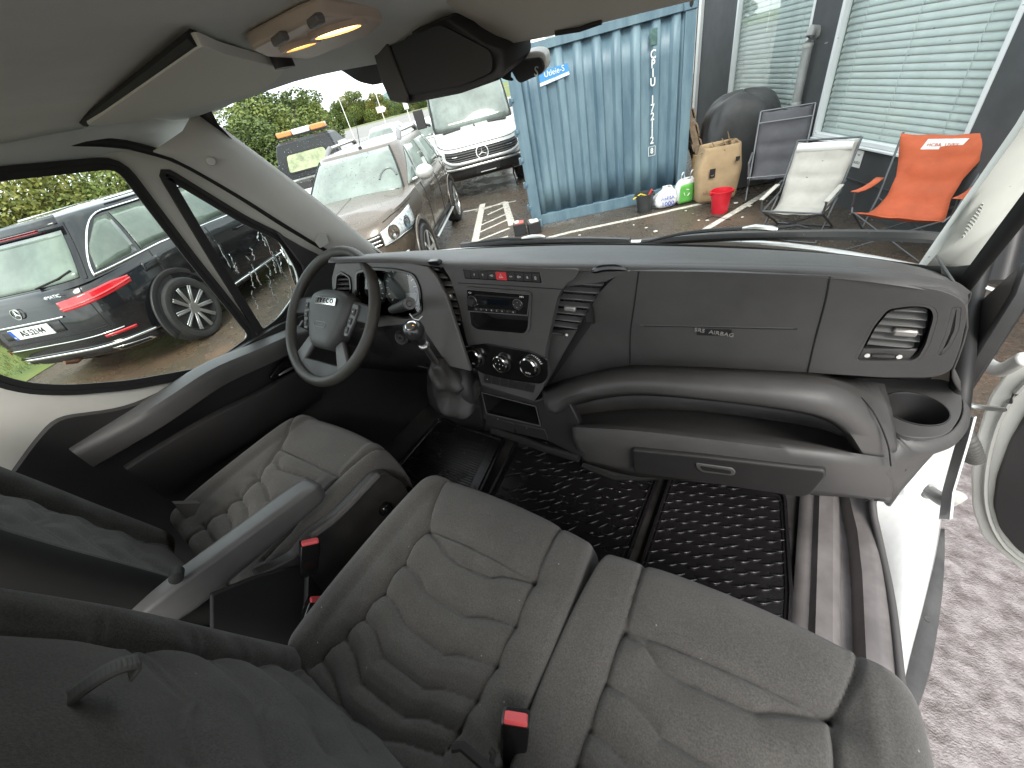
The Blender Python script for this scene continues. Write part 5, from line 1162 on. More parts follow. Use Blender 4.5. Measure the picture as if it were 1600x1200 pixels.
for z in (.30, .62, .95, 1.30, 1.66):                              # door gear on the far left corner
    bm = NB(); box(bm, (-.012, .08, z), (.05, .07, .09)); box(bm, (.010, -.012, z+.02), (.035, .03, .045)); ob('door_hinge', bm, BLU, con, bev=.006)
CX = M.Translation((1.985, .030, 0)) @ M.Rotation(radians(90), 4, 'X')
for i, ch in enumerate('CPIU 172112'):
    if ch != ' ': text('number_letter', ch, .125, WTX, con, M.Translation((1.845, .031, 1.77-.094*i)) @ M.Rotation(radians(90), 4, 'X'), .002, sx=.8, bold=.0025)
text('number_letter', '8', .10, WTX, con, M.Translation((1.845, .031, .70)) @ M.Rotation(radians(90), 4, 'X'), .002, sx=.8, bold=.002)
bm = NB(); ringstrip(bm, [V((1.845+x, .031, .70+y)) for x, y in ((-.042, -.055), (.042, -.055), (.042, .055), (-.042, .055))], .008, (0, -.002, 0)); ob('number_box', bm, WTX, con)
bm = NB(); prism(bm, [(1.80, .030, 1.86), (1.89, .030, 1.86), (1.89, .030, 2.02), (1.80, .030, 2.02)], (0, -.008, 0)); ob('data_plate', bm, mat('plate_green', (.06, .12, .11), .5, var=.4, vscale=20), con, bev=.004)
bm = NB(); prism(bm, [(.40, .028, 1.74), (.80, .028, 1.79), (.78, .028, 1.91), (.40, .028, 1.90)], (0, -.006, 0)); ob('sticker', bm, mat('sticker_blue', (.05, .24, .50), .4), con)
bm = NB(); prism(bm, [(.40, .019, 1.745), (.79, .019, 1.793), (.785, .019, 1.825), (.40, .019, 1.78)], (0, -.001, 0)); ob('sticker_band', bm, WTX, con)
text('sticker_lettering', 'Utleie-S', .088, WTX, con, M.Translation((.60, .0185, 1.862)) @ M.Rotation(radians(90), 4, 'X') @ M.Rotation(radians(4), 4, 'Z'), .001, sx=.95)
text('sticker_lettering', 'tlf. 22 1', .04, mat('print_blue', (.05, .2, .5), .5), con, M.Translation((.60, .0175, 1.788)) @ M.Rotation(radians(90), 4, 'X') @ M.Rotation(radians(8), 4, 'Z'), .0006)

# ---- workshop wall with venetian blinds ----
DG = mat('wall_dark', (.048, .052, .054), .7, bump=.3, bscale=60, var=.15, vscale=3)
bl = empty('workshop_building', V((.93, 5.95, 0)), atan2(E2.y, E2.x), 'dark grey workshop wall with two blind-covered windows behind the camping chairs', 'building')
# local: +x away along the wall, +y = -E1 (towards the yard)
wins = [(-1.28, .66, .62, 2.9), (1.14, 3.14, .62, 2.9)]
bm = NB(); panel(bm, [(-7, 0, 0), (4.45, 0, 0), (4.45, 0, 3.6), (-7, 0, 3.6)], [[(a, 0, c), (b, 0, c), (b, 0, d), (a, 0, d)] for a, b, c, d in wins], (0, -.25, 0), n=V((0, 1, 0))); ob('wall', bm, DG, bl)
FRM = mat('window_frame', (.62, .64, .64), .4); BLD = mat('blind_white', (.55, .55, .565), .5, var=.06, vscale=3)
for a, b, c, d in wins:
    bm = NB()
    for p, q in (((a+.02, -.03, c), (a+.02, -.03, d)), ((b-.02, -.03, c), (b-.02, -.03, d))): bar(bm, p, q, .045, .07, up=(0, 1, 0))
    for p, q in (((a+.045, -.03, c+.02), (b-.045, -.03, c+.02)), ((a+.045, -.03, d-.02), (b-.045, -.03, d-.02))): bar(bm, p, q, .07, .04)
    f_ = ob('window', bm, FRM, bl, bev=.004)
    n_s = int((d-c-.08)/.056); me = None
    for k in range(n_s):
        z = c+.065+.056*k
        if me is None:
            bm = NB(); R = []
            for u in np.linspace(-1, 1, 5): R.append([V((x, .012*(1-u*u)-.012*u*.9, .030*u)) for x in np.linspace(a+.05, b-.05, 8)])
            grid(bm, R); s_ = ob('blind_slat', bm, BLD, f_, solid=.0015); me = s_.data; s_.location = (0, -.085, z)
        else: s2 = s_.copy(); C.objects.link(s2); s2.location = (0, -.085+random.uniform(-.002, .002), z); s2.rotation_euler = (random.uniform(-.05, .05), 0, 0)
    for x in ((a+.30), (a+b)/2, (b-.30)):
        bm = NB(); tube(bm, [(x, -.062, c+.05), (x, -.062, d-.05)], .003, 5); ob('blind_cord', bm, FRM, f_)
    bm = NB(); prism(bm, [(a+.04, -.045, c+.04), (b-.04, -.045, c+.04), (b-.04, -.045, d-.04), (a+.04, -.045, d-.04)], (0, -.005, 0)); ob('window_pane', bm, GLS, f_)
    bm = NB(); box(bm, ((a+b)/2, .012, c-.012), (b-a-.02, .05, .02)); ob('window_sill', bm, FRM if a < 0 else DG, f_, bev=.004)
bm = NB(); tube(bm, spline([(.99, -.02, 1.58), (.99, .055, 1.64), (.98, .085, 1.60), (.98, .085, 1.52), (.985, .085, 1.0), (.985, .085, .52), (.985, .085, .44), (.985, .085, .36)], 26), .048, 12); ob('downpipe', bm, mat('pipe_grey', (.24, .25, .24), .45, var=.15, vscale=6), bl)
for z in (1.50, .95, .40): bm = NB(); lathe(bm, [(.052, -.018), (.055, 0), (.052, .018)], 16, M.Translation((.985, .085, z))); ob('pipe_clip', bm, mat('pipe_clip_grey', (.34, .35, .33), .45), bl)
bm = NB(); box(bm, (4.52, .0, 1.8), (.12, .10, 3.6)); ob('corner_trim', bm, mat('trim_white', (.70, .70, .67), .5), bl, bev=.006)
bm = NB(); box(bm, (4.68, -.05, 1.8), (.14, .12, 3.6)); ob('door_frame', bm, PLD, bl)
bm = NB(); prism(bm, [(-.14, .004, .42), (-.26, .004, .42), (-.26, .004, .58), (-.14, .004, .58)], (0, .004, 0)); ob('wall_notice', bm, WTX, bl)
text('notice_lettering', 'auto', .05, PLM, bl, M.Translation((-.20, .0085, .47)) @ M.Rotation(radians(180), 4, 'Z') @ M.Rotation(radians(90), 4, 'X'), .0006)
text('notice_lettering', 'vei', .035, PLM, bl, M.Translation((-.20, .0085, .54)) @ M.Rotation(radians(180), 4, 'Z') @ M.Rotation(radians(90), 4, 'X'), .0006)
bm = NB(); box(bm, (-1.2, .006, .30), (11.3, .012, .012)); ob('base_strip', bm, DG, bl)
# office block seen over the container
of = empty('office_block', YD(-2, 22), YA, 'pale office building with large panes showing above the container', 'building')
bm = NB(); box(bm, (15.5, 3, 3.4), (22, 6, 6.8)); ob('wall', bm, mat('office_wall', (.55, .56, .55), .6), of)
for fz in (1.5, 4.2):
    for k in range(9):
        bm = NB(); box(bm, (5.9+2.4*k, -.03, fz+.4), (1.9, .10, 1.9)); f_ = ob('window', bm, PLD, of, bev=.02)
        bm = NB(); box(bm, (5.9+2.4*k-.45, -.09, fz+.4), (.8, .03, 1.7)); box(bm, (5.9+2.4*k+.45, -.09, fz+.4), (.8, .03, 1.7)); ob('window_pane', bm, mat('pane_pale', (.25, .30, .31), .06, spec=.8), f_)

# ---- pallets, sack, bags, buckets ----
def pallet(loc, rz, tilt, col, label):
    o_ = empty('wooden_pallet', loc, 0, label, 'pallet', 'pallets leaning beside the container'); o_.rotation_euler = (tilt, 0, rz)
    wm = mat('pallet_wood', col, .8, bump=.4, bscale=90, var=.3, vscale=14, stretch=(6, 1, 1))
    for k in range(7): bm = NB(); box(bm, (0, .02, .07+k*.20), (.78, .02, .12)); ob('deck_board', bm, wm, o_, bev=.003, seg=1)
    for x in (-.34, 0, .34):
        bm = NB(); box(bm, (x, .085, .67), (.09, .08, 1.32)); ob('bearer', bm, wm, o_, bev=.003, seg=1)
    for k in range(3): bm = NB(); box(bm, (0, .135, .07+k*.6), (.78, .018, .10)); ob('bottom_board', bm, wm, o_, bev=.003, seg=1)
    return o_
pallet(YD(3.02, .80), YA+pi/2-.12, -.40, (.40, .24, .10), 'fresh orange-brown wooden pallet leaning behind the paper sack')
pallet(YD(2.84, .42), YA+pi/2-.20, -.30, (.20, .14, .09), 'weathered dark wooden pallet leaning in front of the fresh one')
cb = empty('wooden_crate', YD(2.60, -.02), YA+.1, 'small wooden crate behind the paper sack', 'crate')
wm = mat('crate_wood', (.42, .26, .12), .8, bump=.3, bscale=80, var=.25, vscale=14)
for k in range(4):
    bm = NB(); box(bm, (0, -.13, .10+k*.11), (.30, .02, .09)); box(bm, (0, .13, .10+k*.11), (.30, .02, .09)); ob('crate_slat', bm, wm, cb, bev=.002, seg=1)
for x in (-.14, .14): bm = NB(); box(bm, (x, 0, .27), (.02, .24, .50)); ob('crate_end', bm, wm, cb, bev=.002, seg=1)

def crumple(bm, amp, f, seed):
    r_ = random.Random(seed); ph = [r_.uniform(0, 6) for _ in range(9)]
    for v in bm.verts:
        c = v.co; d = amp*(sin(c.x*f+ph[0]+c.z*f*.7)+sin(c.y*f*1.3+ph[1]-c.z*f)+.6*sin((c.x+c.y)*f*2.3+ph[2]+c.z*f*1.9)+.5*sin(c.z*f*3.1+ph[3]+c.x*f*2))
        v.co += V((c.x, c.y, 0)).normalized()*d if (c.x or c.y) else V((0, 0, d))
def sack(loc, rz, secs, mt, name, parent=None, n=40, amp=.008, f=14, seed=1, pw=.35):
    """closed-bottom soft bag: secs = (z, half x, half y, x offset)"""
    bm = NB(); rs = []
    for z, a, b, ox in secs: rs.append([V((ox+a*math.copysign(abs(cos(t))**pw, cos(t)), b*math.copysign(abs(sin(t))**pw, sin(t)), z)) for t in np.linspace(0, 2*pi, n, endpoint=False)])
    vv = rings(bm, rs, caps=False); bm.faces.new(vv[0]); crumple(bm, amp, f, seed); return bm
ps = empty('paper_sack', YD(2.58, -.42), YA-.15, 'large brown paper garden sack with rolled open top beside the container', 'sack')
PAP = mat('kraft_paper', (.36, .25, .14), .75, bump=.5, bscale=25, var=.12, vscale=6)
bm = sack(None, 0, [(.0, .25, .19, 0), (.05, .26, .20, 0), (.15, .265, .205, 0), (.3, .27, .21, 0), (.42, .265, .205, 0), (.52, .255, .20, .01), (.60, .24, .185, .015), (.66, .235, .17, .02), (.70, .225, .16, .02), (.67, .21, .15, .02), (.60, .20, .14, .02)], None, 's', amp=.009, f=11, seed=4)
ob('sack_body', bm, PAP, ps, ang=25, sub=1)
bm = NB()
for k in range(14): c = V((random.uniform(-.15, .18), random.uniform(-.1, .1), .60+random.uniform(0, .10))); d = V((random.uniform(-1, 1), random.uniform(-1, 1), random.uniform(-.2, .5))).normalized()*.12; tube(bm, [c-d, c, c+d], [.008, .012, .004], 5)
ob('garden_waste', bm, mat('dry_twigs', (.20, .13, .07), .9), ps)
for x, z, w2, h2 in ((-.10, .40, .035, .055), (.185, .52, .024, .030)):
    bm = NB(); prism(bm, [(x-w2, -.235, z-h2), (x+w2, -.235, z-h2), (x+w2, -.235, z+h2), (x-w2, -.235, z+h2)], (0, -.002, 0)); o_ = ob('printed_square', bm, PLM, ps)
    bm = NB(); tube(bm, [(x+.018*cos(t), -.2385, z-.01+.02*sin(t)) for t in np.linspace(-2.6, -.2, 7)], .003, 4); ob('printed_mark', bm, PAP, ps)
text('sack_lettering', 'a&t', .07, mat('sack_print', (.22, .14, .07), .8), ps, M.Translation((-.15, -.236, .17)) @ M.Rotation(radians(90), 4, 'X'), .001)

def bucket(loc, r, h, colm, label, extra=None):
    o_ = empty('bucket', loc, .4, label, 'bucket')
    bm = NB(); lathe(bm, [(0, .004), (r*.76, .0), (r*.78, .01), (r*.97, h*.93), (r*1.05, h*.94), (r*1.05, h), (r*.96, h), (r*.93, h*.9), (r*.74, .02), (0, .02)], 36, caps=False); ob('bucket_body', bm, colm, o_, ang=45)
    bm = NB(); tube(bm, [(r*1.06*cos(t), r*1.06*sin(t), h*.95-.03*abs(sin(t))) for t in np.linspace(-.3, pi+.3, 18)], .004, 6); ob('bucket_handle', bm, colm, o_)
    for sg in (-1, 1): bm = NB(); box(bm, (sg*r*1.04, 0, h*.9), (.02, .05, .05)); ob('handle_lug', bm, colm, o_, bev=.006)
    return o_
bk = bucket(P(1124, 331, z=0), .125, .27, mat('bucket_red', (.58, .015, .03), .35, var=.1, vscale=8), 'bright red plastic bucket standing before the paper sack')
gb_ = bucket(P(1007, 330, z=0), .125, .25, mat('bucket_grey', (.035, .038, .038), .5, var=.2, vscale=8), 'dark grey bucket with yellow and red tools standing against the container')
bm = NB(); tube(bm, [(-.16, -.03, .20), (-.06, -.05, .26), (.05, 0, .20)], .010, 6); ob('tool_handle', bm, mat('tool_yellow', (.75, .58, .05), .4), gb_)
bm = NB(); tube(bm, [(.02, .0, .15), (.10, -.02, .29)], .014, 6); ob('tool_handle', bm, mat('tool_red', (.6, .05, .04), .4), gb_)
WB = mat('plastic_bag_white', (.72, .72, .72), .4, bump=.6, bscale=30, bdist=.006)
wb_ = empty('plastic_bag', P(1038, 323, z=0), YA, 'white knotted plastic bag with blue print between the buckets', 'bag')
bm = sack(None, 0, [(0, .13, .10, 0), (.05, .17, .13, 0), (.14, .16, .12, 0), (.21, .11, .08, .01), (.25, .05, .04, .02), (.28, .07, .05, .03), (.27, .02, .02, .03)], None, 's', amp=.012, f=24, seed=9, pw=.7); ob('bag_body', bm, WB, wb_, ang=30, sub=1)
BP = mat('print_navy', (.02, .05, .35), .5)
for s_, z, sz in (('REMA', .155, .07), ('1000', .075, .085)): text('bag_lettering', s_, sz, BP, wb_, M.Translation((0, -.155 if z < .1 else -.148, z)) @ M.Rotation(radians(84), 4, 'X'), .002, sx=1.05)
gbag = empty('plastic_bag', P(1068, 317, z=0)+V((.02, .05, 0)), YA+.25, 'green and white shopping bag with recycling arrows leaning on the container', 'bag')
bm = sack(None, 0, [(0, .15, .07, 0), (.05, .17, .09, 0), (.2, .165, .09, 0), (.28, .15, .08, 0), (.33, .12, .05, 0), (.30, .08, .03, 0)], None, 's', amp=.008, f=20, seed=12, pw=.5); ob('bag_body', bm, WB, gbag, ang=30, sub=1)
for sg in (-.07, .07): bm = NB(); tube(bm, spline([(sg-.03, 0, .30), (sg-.02, -.01, .39), (sg+.02, .01, .40), (sg+.03, 0, .30)], 10), .010, 5, flat=.4); ob('bag_handle', bm, WB, gbag)
bm = NB(); grid(bm, [[V((x, -.098-.012*sin(8*x+z*9)-.006*cos(21*x), z)) for x in np.linspace(-.165, .035, 10)] for z in np.linspace(.02, .27, 8)]); ob('green_print', bm, mat('print_green', (.12, .42, .08), .45), gbag, solid=.002)
bm = NB()
for k in range(3):
    a = pi/2+2*pi*k/3; c = V((-.07, -.117, .16))
    p = [c+V((.045*cos(a+d), 0, .045*sin(a+d))) for d in (-.75, .25)]; tube(bm, [p[0], p[1], p[1]+V((.016*cos(a-1.8), 0, .016*sin(a-1.8)))], .006, 4)
ob('recycling_arrows', bm, WTX, gbag)
for i, (px, py, cap, lb) in enumerate(((812, 366, (.65, .12, .10), 'car battery with red and white top beside the container corner'), (834, 364, (.75, .75, .75), 'car battery with white top against the container corner'))):
    o_ = empty('car_battery', P(px, py, z=0)+E1*.02, YA+.15*i, lb, 'battery')
    bm = NB(); box(bm, (0, 0, .085), (.19, .15, .17)); ob('battery_case', bm, mat('battery_black', (.018, .018, .02), .45), o_, bev=.008)
    bm = NB(); box(bm, (.01, 0, .178), (.13, .13, .018)); ob('battery_label', bm, mat('battery_top', cap, .4), o_, bev=.004)
    bm = NB(); box(bm, (-.03, 0, .19), (.06, .12, .012)); ob('battery_lid', bm, mat('battery_lid', (.7, .7, .68), .4), o_, bev=.003)
    for x in (-.07, .07): bm = NB(); lathe(bm, [(.01, 0), (.009, .02), (0, .02)], 10, M.Translation((x, -.045, .17))); ob('terminal', bm, ALU, o_)
# covered barbecue
bq = empty('covered_barbecue', YD(3.06, .14), YA-.25, 'barbecue under a creased black cover against the blind window', 'barbecue')
BC = mat('cover_black', (.030, .030, .031), .55, bump=.4, bscale=40, bdist=.004, var=.2, vscale=5)
bm = NB(); rs = []
for z, a, b, pw in ((.02, .52, .34, .5), (.25, .50, .33, .5), (.5, .49, .33, .5), (.72, .47, .32, .55), (.86, .46, .31, .6), (.95, .43, .29, .6), (1.04, .37, .25, .65), (1.10, .27, .18, .75), (1.125, .12, .09, .9), (1.13, .01, .01, 1)):
    rs.append([V((a*math.copysign(abs(cos(t))**pw, cos(t))*(1+.05*sin(9*t+z*6)*(1.25-z)+.02*sin(17*t-z*9)), b*math.copysign(abs(sin(t))**pw, sin(t))*(1+.07*sin(7*t-z*5)*(1.25-z)+.03*sin(15*t+z*8)), z+.03*sin(3*t+1)*z)) for t in np.linspace(0, 2*pi, 56, endpoint=False)])
rings(bm, rs); ob('cover', bm, BC, bq, ang=70)
bm = NB(); box(bm, (-.20, -.26, .93), (.13, .02, .03), M.Rotation(.5, 3, 'X')); ob('cover_tag', bm, WTX, bq)
for x in (-.36, .36): bm = NB(); lathe(bm, [(.05, -.015), (.05, .015)], 14, axis((x, -.2, .05), (1, 0, 0))); ob('wheel', bm, PLM, bq)

# ---- camping chairs ----
def tubes(name, par, mt, *paths, r=.011): 
    bm = NB()
    for p in paths: tube(bm, p, r, 8)
    return ob(name, bm, mt, par, ang=60)
FRMG = mat('chair_frame', (.10, .105, .11), .35, metal=.6)
FRMD = mat('chair_frame_grey', (.20, .20, .21), .4, metal=.5)
def sling(name, par, mt, prof, wprof, sag=.03, n=12, pads=0):
    """fabric hung along prof (y, z) with half-widths"""
    bm = NB(); R = []
    P_ = spline([V((0, y, z)) for y, z in prof], 34); Wp = np.interp(np.linspace(0, 1, 34), np.linspace(0, 1, len(wprof)), wprof)
    for i, p in enumerate(P_):
        d = (P_[min(i+1, 33)]-P_[max(i-1, 0)]).normalized(); nn = V((0, -d.z, d.y))
        if nn.z < 0 and i < 10: nn = -nn
        puff = .022*abs(sin(pi*pads*i/33))**.6 if pads else .007*sin(i*1.1)+.010*sin(i*.43+2)
        R.append([p+V((Wp[i]*u, 0, 0))-V((0, 1, .5)).normalized()*sag*(u*u-1)*-1*.5+nn*puff*(1-u**4)+V((0, .006*sin(u*5+i*.5), .004*sin(u*9+i*.7))) for u in np.linspace(-1, 1, n)])
    grid(bm, R); return ob(name, bm, mt, par, ang=70, solid=.006)
# local: chair faces -y
def chair_light(loc, rz):
    o_ = empty('camping_chair', loc, rz, 'light grey padded folding chair in the middle of three camping chairs', 'chair', 'camping chairs by the workshop wall')
    fab = mat('chair_cream', (.42, .40, .36), .85, bump=.4, bscale=60, var=.08, vscale=6)
    prof = [(-.27, .36), (-.10, .31), (.06, .30), (.18, .40), (.27, .58), (.36, .78), (.43, .93)]
    s_ = sling('sling', o_, fab, prof, [.235, .24, .25, .26, .27, .28, .27], pads=6)
    bm = NB(); rs = []
    for u in np.linspace(-1, 1, 9): rs.append([V((u*.25, .375+.032*cos(t), .885+.05*sin(t)*(1-.15*u**4))) for t in np.linspace(0, 2*pi, 14, endpoint=False)])
    rings(bm, rs); ob('headrest', bm, mat('chair_white', (.70, .70, .67), .8, bump=.3, bscale=50), s_, ang=60)
    for sg in (-1, 1):
        x = sg*.285
        tubes('frame_side', o_, FRMG, [(x, .44, .95), (x, .20, .44), (x*.97, -.27, .37)], [(x, -.25, .36), (x, .30, .015)], [(x, .16, .40), (x, -.22, .015)])
        tubes('arm', o_, FRMG, [(x*1.05, -.30, .50), (x*1.05, .24, .56)], [(x*1.05, -.28, .50), (x*1.02, -.27, .37)])
        bm = NB(); bar(bm, (x*1.05, -.30, .512), (x*1.05, .12, .552), .045, .012); ob('arm_strap', bm, fab, o_, bev=.003)
    tubes('frame_bar', o_, FRMG, [(-.285, .44, .95), (.285, .44, .95)], [(-.28, -.27, .37), (.28, -.27, .37)], [(-.285, .30, .015), (.285, .30, .015)], [(-.285, -.22, .015), (.285, -.22, .015)])
    tubes('cross_leg', o_, FRMG, [(-.28, -.26, .36), (.28, .05, .02)], [(.28, -.26, .36), (-.28, .05, .02)], r=.009)
    return o_
def chair_orange(loc, rz):
    o_ = empty('camping_chair', loc, rz, 'orange high-backed folding chair with a white label nearest the van', 'chair', 'camping chairs by the workshop wall')
    fab = mat('chair_orange', (.46, .095, .034), .75, bump=.4, bscale=40, var=.12, vscale=5)
    prof = [(-.30, .40), (-.14, .36), (.02, .33), (.14, .38), (.23, .55), (.31, .75), (.39, .97)]
    s_ = sling('sling', o_, fab, prof, [.30, .285, .25, .205, .21, .26, .31], sag=.06)
    bm = NB(); prism(bm, [(-.13, .318, .85), (.10, .318, .85), (.13, .340, .93), (-.11, .340, .93)], (0, -.006, 0)); ob('label_patch', bm, WTX, s_)
    text('label_lettering', 'HCB&  UVEY', .034, mat('label_print', (.55, .10, .04), .6), s_, M.Translation((-.005, .318, .885)) @ M.Rotation(radians(75), 4, 'X'), .001)
    for sg in (-1, 1):
        x = sg*.30
        tubes('frame_side', o_, FRMG, [(x, .40, .98), (x*.9, .20, .45), (x*.95, .02, .015)], [(x, -.30, .40), (x*.9, .26, .015)], [(x*1.08, -.30, .60), (x*1.08, -.26, .44), (x, -.30, .40)], r=.009)
        bm = NB(); grid(bm, [[V((x*1.08+.03*u, y, .60-.025*sin(pi*(y+.32)/.62)+.004*sin(40*y))) for u in (-1, 0, 1)] for y in np.linspace(-.32, .30, 9)]); ob('arm_strap', bm, fab, o_, solid=.006)
    tubes('cross_leg', o_, FRMG, [(-.29, -.30, .40), (.26, -.28, .015)], [(.29, -.30, .40), (-.26, -.28, .015)], [(-.28, .24, .42), (.28, .28, .015)], [(.28, .24, .42), (-.28, .28, .015)], r=.008)
    return o_
def chair_dark(loc, rz):
    o_ = empty('camping_chair', loc, rz, 'dark grey padded folding chair standing in front of the covered barbecue', 'chair', 'camping chairs by the workshop wall')
    fab = mat('chair_dark', (.085, .082, .09), .8, bump=.4, bscale=60, var=.1, vscale=6)
    prof = [(-.26, .34), (-.08, .28), (.08, .27), (.16, .36), (.22, .56), (.27, .76), (.33, .96)]
    s_ = sling('sling', o_, fab, prof, [.24, .25, .25, .25, .26, .265, .25], pads=6)
    for sg in (-1, 1):
        x = sg*.275
        FD = FRMD
        tubes('frame_side', o_, FD, [(x, .34, .97), (x, .18, .44), (x, -.02, .015)], [(x, -.26, .36), (x, .30, .03)], r=.011)
        tubes('arm', o_, FD, [(x*1.06, -.26, .52), (x*1.06, .20, .54)], [(x*1.06, -.22, .52), (x, -.20, .36)], r=.012)
    tubes('frame_bar', o_, FRMD, [(-.275, .35, .97), (.275, .35, .97)], [(-.27, .24, .86), (.27, .24, .86)], [(-.275, -.26, .36), (.275, -.26, .36)], r=.008)
    return o_
chair_dark(P(1203, 312, z=0), radians(2)).scale = (1.0, 1.0, .98)
chair_light(P(1238, 372, z=0)+V((.0, .10, 0)), radians(-16)).scale = (.92, .92, .84)
chair_orange(P(1402, 392, z=0)+V((-.04, .04, 0)), radians(-27)).scale = (1.02, .68, .88)

# ---- litter, cable, pebbles ----
LIT = mat('litter_paper', (.62, .58, .50), .8)
for px, py in ((1083, 334), (1092, 345), (1072, 330), (1150, 318), (1170, 322), (1160, 340), (1105, 345), (900, 372), (905, 368), (990, 352), (1010, 356), (1200, 398), (1025, 362), (1245, 395), (768, 332), (760, 300), (788, 305), (830, 315), (745, 330), (758, 345)):
    c = P(px, py, z=.006); bm = NB(); n = random.randint(4, 6); s = random.uniform(.015, .045)
    prism(bm, [c+V((s*random.uniform(.4, 1.1)*cos(2*pi*k/n), s*random.uniform(.4, 1.1)*sin(2*pi*k/n), random.uniform(0, .006))) for k in range(n)], (0, 0, .004))
    tag(ob('litter_scrap', bm, LIT, ang=0), 'small pale scrap of litter lying on the wet yard', 'litter', 'scraps of litter on the yard')
bm = NB(); tube(bm, spline(gz((1102, 343), (1112, 339), (1122, 340), (1135, 343), (1142, 344)), 16), .008, 6); tag(ob('cable_end', bm, PLM), 'thin black cable lying in front of the red bucket', 'cable')
bm = NB(); r_ = random.Random(4)
for k in range(2600):
    if k < 1500: c = V((r_.uniform(1.0, 3.2), r_.uniform(-.6, 2.2), 0))
    else: c = V((r_.uniform(-7, 1.5), r_.uniform(1.5, 9), 0))
    s = r_.uniform(.003, .009)*(1 if k < 1500 else 1.8); a = r_.uniform(0, 6)
    vs4 = [bm.verts.new(c+V((s*cos(a+t), s*sin(a+t), .001))) for t in (0, 2.1, 4.2)]; tp = bm.verts.new(c+V((0, 0, s*.8)))
    for i in range(3): bm.faces.new((vs4[i], vs4[(i+1) % 3], tp))
tag(ob('grit', bm, mat('grit_stone', (.16, .13, .11), .6, var=.5, vscale=40), ang=0), kind='stuff')
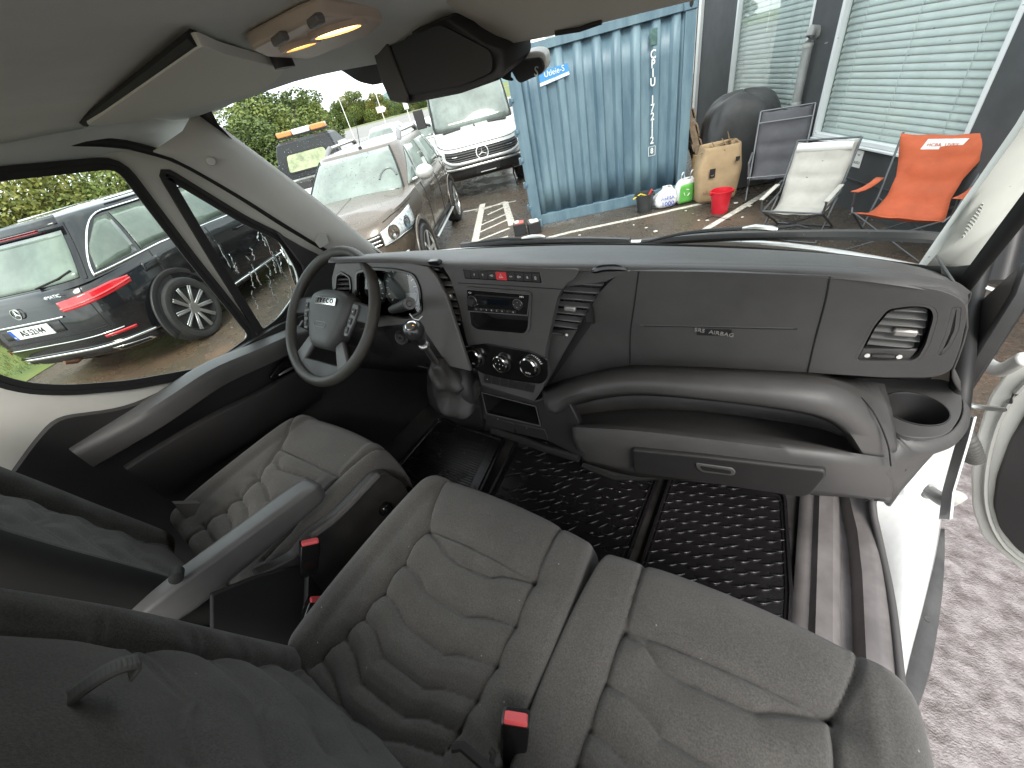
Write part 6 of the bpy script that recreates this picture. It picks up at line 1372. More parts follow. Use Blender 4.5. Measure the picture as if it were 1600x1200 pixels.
# ================================================================ VEHICLES
TYR = mat('tyre', (.022, .021, .020), .75, bump=.3, bscale=120, var=.25, vscale=12)
RIMB = mat('rim_black', (.05, .05, .05), .3, metal=.6); RIMS = mat('rim_silver', (.55, .55, .54), .3, metal=.9)
LRED = mat('lamp_red', (.55, .012, .02), .12, coat=1); LCLR = mat('lamp_clear', (.62, .66, .66), .08, coat=1, spec=.8, var=.35, vscale=26)
def pane_mat(name, col): return mat(name, tuple(c*.62 for c in col), .05, spec=.6, coat=.15, var=.25, vscale=2.2)
class Car:
    """body = stacked plan contours; local x forward, y left, z up"""
    def __init__(s, a, b, n, z0, zt, prof, cab, paint, name, loc, rz, label, cat, glass, scale=1, group=None):
        s.a, s.b, s.n, s.z0, s.zt, s.prof, s.cab, s.paint, s.glass = a, b, n, z0, zt, prof, cab, paint, glass
        s.o = empty(name, loc, rz, label, cat, group); s.o.scale = (scale,)*3
    def plan(s, th, a, b, n): return a*math.copysign(abs(cos(th))**(2/n), cos(th)), b*math.copysign(abs(sin(th))**(2/n), sin(th))
    def B(s, th, v, off=0):
        """point on the lower body, v 0 sill .. 1 belt"""
        vs_, sx, sy = zip(*s.prof); fx, fy = np.interp(v, vs_, sx), np.interp(v, vs_, sy)
        x, y = s.plan(th, s.a*fx, s.b*fy, s.n)
        zb = np.interp(x, *zip(*s.z0)); zt = np.interp(x, *zip(*s.zt)); p = V((x, y, zb+v*(zt-zb)))
        if off:
            e = 1e-2; t = V((*s.plan(th+e, s.a*fx, s.b*fy, s.n), 0))-V((*s.plan(th-e, s.a*fx, s.b*fy, s.n), 0)); p += V((t.y, -t.x, 0)).normalized()*off
        return p
    def G(s, th, v, off=0):
        """point on the glasshouse, v 0 belt .. 1 roof edge"""
        c = s.cab; xc = c['x0']*(1-v)+c['x1']*v; a = c['a0']*(1-v)+c['a1']*v; b = c['b0']*(1-v)+c['b1']*v+.05*sin(pi*v)*c.get('bulge', 1)
        x, y = s.plan(th, a, b, c['n']); zb = np.interp(xc+x, *zip(*s.zt)) if c.get('z0') is None else c['z0']
        zr = c['z1']+c.get('zs', 0)*x; p = V((xc+x, y, zb-.02+v*(zr-zb+.02)))
        if off:
            e = 1e-2; t = V((*s.plan(th+e, a, b, c['n']), 0))-V((*s.plan(th-e, a, b, c['n']), 0)); p += V((t.y, -t.x, .35*abs(t.length))).normalized()*off
        return p
    def part(s, name, bm, mt, parent=None, **k): return ob(name, bm, mt, parent or s.o, **k)
    def build(s, N=120):
        th = [2*pi*k/N for k in range(N)]
        bm = NB(); rs = [[s.B(t, v) for t in th] for v in np.linspace(0, 1, 18)]
        top = rs[-1]
        for f, dz in ((.93, .020), (.75, .045), (.4, .065), (.02, .07)): rs.append([V((p.x*(.985 if f > .9 else .95), p.y*f, p.z+dz)) for p in top])
        rings(bm, rs); s.body = s.part('body', bm, s.paint, ang=42)
        if s.cab:
            bm = NB(); rs = [[s.G(t, v) for t in th] for v in np.linspace(0, 1, 10)]
            xc = s.cab['x1']; crown = s.cab.get('crown', .06)
            for f in (.96, .8, .5, .02): rs.append([V((xc+(p.x-xc)*(f if f > .9 else min(1, f+.05)), p.y*f, p.z+crown*(1-f*f)**.8)) for p in rs[9]])
            rings(bm, rs); s.cabin = s.part('cabin', bm, s.paint, ang=42)
    def patch(s, name, mt, fn, t0, t1, v0, v1, nt=14, nv=6, off=.006, parent=None, th=.006, **k):
        """t0.., v0.. numbers or functions of the other fraction"""
        bm = NB(); R = []
        for j in range(nv+1):
            q = j/nv; row = []
            for i in range(nt+1):
                r = i/nt; ta = t0(q) if callable(t0) else t0; tb = t1(q) if callable(t1) else t1
                va = v0(r) if callable(v0) else v0; vb = v1(r) if callable(v1) else v1
                row.append(fn(ta*(1-r)+tb*r, va*(1-q)+vb*q, off))
            R.append(row)
        grid(bm, R); return s.part(name, bm, mt, parent, ang=60, solid=th, **k)
    def thx(s, x, side, cabin=True):
        """angle whose contour point lies at x (side +1 left, -1 right)"""
        c = s.cab
        a, n, x0 = (c['a0'], c['n'], c['x0']) if cabin else (s.a, s.n, 0)
        f = max(-1, min(1, (x-x0)/a)); t = math.acos(math.copysign(abs(f)**(n/2), f)); return t if side > 0 else -t
    def wheels(s, xs, r, yb, rim, spokes=10, wd=.22, arch=.055, sides=(1, -1), archmat=None, style=0):
        for x in xs:
            for sd in sides:
                bm = NB(); R = []                                    # dark arch opening standing just off the flank
                for rr_ in (0, r+arch): R.append([V((x+rr_*cos(t), sd*(yb+.004), r+rr_*sin(t))) for t in np.linspace(-.35, pi+.35, 26)])
                grid(bm, R); s.part('wheel_arch', bm, PLM, s.body, ang=0, solid=.004)
                bm = NB(); R = [[V((x+q*cos(t), sd*(yb+yo), r+q*sin(t))) for t in np.linspace(-.35, pi+.35, 30)] for q, yo in ((r+arch-.012, .002), (r+arch, .014), (r+arch+.045, .014), (r+arch+.055, .0))]
                grid(bm, R); s.part('arch_trim', bm, archmat or PLD, s.body, ang=50, solid=.003)
                X = axis((x, sd*(yb-wd+.035), r), (0, sd, 0)); w2 = wd
                bm = NB(); lathe(bm, [(r*.71, .0), (r*.94, .0), (r, .03), (r, w2-.03), (r*.94, w2), (r*.84, w2+.006), (r*.74, w2-.008), (r*.71, w2-.05)], 44, X, caps=False); wo = s.part('wheel', bm, TYR, ang=40)
                bm = NB(); lathe(bm, [(r*.73, w2-.012), (r*.74, w2-.004), (r*.70, w2-.004), (r*.68, w2-.06), (r*.2, w2-.08), (0, w2-.08)], 40, X, caps=False); s.part('rim_well', bm, RIMB if style else rim, wo, ang=50)
                for k in range(spokes):
                    a = 2*pi*k/spokes; bm = NB(); d1 = V((cos(a), sin(a), 0)); d2 = V((-sin(a), cos(a), 0)); off_ = .035*r*(1 if k % 2 else -1) if style else 0
                    p0 = X @ (d1*r*.12+V((0, 0, w2-.025))); p1 = X @ (d1*r*.71+d2*off_*2.2+V((0, 0, w2-.008))); bar(bm, p0, p1, r*.055 if style else r*.13, .02, up=(0, sd, 0)); s.part('spoke', bm, rim, wo, bev=.003, seg=1)
                bm = NB(); lathe(bm, [(r*.17, w2-.04), (r*.16, w2-.012), (r*.08, w2-.008), (0, w2-.008)], 20, X); s.part('hub_cap', bm, rim, wo)
    def strip(s, name, mt, pts, r=.008, parent=None, flat=1.0): bm = NB(); tube(bm, pts, r, 6, flat=flat); return s.part(name, bm, mt, parent, ang=60)
def rot_text(s, txt, size, mt, p, facing, up=(0, 0, 1), parent=None, sx=1, ext=.003, name='plate_lettering'): return text(name, txt, size, mt, parent or s.o, axis(p, facing, up), ext, sx=sx)

# ---- black estate seen through the driver's windows ------------------------------
BLK = mat('paint_black', (.008, .008, .009), .10, coat=.35, spec=.45, rvar=.03, vscale=30)
PG1 = pane_mat('pane_green', (.20, .25, .20))
g = Car(2.33, .945, 5.2, [(-2.4, .34), (-1.9, .27), (1.9, .25), (2.4, .34)], [(-2.4, 1.05), (-1.2, 1.10), (1.0, 1.03), (1.6, .99), (2.1, .90), (2.4, .72)],
    [(0, .945, .93), (.12, .985, .965), (.3, 1.0, .985), (.5, .998, 1.0), (.66, .992, 1.0), (.78, .985, .985), (.9, .978, .975), (1, .955, .945)],
    dict(x0=-.62, x1=-.72, a0=1.60, a1=1.02, b0=.87, b1=.60, n=6, z1=1.60, crown=.055, bulge=.6), BLK, 'parked_car', V((-7.62, 2.48, 0)), radians(118.5), 'black estate car with red tail lights parked outside the driver window', 'car', PG1, 1.10)
g.build()
g.wheels((-1.435, 1.435), .375, .925, RIMS, 20, style=1)
g.patch('rear_window', PG1, g.G, pi-.62, pi+.62, .10, .80, 20, 8)
g.patch('roof_spoiler', BLK, g.G, pi-.66, pi+.66, .86, 1.0, 20, 3, off=.09)
g.patch('brake_light', LRED, g.G, pi-.22, pi+.22, .84, .90, 10, 2, off=.03)
g.patch('windscreen', PG1, g.G, -.60, .60, .08, .92, 16, 8)
for sd in (1, -1):
    T = lambda x: g.thx(x, sd)
    for x0, x1, nm in ((-1.98, -1.50, 'quarter_window'), (-1.44, -.56, 'side_window'), (-.50, .40, 'side_window'), (.46, .86, 'side_window')):
        if nm == 'quarter_window': g.patch(nm, PG1, g.G, T(x0), T(x1), .10, lambda r: .42+.40*min(1, r*1.4), 10, 5)
        elif x1 > .8: g.patch(nm, PG1, g.G, T(x0), T(x1), .10, lambda r: .80-.68*r, 8, 5)
        else: g.patch(nm, PG1, g.G, T(x0), T(x1), .10, .84, 10, 5)
    g.strip('chrome_strip', CHR, [g.G(T(x), .05, .012) for x in np.linspace(-2.02, .95, 26)], .011)
    top = [g.G(T(-2.02), .06, .012), g.G(T(-2.02), .25, .012), g.G(T(-1.95), .55, .012), g.G(T(-1.80), .80, .012)]+[g.G(T(x), .90, .012) for x in np.linspace(-1.6, .3, 14)]
    g.strip('chrome_strip', CHR, spline(top, 30), .010)
    g.strip('roof_rail', CHR, [g.G(T(x), 1.0, .0)+V((0, 0, .035)) for x in np.linspace(-1.35, .35, 16)], .014)
    for xh in (-.95, .05):
        p = g.B(g.thx(xh, sd, False), .80, .03); g.strip('door_handle', BLK, [p-V((.10, 0, 0)), p+V((0, sd*.012, 0)), p+V((.10, 0, 0))], .016)
    for xs_ in (-.50, .52, -1.42):
        g.strip('door_gap', PLM, [g.B(g.thx(xs_-.02*v*(xs_ < -1), sd, False), v, .0015) for v in np.linspace(.12 if xs_ > -1 else .62, .99, 12)], .005)
    g.strip('sill_trim', CHR, [g.B(g.thx(x, sd, False), .07, .015) for x in np.linspace(-.95, .95, 12)], .016)
    m0 = g.G(T(.72), .10, .05); bm = NB(); X = M.Translation(m0+V((0, sd*.13, .05))) @ M.Diagonal((.10, .14, .085, 1)); bmesh.ops.create_icosphere(bm, subdivisions=3, radius=1, matrix=X); tube(bm, [m0-V((0, sd*.05, 0)), m0+V((0, sd*.10, .03))], .02, 6); g.part('door_mirror', bm, BLK, ang=60)
    # wrap-round tail light, wedge towards the flank
    tl0, tl1 = (pi-.20, g.thx(-1.82, 1, False)) if sd > 0 else (pi+.20, 2*pi-g.thx(-1.82, 1, False))
    lo = lambda r: .735+.055*r**2; hi = lambda r: .865+.035*r-.07*max(0, r-.8)*5*.4
    tlp = g.patch('tail_light', LRED, g.B, tl0, tl1, lo, hi, 26, 6, off=.012)
    g.patch('light_bar', mat('lamp_red_bright', (.75, .05, .05), .1, coat=1), g.B, tl0, tl1, lambda r: lo(r)+.035, lambda r: lo(r)+.055, 26, 1, off=.020, parent=tlp)
    f0, f1 = (pi-.40, pi-.78) if sd > 0 else (pi+.40, pi+.78)
    g.patch('reflector', LRED, g.B, f0, f1, .27, .31, 8, 2, off=.012)
    g.patch('exhaust_trim', CHR, g.B, pi-sd*.32, pi-sd*.80, .03, lambda r: .105-.03*r, 10, 3, off=.02)
    g.patch('exhaust_pipe', PLM, g.B, pi-sd*.37, pi-sd*.74, .045, lambda r: .090-.02*r, 10, 3, off=.030)
    g.patch('fuel_flap' if sd < 0 else 'side_badge', BLK, g.B, (2*pi-g.thx(-1.62, 1, False)) if sd < 0 else g.thx(-1.62, 1, False), (2*pi-g.thx(-1.40, 1, False)) if sd < 0 else g.thx(-1.40, 1, False), .80, .92, 6, 4, off=.004)
g.patch('plate_recess', PLD, g.B, pi-.10, pi+.10, .50, .66, 12, 3, off=.004)
pp = g.B(pi, .575, .014)
bm = NB(); box(bm, pp, (.012, .52, .112)); pl_o = g.part('number_plate', bm, mat('plate_white', (.78, .78, .77), .4), bev=.004)
bm = NB(); box(bm, pp+V((-.0065, .236, 0)), (.003, .042, .106)); g.part('plate_band', bm, mat('plate_blue', (.02, .09, .42), .4), pl_o)
rot_text(g, 'AS 52144', .088, PLM, pp+V((-.0075, -.022, 0)), (-1, 0, 0), parent=pl_o, sx=.92)
rot_text(g, 'N', .03, WTX, pp+V((-.009, .236, -.03)), (-1, 0, 0), parent=pl_o)
bp = g.B(pi, .835, .02); bm = NB(); star3(bm, axis(bp, (-1, 0, .1)), .055, .008, .006); g.part('star_badge', bm, CHR, ang=30)
g.patch('tailgate_chrome', CHR, g.B, pi-.16, pi+.16, .675, .695, 18, 1, off=.012)
rot_text(g, '4MATIC', .045, CHR, g.B(pi+.20, .94, .016), (-1, 0, .2), name='badge_lettering', sx=1.3)
g.strip('bumper_chrome', CHR, [g.B(t, .16, .016) for t in np.linspace(pi-.95, pi+.95, 24)], .013)
g.strip('bumper_chrome', CHR, [g.B(t, .335, .010) for t in np.linspace(pi-.66, pi+.66, 20)], .006)
g.patch('bumper_insert', PLD, g.B, pi-.9, pi+.9, .02, .13, 22, 2, off=.004)
g.strip('tow_ball', mat('rust', (.12, .05, .03), .7), [g.B(pi, .02, .0)+V((.1, 0, 0)), g.B(pi, .0, .06), g.B(pi, .06, .10)], .022)
g.strip('rear_wiper', PLM, [g.G(pi+.05, .10, .02), g.G(pi+.30, .16, .018), g.G(pi+.52, .22, .016)], .010)
for sd in (1, -1): g.strip('tailgate_gap', PLM, [g.B(pi-sd*.52, v, .002) for v in np.linspace(.40, 1, 12)]+[g.G(pi-sd*.74, v, .003) for v in np.linspace(.05, .9, 6)], .005)
g.strip('tailgate_gap', PLM, [g.B(t, .42, .002) for t in np.linspace(pi-.52, pi+.52, 20)], .005)
for sd in (1, -1): g.patch('headlight', LCLR, g.B, sd*.45, sd*1.05, .70, .88, 10, 3, off=.008)
g.patch('grille', PLM, g.B, -.4, .4, .45, .80, 10, 4, off=.006)

# ---- brown crossover facing us -----------------------------------------------------
BRN = mat('paint_brown', (.108, .084, .063), .28, metal=.2, coat=.45, var=.08, vscale=3, rvar=.06)
PG2 = pane_mat('pane_pale_green', (.30, .36, .32))
d = Car(2.14, .90, 4.4, [(-2.2, .42), (-1.6, .34), (1.6, .34), (2.2, .42)], [(-2.2, 1.02), (-1.0, 1.08), (.9, 1.06), (1.35, 1.03), (1.8, .99), (2.15, .88)],
    [(0, .95, .93), (.15, .99, .975), (.35, 1.0, .99), (.55, .995, 1.0), (.72, .985, 1.0), (.86, .975, .985), (1, .945, .945)],
    dict(x0=-.42, x1=-.62, a0=1.50, a1=1.02, b0=.84, b1=.60, n=5.5, z1=1.57, crown=.06, bulge=.5), BRN, 'parked_car', V((-4.92, 4.42, 0)), radians(-59.6), 'brown crossover with silver roof rails facing the van', 'car', PG2, 1.0)
d.build()
d.wheels((-1.335, 1.335), .345, .885, RIMS, 5, archmat=BRN, arch=.06)
wsn = d.patch('windscreen', PG2, d.G, -.66, .66, .06, .94, 20, 8)
d.strip('windscreen_seal', RUB, [d.G(t, .05, .012) for t in np.linspace(-.68, .68, 20)], .012)
for sd in (1, -1): d.strip('windscreen_seal', RUB, [d.G(sd*.68, v, .012) for v in np.linspace(.05, .95, 8)], .010)
d.patch('rear_window', PG2, d.G, pi-.6, pi+.6, .12, .85, 12, 6)
for sd in (1, -1):
    T = lambda x: d.thx(x, sd)
    for x0, x1 in ((-1.62, -1.22), (-1.16, -.36), (-.30, .50)): d.patch('side_window', PG2, d.G, T(x0), T(x1), .10, .84, 10, 5)
    d.patch('side_window', PG2, d.G, T(.54), T(.86), .10, lambda r: .80-.62*r, 8, 4)
    for xs_ in (-1.18, -.33, .62): d.strip('door_gap', PLM, [d.B(d.thx(xs_, sd, False), v, .0015) for v in np.linspace(.14, .99, 12)], .005)
    for xh in (-.62, .22):
        p = d.B(d.thx(xh, sd, False), .82, .028); d.strip('door_handle', BRN, [p-V((.09, 0, 0)), p+V((0, sd*.012, 0)), p+V((.09, 0, 0))], .015)
    d.strip('side_step', ALU, [d.B(d.thx(x, sd, False), .02, .07) for x in np.linspace(-.85, .88, 14)], .034, flat=.5)
    d.strip('sill_guard', PLD, [d.B(d.thx(x, sd, False), .10, .015) for x in np.linspace(-.85, .88, 14)], .03)
    # roof rails with grey feet
    rail = [d.G(T(x), 1.0, -.05)+V((0, 0, .10)) for x in np.linspace(-1.35, .10, 12)]
    ro_ = d.strip('roof_rail', mat('rail_silver', (.66, .66, .64), .35, metal=.3), rail, .030, flat=.8)
    for p, q in ((rail[-1], d.G(T(.42), .96, -.02)), (rail[0], d.G(T(-1.50), .97, -.02))):
        bm = NB(); tube(bm, spline([p-V((.03 if p.x > 0 else -.03, 0, 0)), p.lerp(q, .4)+V((0, 0, .015)), q], 8), [.038, .040, .040, .038, .036, .030, .022, .012], 8); d.part('rail_foot', bm, mat('rail_grey', (.20, .20, .20), .45), ro_, ang=60)
    m0 = d.G(T(.70), .10, .06); bm = NB(); X = M.Translation(m0+V((0, sd*.13, .06))) @ M.Diagonal((.085, .13, .095, 1)); bmesh.ops.create_icosphere(bm, subdivisions=3, radius=1, matrix=X); tube(bm, [m0-V((0, sd*.06, 0)), m0+V((0, sd*.10, .03))], .022, 6); d.part('door_mirror', bm, mat('mirror_silver', (.62, .62, .60), .3, metal=.4), ang=60)
    hl = d.patch('headlight', LCLR, d.B, sd*.42, sd*1.12, lambda r: .60+.02*r, lambda r: .86+.06*r, 16, 6, off=.010)
    for th_, r_ in ((.62, .085), (.92, .075)):
        c = d.B(sd*th_, .74, .014); nrm = d.B(sd*th_, .74, 1)-d.B(sd*th_, .74, 0); bm = NB(); lathe(bm, [(r_, 0), (r_, .012), (r_*.8, .014), (r_*.45, .004), (.02, .002), (0, .010)], 24, axis(c, nrm), caps=False); d.part('lamp_reflector', bm, CHR, hl)
    d.strip('lamp_bezel', CHR, [d.B(sd*t, .59, .012) for t in np.linspace(.42, 1.10, 10)], .008, hl)
    d.patch('bonnet_gap', PLM, d.B, sd*.52, sd*1.22, .955, .965, 16, 1, off=.003)
    d.patch('fog_light', LCLR, d.B, sd*.62, sd*.82, .16, .28, 6, 3, off=.010)
gr = d.patch('grille', PLM, d.B, -.40, .40, .60, .84, 14, 4, off=.006)
for k in range(3): d.strip('grille_bar', CHR if k == 0 else ALU, [d.B(t, .64+.08*k, .016) for t in np.linspace(-.38, .38, 12)], .010, gr)
bm = NB(); X = axis(d.B(0, .73, .03), (1, 0, .15)); prism(bm, [X @ V(q) for q in ((0, .10, 0), (.055, 0, 0), (0, -.10, 0), (-.055, 0, 0))], X.to_3x3() @ V((0, 0, .012))); ringstrip(bm, [X @ V(q) for q in ((0, .10, .005), (.055, 0, .005), (0, -.10, .005), (-.055, 0, .005))], -.012, X.to_3x3() @ V((0, 0, .02))); d.part('front_emblem', bm, CHR)
d.patch('lower_grille', PLD, d.B, -.62, .62, .05, .36, 16, 4, off=.006)
bm = NB(); box(bm, d.B(0, .44, .02), (.014, .52, .112)); d.part('number_plate', bm, mat('plate_white_b', (.76, .76, .75), .4))
bm = NB(); tube(bm, [d.G(0, 1, 0)+V((-.12, .10, .03)), d.G(0, 1, 0)+V((-.40, .10, .42))], [.006, .002], 6); lathe(bm, [(.03, 0), (.02, .03), (0, .035)], 12, M.Translation(d.G(0, 1, 0)+V((-.10, .10, .01)))); d.part('aerial', bm, PLM)
for t0_ in (.1, -.5): d.strip('wiper', PLM, [d.G(t0_, .06, .02), d.G(t0_-.12, .10, .022), d.G(t0_+.42, .09, .02)], .010)
# cabin seen through the screen: steering wheel and seats
for y in (.36, -.36):
    bm = NB(); X = M.Translation((-.05, y, 1.12)) @ M.Diagonal((.09, .22, .34, 1)); bmesh.ops.create_icosphere(bm, subdivisions=2, radius=1, matrix=X)
bm.free()
bm = NB(); c = d.G(.30, .34, .014); tube(bm, [d.G(.36+.20*cos(t), .33+.20*sin(t), .010) for t in np.linspace(.1, pi-.1, 14)], .016, 6); d.part('steering_wheel', bm, mat('wheel_grey', (.12, .14, .13), .3))  # grey rim arc laid on the pane as a hint of the wheel

# ---- white van facing us beside the container --------------------------------------
VW = mat('van_white', (.62, .62, .60), .25, coat=.8, var=.04, vscale=2); PG3 = pane_mat('pane_grey_green', (.26, .31, .28))
s_ = Car(2.92, .975, 6.5, [(-3, .38), (2.2, .36), (3, .42)], [(-3, 1.30), (1.6, 1.30), (2.05, 1.27), (2.5, 1.18), (2.9, 1.06)],
    [(0, .955, .96), (.12, .985, .985), (.3, 1.0, 1.0), (.5, .995, 1.0), (.75, .985, .995), (.9, .965, .985), (1, .94, .955)],
    dict(x0=-.45, x1=-.70, a0=2.52, a1=2.10, b0=.93, b1=.80, n=9, z1=2.42, crown=.06, bulge=.5), VW, 'delivery_van', V((-6.94, 9.76, 0)), radians(-50), 'white delivery van facing us between the brown car and the blue container', 'van', PG3, 1.0)
s_.build(); s_.wheels((-1.8, 1.75), .36, .96, RIMS, 6)
s_.patch('windscreen', PG3, s_.G, -.80, .80, .04, .86, 20, 8)
for t_ in np.linspace(-.1, .1, 2): pass
s_.strip('windscreen_seal', RUB, [s_.G(t, .03, .014) for t in np.linspace(-.82, .82, 24)], .016)
for sd in (1, -1): s_.strip('windscreen_seal', RUB, [s_.G(sd*.82, v, .014) for v in np.linspace(.03, .9, 8)], .018)
for sd in (1, -1):
    T = lambda x: s_.thx(x, sd)
    s_.patch('side_window', PG3, s_.G, T(.75), T(1.70), .06, .66, 10, 5)
    hl = s_.patch('headlight', LCLR, s_.B, sd*.62, sd*1.12, lambda r: .52+.02*r, lambda r: .80+.10*r, 12, 6, off=.010)
    c = s_.B(sd*.72, .66, .016); bm = NB(); lathe(bm, [(.075, 0), (.075, .012), (.05, .014), (.03, .004), (0, .012)], 20, axis(c, (1, sd*.3, 0)), caps=False); s_.part('lamp_reflector', bm, CHR, hl)
    m0 = s_.G(T(1.55), .15, .03); bm = NB(); box(bm, m0+V((0, sd*.20, .16)), (.12, .22, .36)); tube(bm, [m0, m0+V((0, sd*.14, .06))], .03, 6); s_.part('door_mirror', bm, PLD, bev=.04, seg=3)
    s_.patch('bumper_corner', PLD, s_.B, sd*.55, sd*1.35, .03, .46, 12, 4, off=.010)
    a_, b_ = s_.B(sd*.28, .998, 0), s_.B(sd*.56, .998, 0)
    bm = NB(); prism(bm, [V((2.06, sd*.30, 1.315)), V((2.06, sd*.72, 1.30)), V((2.20, sd*.71, 1.275)), V((2.20, sd*.31, 1.29))], (0, 0, .012)); s_.part('bonnet_vent', bm, PLD)
gr = s_.patch('grille', PLM, s_.B, -.50, .50, lambda r: .54-.0*r+.10*abs(2*r-1)**2, .82, 20, 6, off=.012)
s_.strip('grille_frame', VW, [s_.B(t, .50+.14*abs(t/.56)**2.2, .02) for t in np.linspace(-.58, .58, 24)], .034)
for k in range(4): s_.strip('grille_bar', mat('grille_grey', (.06, .06, .06), .4), [s_.B(t, .58+.06*k+.02*abs(t), .020) for t in np.linspace(-.46, .46, 12)], .014, gr)
for sd in (1, -1): s_.strip('grille_accent', CHR, [s_.B(sd*t, .70, .03) for t in (.14, .26)], .013, gr)
bm = NB(); star3(bm, axis(s_.B(0, .69, .04), (1, 0, .1)), .135, .020, .012); s_.part('star_badge', bm, CHR, ang=30)
s_.patch('front_bumper', PLD, s_.B, -.62, .62, .03, .44, 20, 4, off=.010)
s_.strip('bumper_bar', mat('bar_steel', (.62, .62, .60), .25, metal=.8), [s_.B(t, .37, .035) for t in np.linspace(-.85, .85, 20)], .022)
bm = NB(); box(bm, s_.B(0, .22, .04)+V((0, .05, 0)), (.02, .54, .13)); s_.part('plate_holder', bm, PLM, bev=.005)
bm = NB(); box(bm, s_.B(0, .22, .052)+V((0, .05, -.045)), (.008, .34, .012)); s_.part('plate_lettering', bm, WTX)
s_.strip('bonnet_gap', PLM, [s_.B(t, .90, .003) for t in np.linspace(-.9, .9, 24)], .006)
s_.strip('tow_strap', PLM, [s_.B(.2, .12, .03), s_.B(.2, .0, .06)-V((0, 0, .10)), s_.B(.22, 0, .10)-V((0, 0, .34))], .02)

# ---- black recovery truck with an amber light bar --------------------------------------
tk = empty('recovery_truck', azp(57.0, 13.2), radians(30.9+98), 'black recovery truck with amber and white light bar and white flatbed', 'truck')
TKP = mat('truck_black', (.012, .014, .016), .4, spec=.3)
def slab(bm, z0, z1, x0, x1, w0, w1, dx=0): prism(bm, [(x0, -w0, z0), (x1, -w0, z0), (x1, w0, z0), (x0, w0, z0)], (0, 0, z1-z0))
bm = NB(); rs = []
for z, xa, xb, hw in ((.55, -.1, 2.1, .92), (.95, -.1, 2.15, .95), (1.10, -.08, 1.95, .93), (1.62, .10, 1.35, .80), (1.80, .22, 1.15, .74), (1.86, .34, 1.0, .66)):
    rs.append([V((xa if x < 0 else xb, y*hw, z))+V((0, 0, 0)) for x, y in ((-1, -1), (1, -1), (1, 1), (-1, 1))])
rings(bm, rs); tb = ob('cab', bm, TKP, tk, ang=25, bev=.07, seg=3)
bm = NB(); prism(bm, roundpoly([V((-.055, -.60, 1.17)), V((-.055, .60, 1.17)), V((.085, .52, 1.56)), V((.085, -.52, 1.56))], .08), (-.02, 0, .006)); ob('rear_window', bm, mat('pane_yellow_green', (.26, .30, .16), .06, coat=.5, var=.5, vscale=3), tk)
bm = NB(); ringstrip(bm, roundpoly([V((-.075, -.60, 1.17)), V((-.075, .60, 1.17)), V((.065, .52, 1.56)), V((.065, -.52, 1.56))], .08), .03, (-.01, 0, 0)); ob('window_frame', bm, PLM, tk)
for sd in (1, -1):
    bm = NB(); prism(bm, [(.25, sd*.925, 1.14), (1.75, sd*.92, 1.14), (1.32, sd*.822, 1.58), (.42, sd*.815, 1.58)], (0, sd*.012, 0)); ob('side_window', bm, PG1, tk)
    for x in (-1.6, 1.5): bm = NB(); lathe(bm, [(.22, 0), (.36, 0), (.38, .03), (.38, .22), (.22, .25), (0, .22)], 28, axis((x, sd*.72, .38), (0, sd, 0)), caps=False); ob('wheel', bm, TYR, tk)
bm = NB(); box(bm, (.55, 0, 1.93), (.22, 1.36, .05)); lb = ob('light_bar', bm, PLM, tk)
AMB = mat('amber_lens', (.55, .22, .05), .25, coat=.5)
for y, hw, mt_ in ((.47, .215, AMB), (0, .25, mat('white_lens', (.80, .80, .78), .3)), (-.47, .215, AMB)): bm = NB(); box(bm, (.55, y, 2.01), (.24, hw*2-.02, .13)); ob('beacon_lens', bm, mt_, lb, bev=.03, seg=3)
bm = NB(); box(bm, (-2.2, 0, .74), (4.0, 1.95, .10)); ob('flatbed', bm, mat('bed_white', (.62, .62, .60), .4), tk, bev=.01)
for sd in (1, -1): bm = NB(); box(bm, (-2.2, sd*.97, .86), (4.0, .05, .16)); ob('bed_side', bm, mat('bed_edge', (.66, .66, .64), .4), tk, bev=.01)
bm = NB(); box(bm, (-.22, 0, .98), (.06, 1.8, .06)); box(bm, (-.22, .86, .9), (.06, .06, .26)); box(bm, (-.22, -.86, .9), (.06, .06, .26)); ob('head_board', bm, ALU, tk)
bm = NB(); box(bm, (-.5, .2, .88), (.4, .5, .2)); ob('winch', bm, PLD, tk, bev=.03)
# ---- pale cars parked further back ------------------------------------------------------
for (az, dd, rz, lb, col) in ((42.4, 17.5, 28, 'white hatchback with red tail light parked beyond the brown car', (.72, .72, .71)), (46.8, 24.0, 30.9, 'silver estate parked far back behind the brown car', (.50, .51, .52))):
    pm = mat('paint_pale', col, .22, coat=.8)
    c = Car(2.05, .88, 4.6, [(-2.2, .36), (2.2, .34)], [(-2.2, .98), (0, .95), (1.2, .92), (2.1, .74)], [(0, .95, .93), (.3, 1, .99), (.6, .99, 1), (.85, .97, .98), (1, .94, .94)],
        dict(x0=-.45, x1=-.55, a0=1.52, a1=1.0, b0=.82, b1=.58, n=5, z1=1.42, crown=.06), pm, 'parked_car', azp(az, dd), radians(rz+90), lb, 'car', PG3, 1.0)
    c.build(80); c.wheels((-1.3, 1.3), .32, .865, RIMS, 5)
    c.patch('rear_window', PG3, c.G, pi-.6, pi+.6, .10, .85, 12, 5); c.patch('windscreen', PG3, c.G, -.6, .6, .08, .9, 12, 5)
    for sd in (1, -1):
        for x0, x1 in ((-1.5, -.75), (-.68, .15), (.2, .7)): c.patch('side_window', PG3, c.G, c.thx(x0, sd), c.thx(x1, sd), .10, .82, 8, 4)
        c.patch('tail_light', LRED, c.B, pi-sd*.6, pi-sd*1.15, .66, .92, 8, 4, off=.01)
        c.strip('roof_rail', ALU, [c.G(c.thx(x, sd), 1, 0)+V((0, 0, .04)) for x in np.linspace(-1.2, .2, 8)], .015)
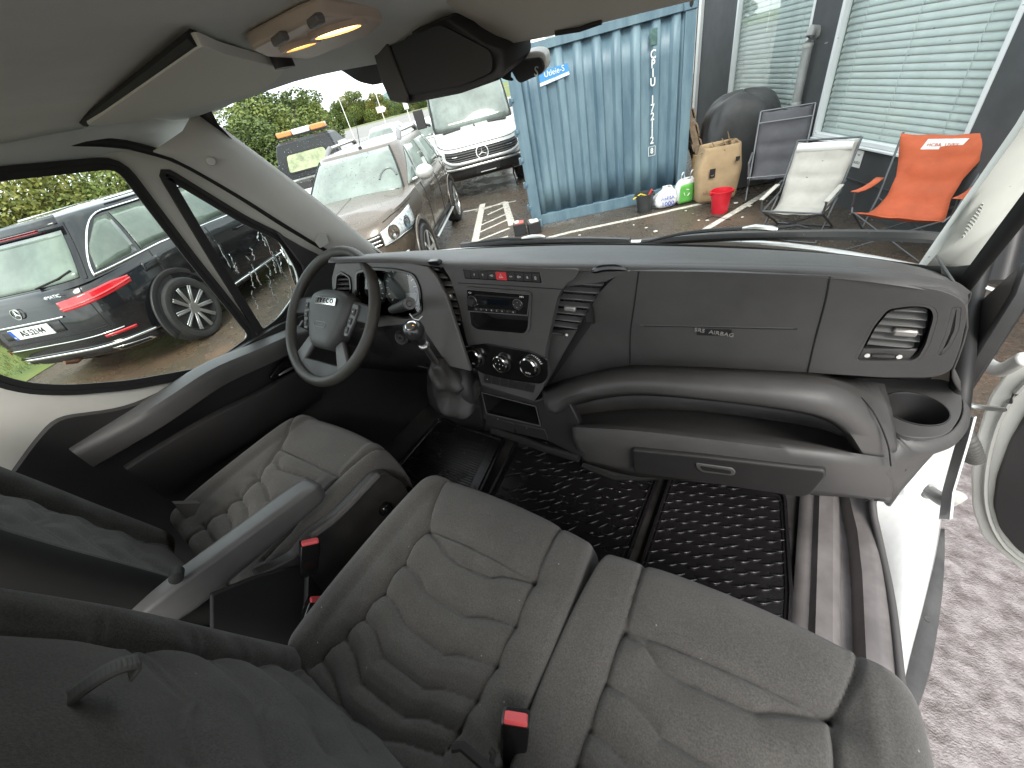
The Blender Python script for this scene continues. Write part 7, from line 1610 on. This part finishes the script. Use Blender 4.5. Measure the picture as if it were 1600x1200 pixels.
# ================================================================ TREES, HEDGE, POSTS
def leafmat(name, c1, c2):
    m_ = mat(name, c1, .6, spec=.3); t = m_.node_tree; b = t.nodes['Principled BSDF']
    gi = t.nodes.new('ShaderNodeNewGeometry'); r_ = t.nodes.new('ShaderNodeValToRGB'); r_.color_ramp.elements[0].color = (*c1, 1); r_.color_ramp.elements[1].color = (*c2, 1)
    t.links.new(gi.outputs['Random Per Island'], r_.inputs[0]); t.links.new(r_.outputs[0], b.inputs['Base Color'])
    b.inputs['Transmission Weight'].default_value = 0; b.inputs['Subsurface Weight'].default_value = 0
    return m_
LG = leafmat('leaf_green', (.04, .07, .016), (.13, .17, .04)); LY = leafmat('leaf_yellow_green', (.10, .115, .02), (.27, .25, .06)); LB = leafmat('leaf_fresh', (.065, .105, .02), (.19, .22, .055)); BARK = mat('bark', (.10, .075, .05), .9, bump=.6, bscale=40)
def leaves(blobs, n, size, seed):
    r_ = np.random.default_rng(seed); w_ = np.array([b[3]**2 for b in blobs]); idx = r_.choice(len(blobs), n, p=w_/w_.sum())
    bl_ = np.array(blobs)[idx]; d = r_.normal(size=(n, 3)); d /= np.linalg.norm(d, axis=1)[:, None]
    c = bl_[:, :3]+d*(bl_[:, 3]*r_.uniform(.55, 1.05, n)**.6)[:, None]*np.array([1, 1, .9])
    a = r_.normal(size=(n, 3)); a /= np.linalg.norm(a, axis=1)[:, None]; b = np.cross(a, r_.normal(size=(n, 3))); b /= np.linalg.norm(b, axis=1)[:, None]
    s = (size*r_.uniform(.6, 1.4, n))[:, None]
    v = np.stack([c-a*s, c+b*s*.55, c+a*s, c-b*s*.55], 1).reshape(-1, 3); v[:, 2] = np.maximum(v[:, 2], .02)
    f = np.arange(4*n).reshape(-1, 4); me = bpy.data.meshes.new('crown'); me.from_pydata(v.tolist(), [], f.tolist()); return me
def tree_proto(h, wd, seed, nleaf, size, trunk=True, low=.25):
    r_ = random.Random(seed); blobs = []
    for k in range(16):
        z = h*(low+(1-low)*r_.random()**.9*.9); rad = wd*(.20+.16*r_.random())*(1.15-.5*(z/h)); a = r_.uniform(0, 6.28); q = wd*.42*r_.random()**.5*(1.15-.7*max(0, (z/h-.4)))
        blobs.append((q*cos(a), q*sin(a), z, rad))
    me = leaves(blobs, nleaf, size, seed)
    bm = NB(); tube(bm, [(0, 0, 0), (.05*wd*.3, 0, h*.3), (0, .03*wd, h*.7)], [wd*.04, wd*.03, wd*.01], 7)
    for b in blobs[:7]: tube(bm, [(0, 0, h*.25), V(b[:3])*.6+V((0, 0, h*.12)), V(b[:3])], [wd*.015, wd*.01, wd*.004], 5)
    bmesh.ops.recalc_face_normals(bm, faces=bm.faces); tm = bpy.data.meshes.new('trunk'); bm.to_mesh(tm); bm.free(); tm.materials.append(BARK)
    return me, tm
def plant_(name, loc, protos, mt, label, cat, group, sc_, rz):
    o_ = empty(name, loc, rz, label, cat, group); o_.scale = sc_
    c_ = link('crown', protos[0].copy() if not protos[0].materials or protos[0].materials[0] != mt else protos[0], o_, ang=0)
    if not c_.data.materials: c_.data.materials.append(mt)
    else: c_.data.materials[0] = mt
    link('trunk', protos[1], o_, ang=30); return o_
HP = [tree_proto(2.6, 3.2, 20+k, 16000, .045, low=.08) for k in range(3)]
TP = [tree_proto(10, 8, 40+k, 16000, .17, low=.06) for k in range(4)]
r_ = random.Random(11)
for k in range(9):                                                    # bushes behind the black car
    az = 104-3.9*k; dd = 14.5+r_.uniform(-.8, 1.5)
    plant_('bush', azp(az, dd), HP[k % 3], LY if k % 3 != 1 else LB, ('yellow-green' if k % 3 != 1 else 'fresh green')+' bush in the thicket behind the black car', 'bush', 'bushes along the left side of the yard', (1.0, 1.0, r_.uniform(.85, 1.05)), r_.uniform(0, 6))
for k, (az, dd, s) in enumerate(((67, 22, .50), (64.5, 24, .56), (62, 21, .46), (60, 27, .64), (58.2, 30, .66), (57.0, 36, .70), (56.0, 44, .74), (69.5, 21, .45), (72.5, 22, .42), (79, 30, .40), (85, 28, .36))):
    plant_('tree', azp(az, dd), TP[k % 4], LB if k % 2 else LG, ('fresh green' if k % 2 else 'darker green')+' leafy tree in the row behind the recovery truck', 'tree', 'trees behind the recovery truck', (s*.9, s*.9, s*.62), r_.uniform(0, 6))
for k in range(16):
    az = 53-1.15*k+r_.uniform(-.3, .3); dd = 228+r_.uniform(-6, 30); s = 1.25*(1.0 if 47 < az < 51 else .86)*r_.uniform(.85, 1.1)
    plant_('tree', azp(az, dd), TP[(k+1) % 4], (LB, LG, LY)[k % 3], 'distant '+('fresh green', 'dark green', 'yellow-green')[k % 3]+' tree beyond the road', 'tree', 'trees beyond the road', (s, s, s*.92), r_.uniform(0, 6))
for az, dd, h, sg, lb in ((51.1, 62, 5.6, 0, 'thin pale post beside the road left of the arrow sign'), (47.0, 60, 6.2, 1, 'tall thin post with a white arrow sign beside the road'), (44.1, 58, 2.4, 2, 'short post with a small white sign beside the road'), (54.0, 66, 3.6, 0, 'thin pale post beside the road nearest the recovery truck')):
    p_ = empty('road_sign' if sg else 'marker_post', azp(az, dd), radians(az), lb, 'road sign' if sg else 'post')
    bm = NB(); tube(bm, [(0, 0, 0), (0, 0, h)], .055, 6); ob('post', bm, mat('post_white', (.75, .74, .68), .5), p_)
    if sg == 1: bm = NB(); prism(bm, [(-.55, -.06, 2.05), (.35, -.06, 2.05), (.65, -.06, 2.35), (.35, -.06, 2.65), (-.55, -.06, 2.65)], (0, -.03, 0)); ob('arrow_panel', bm, WTX, p_)
    if sg == 2: bm = NB(); box(bm, (0, -.07, 2.1), (.55, .03, .75)); ob('sign_panel', bm, WTX, p_)
bm = NB(); face(bm, [(-9.5, -3, .008), (-6.5, -3, .008), (-10.2, 3.2, .008), (-13, 2, .008)]); tag(ob('grass_verge', bm, GRS, ang=0), kind='structure')
bm = NB()
for k in range(2500):
    c = V((-8.3+r_.uniform(-1, 1), r_.uniform(-2.5, .6), 0)); c.x -= (c.y+3)*.5; a = r_.uniform(0, 6); h = r_.uniform(.03, .10); q = V((cos(a), sin(a), 0))*.006
    bm.faces.new([bm.verts.new(c-q), bm.verts.new(c+q), bm.verts.new(c+V((r_.uniform(-.03, .03), r_.uniform(-.03, .03), h)))])
tag(ob('grass', bm, LB, ang=0), kind='stuff')
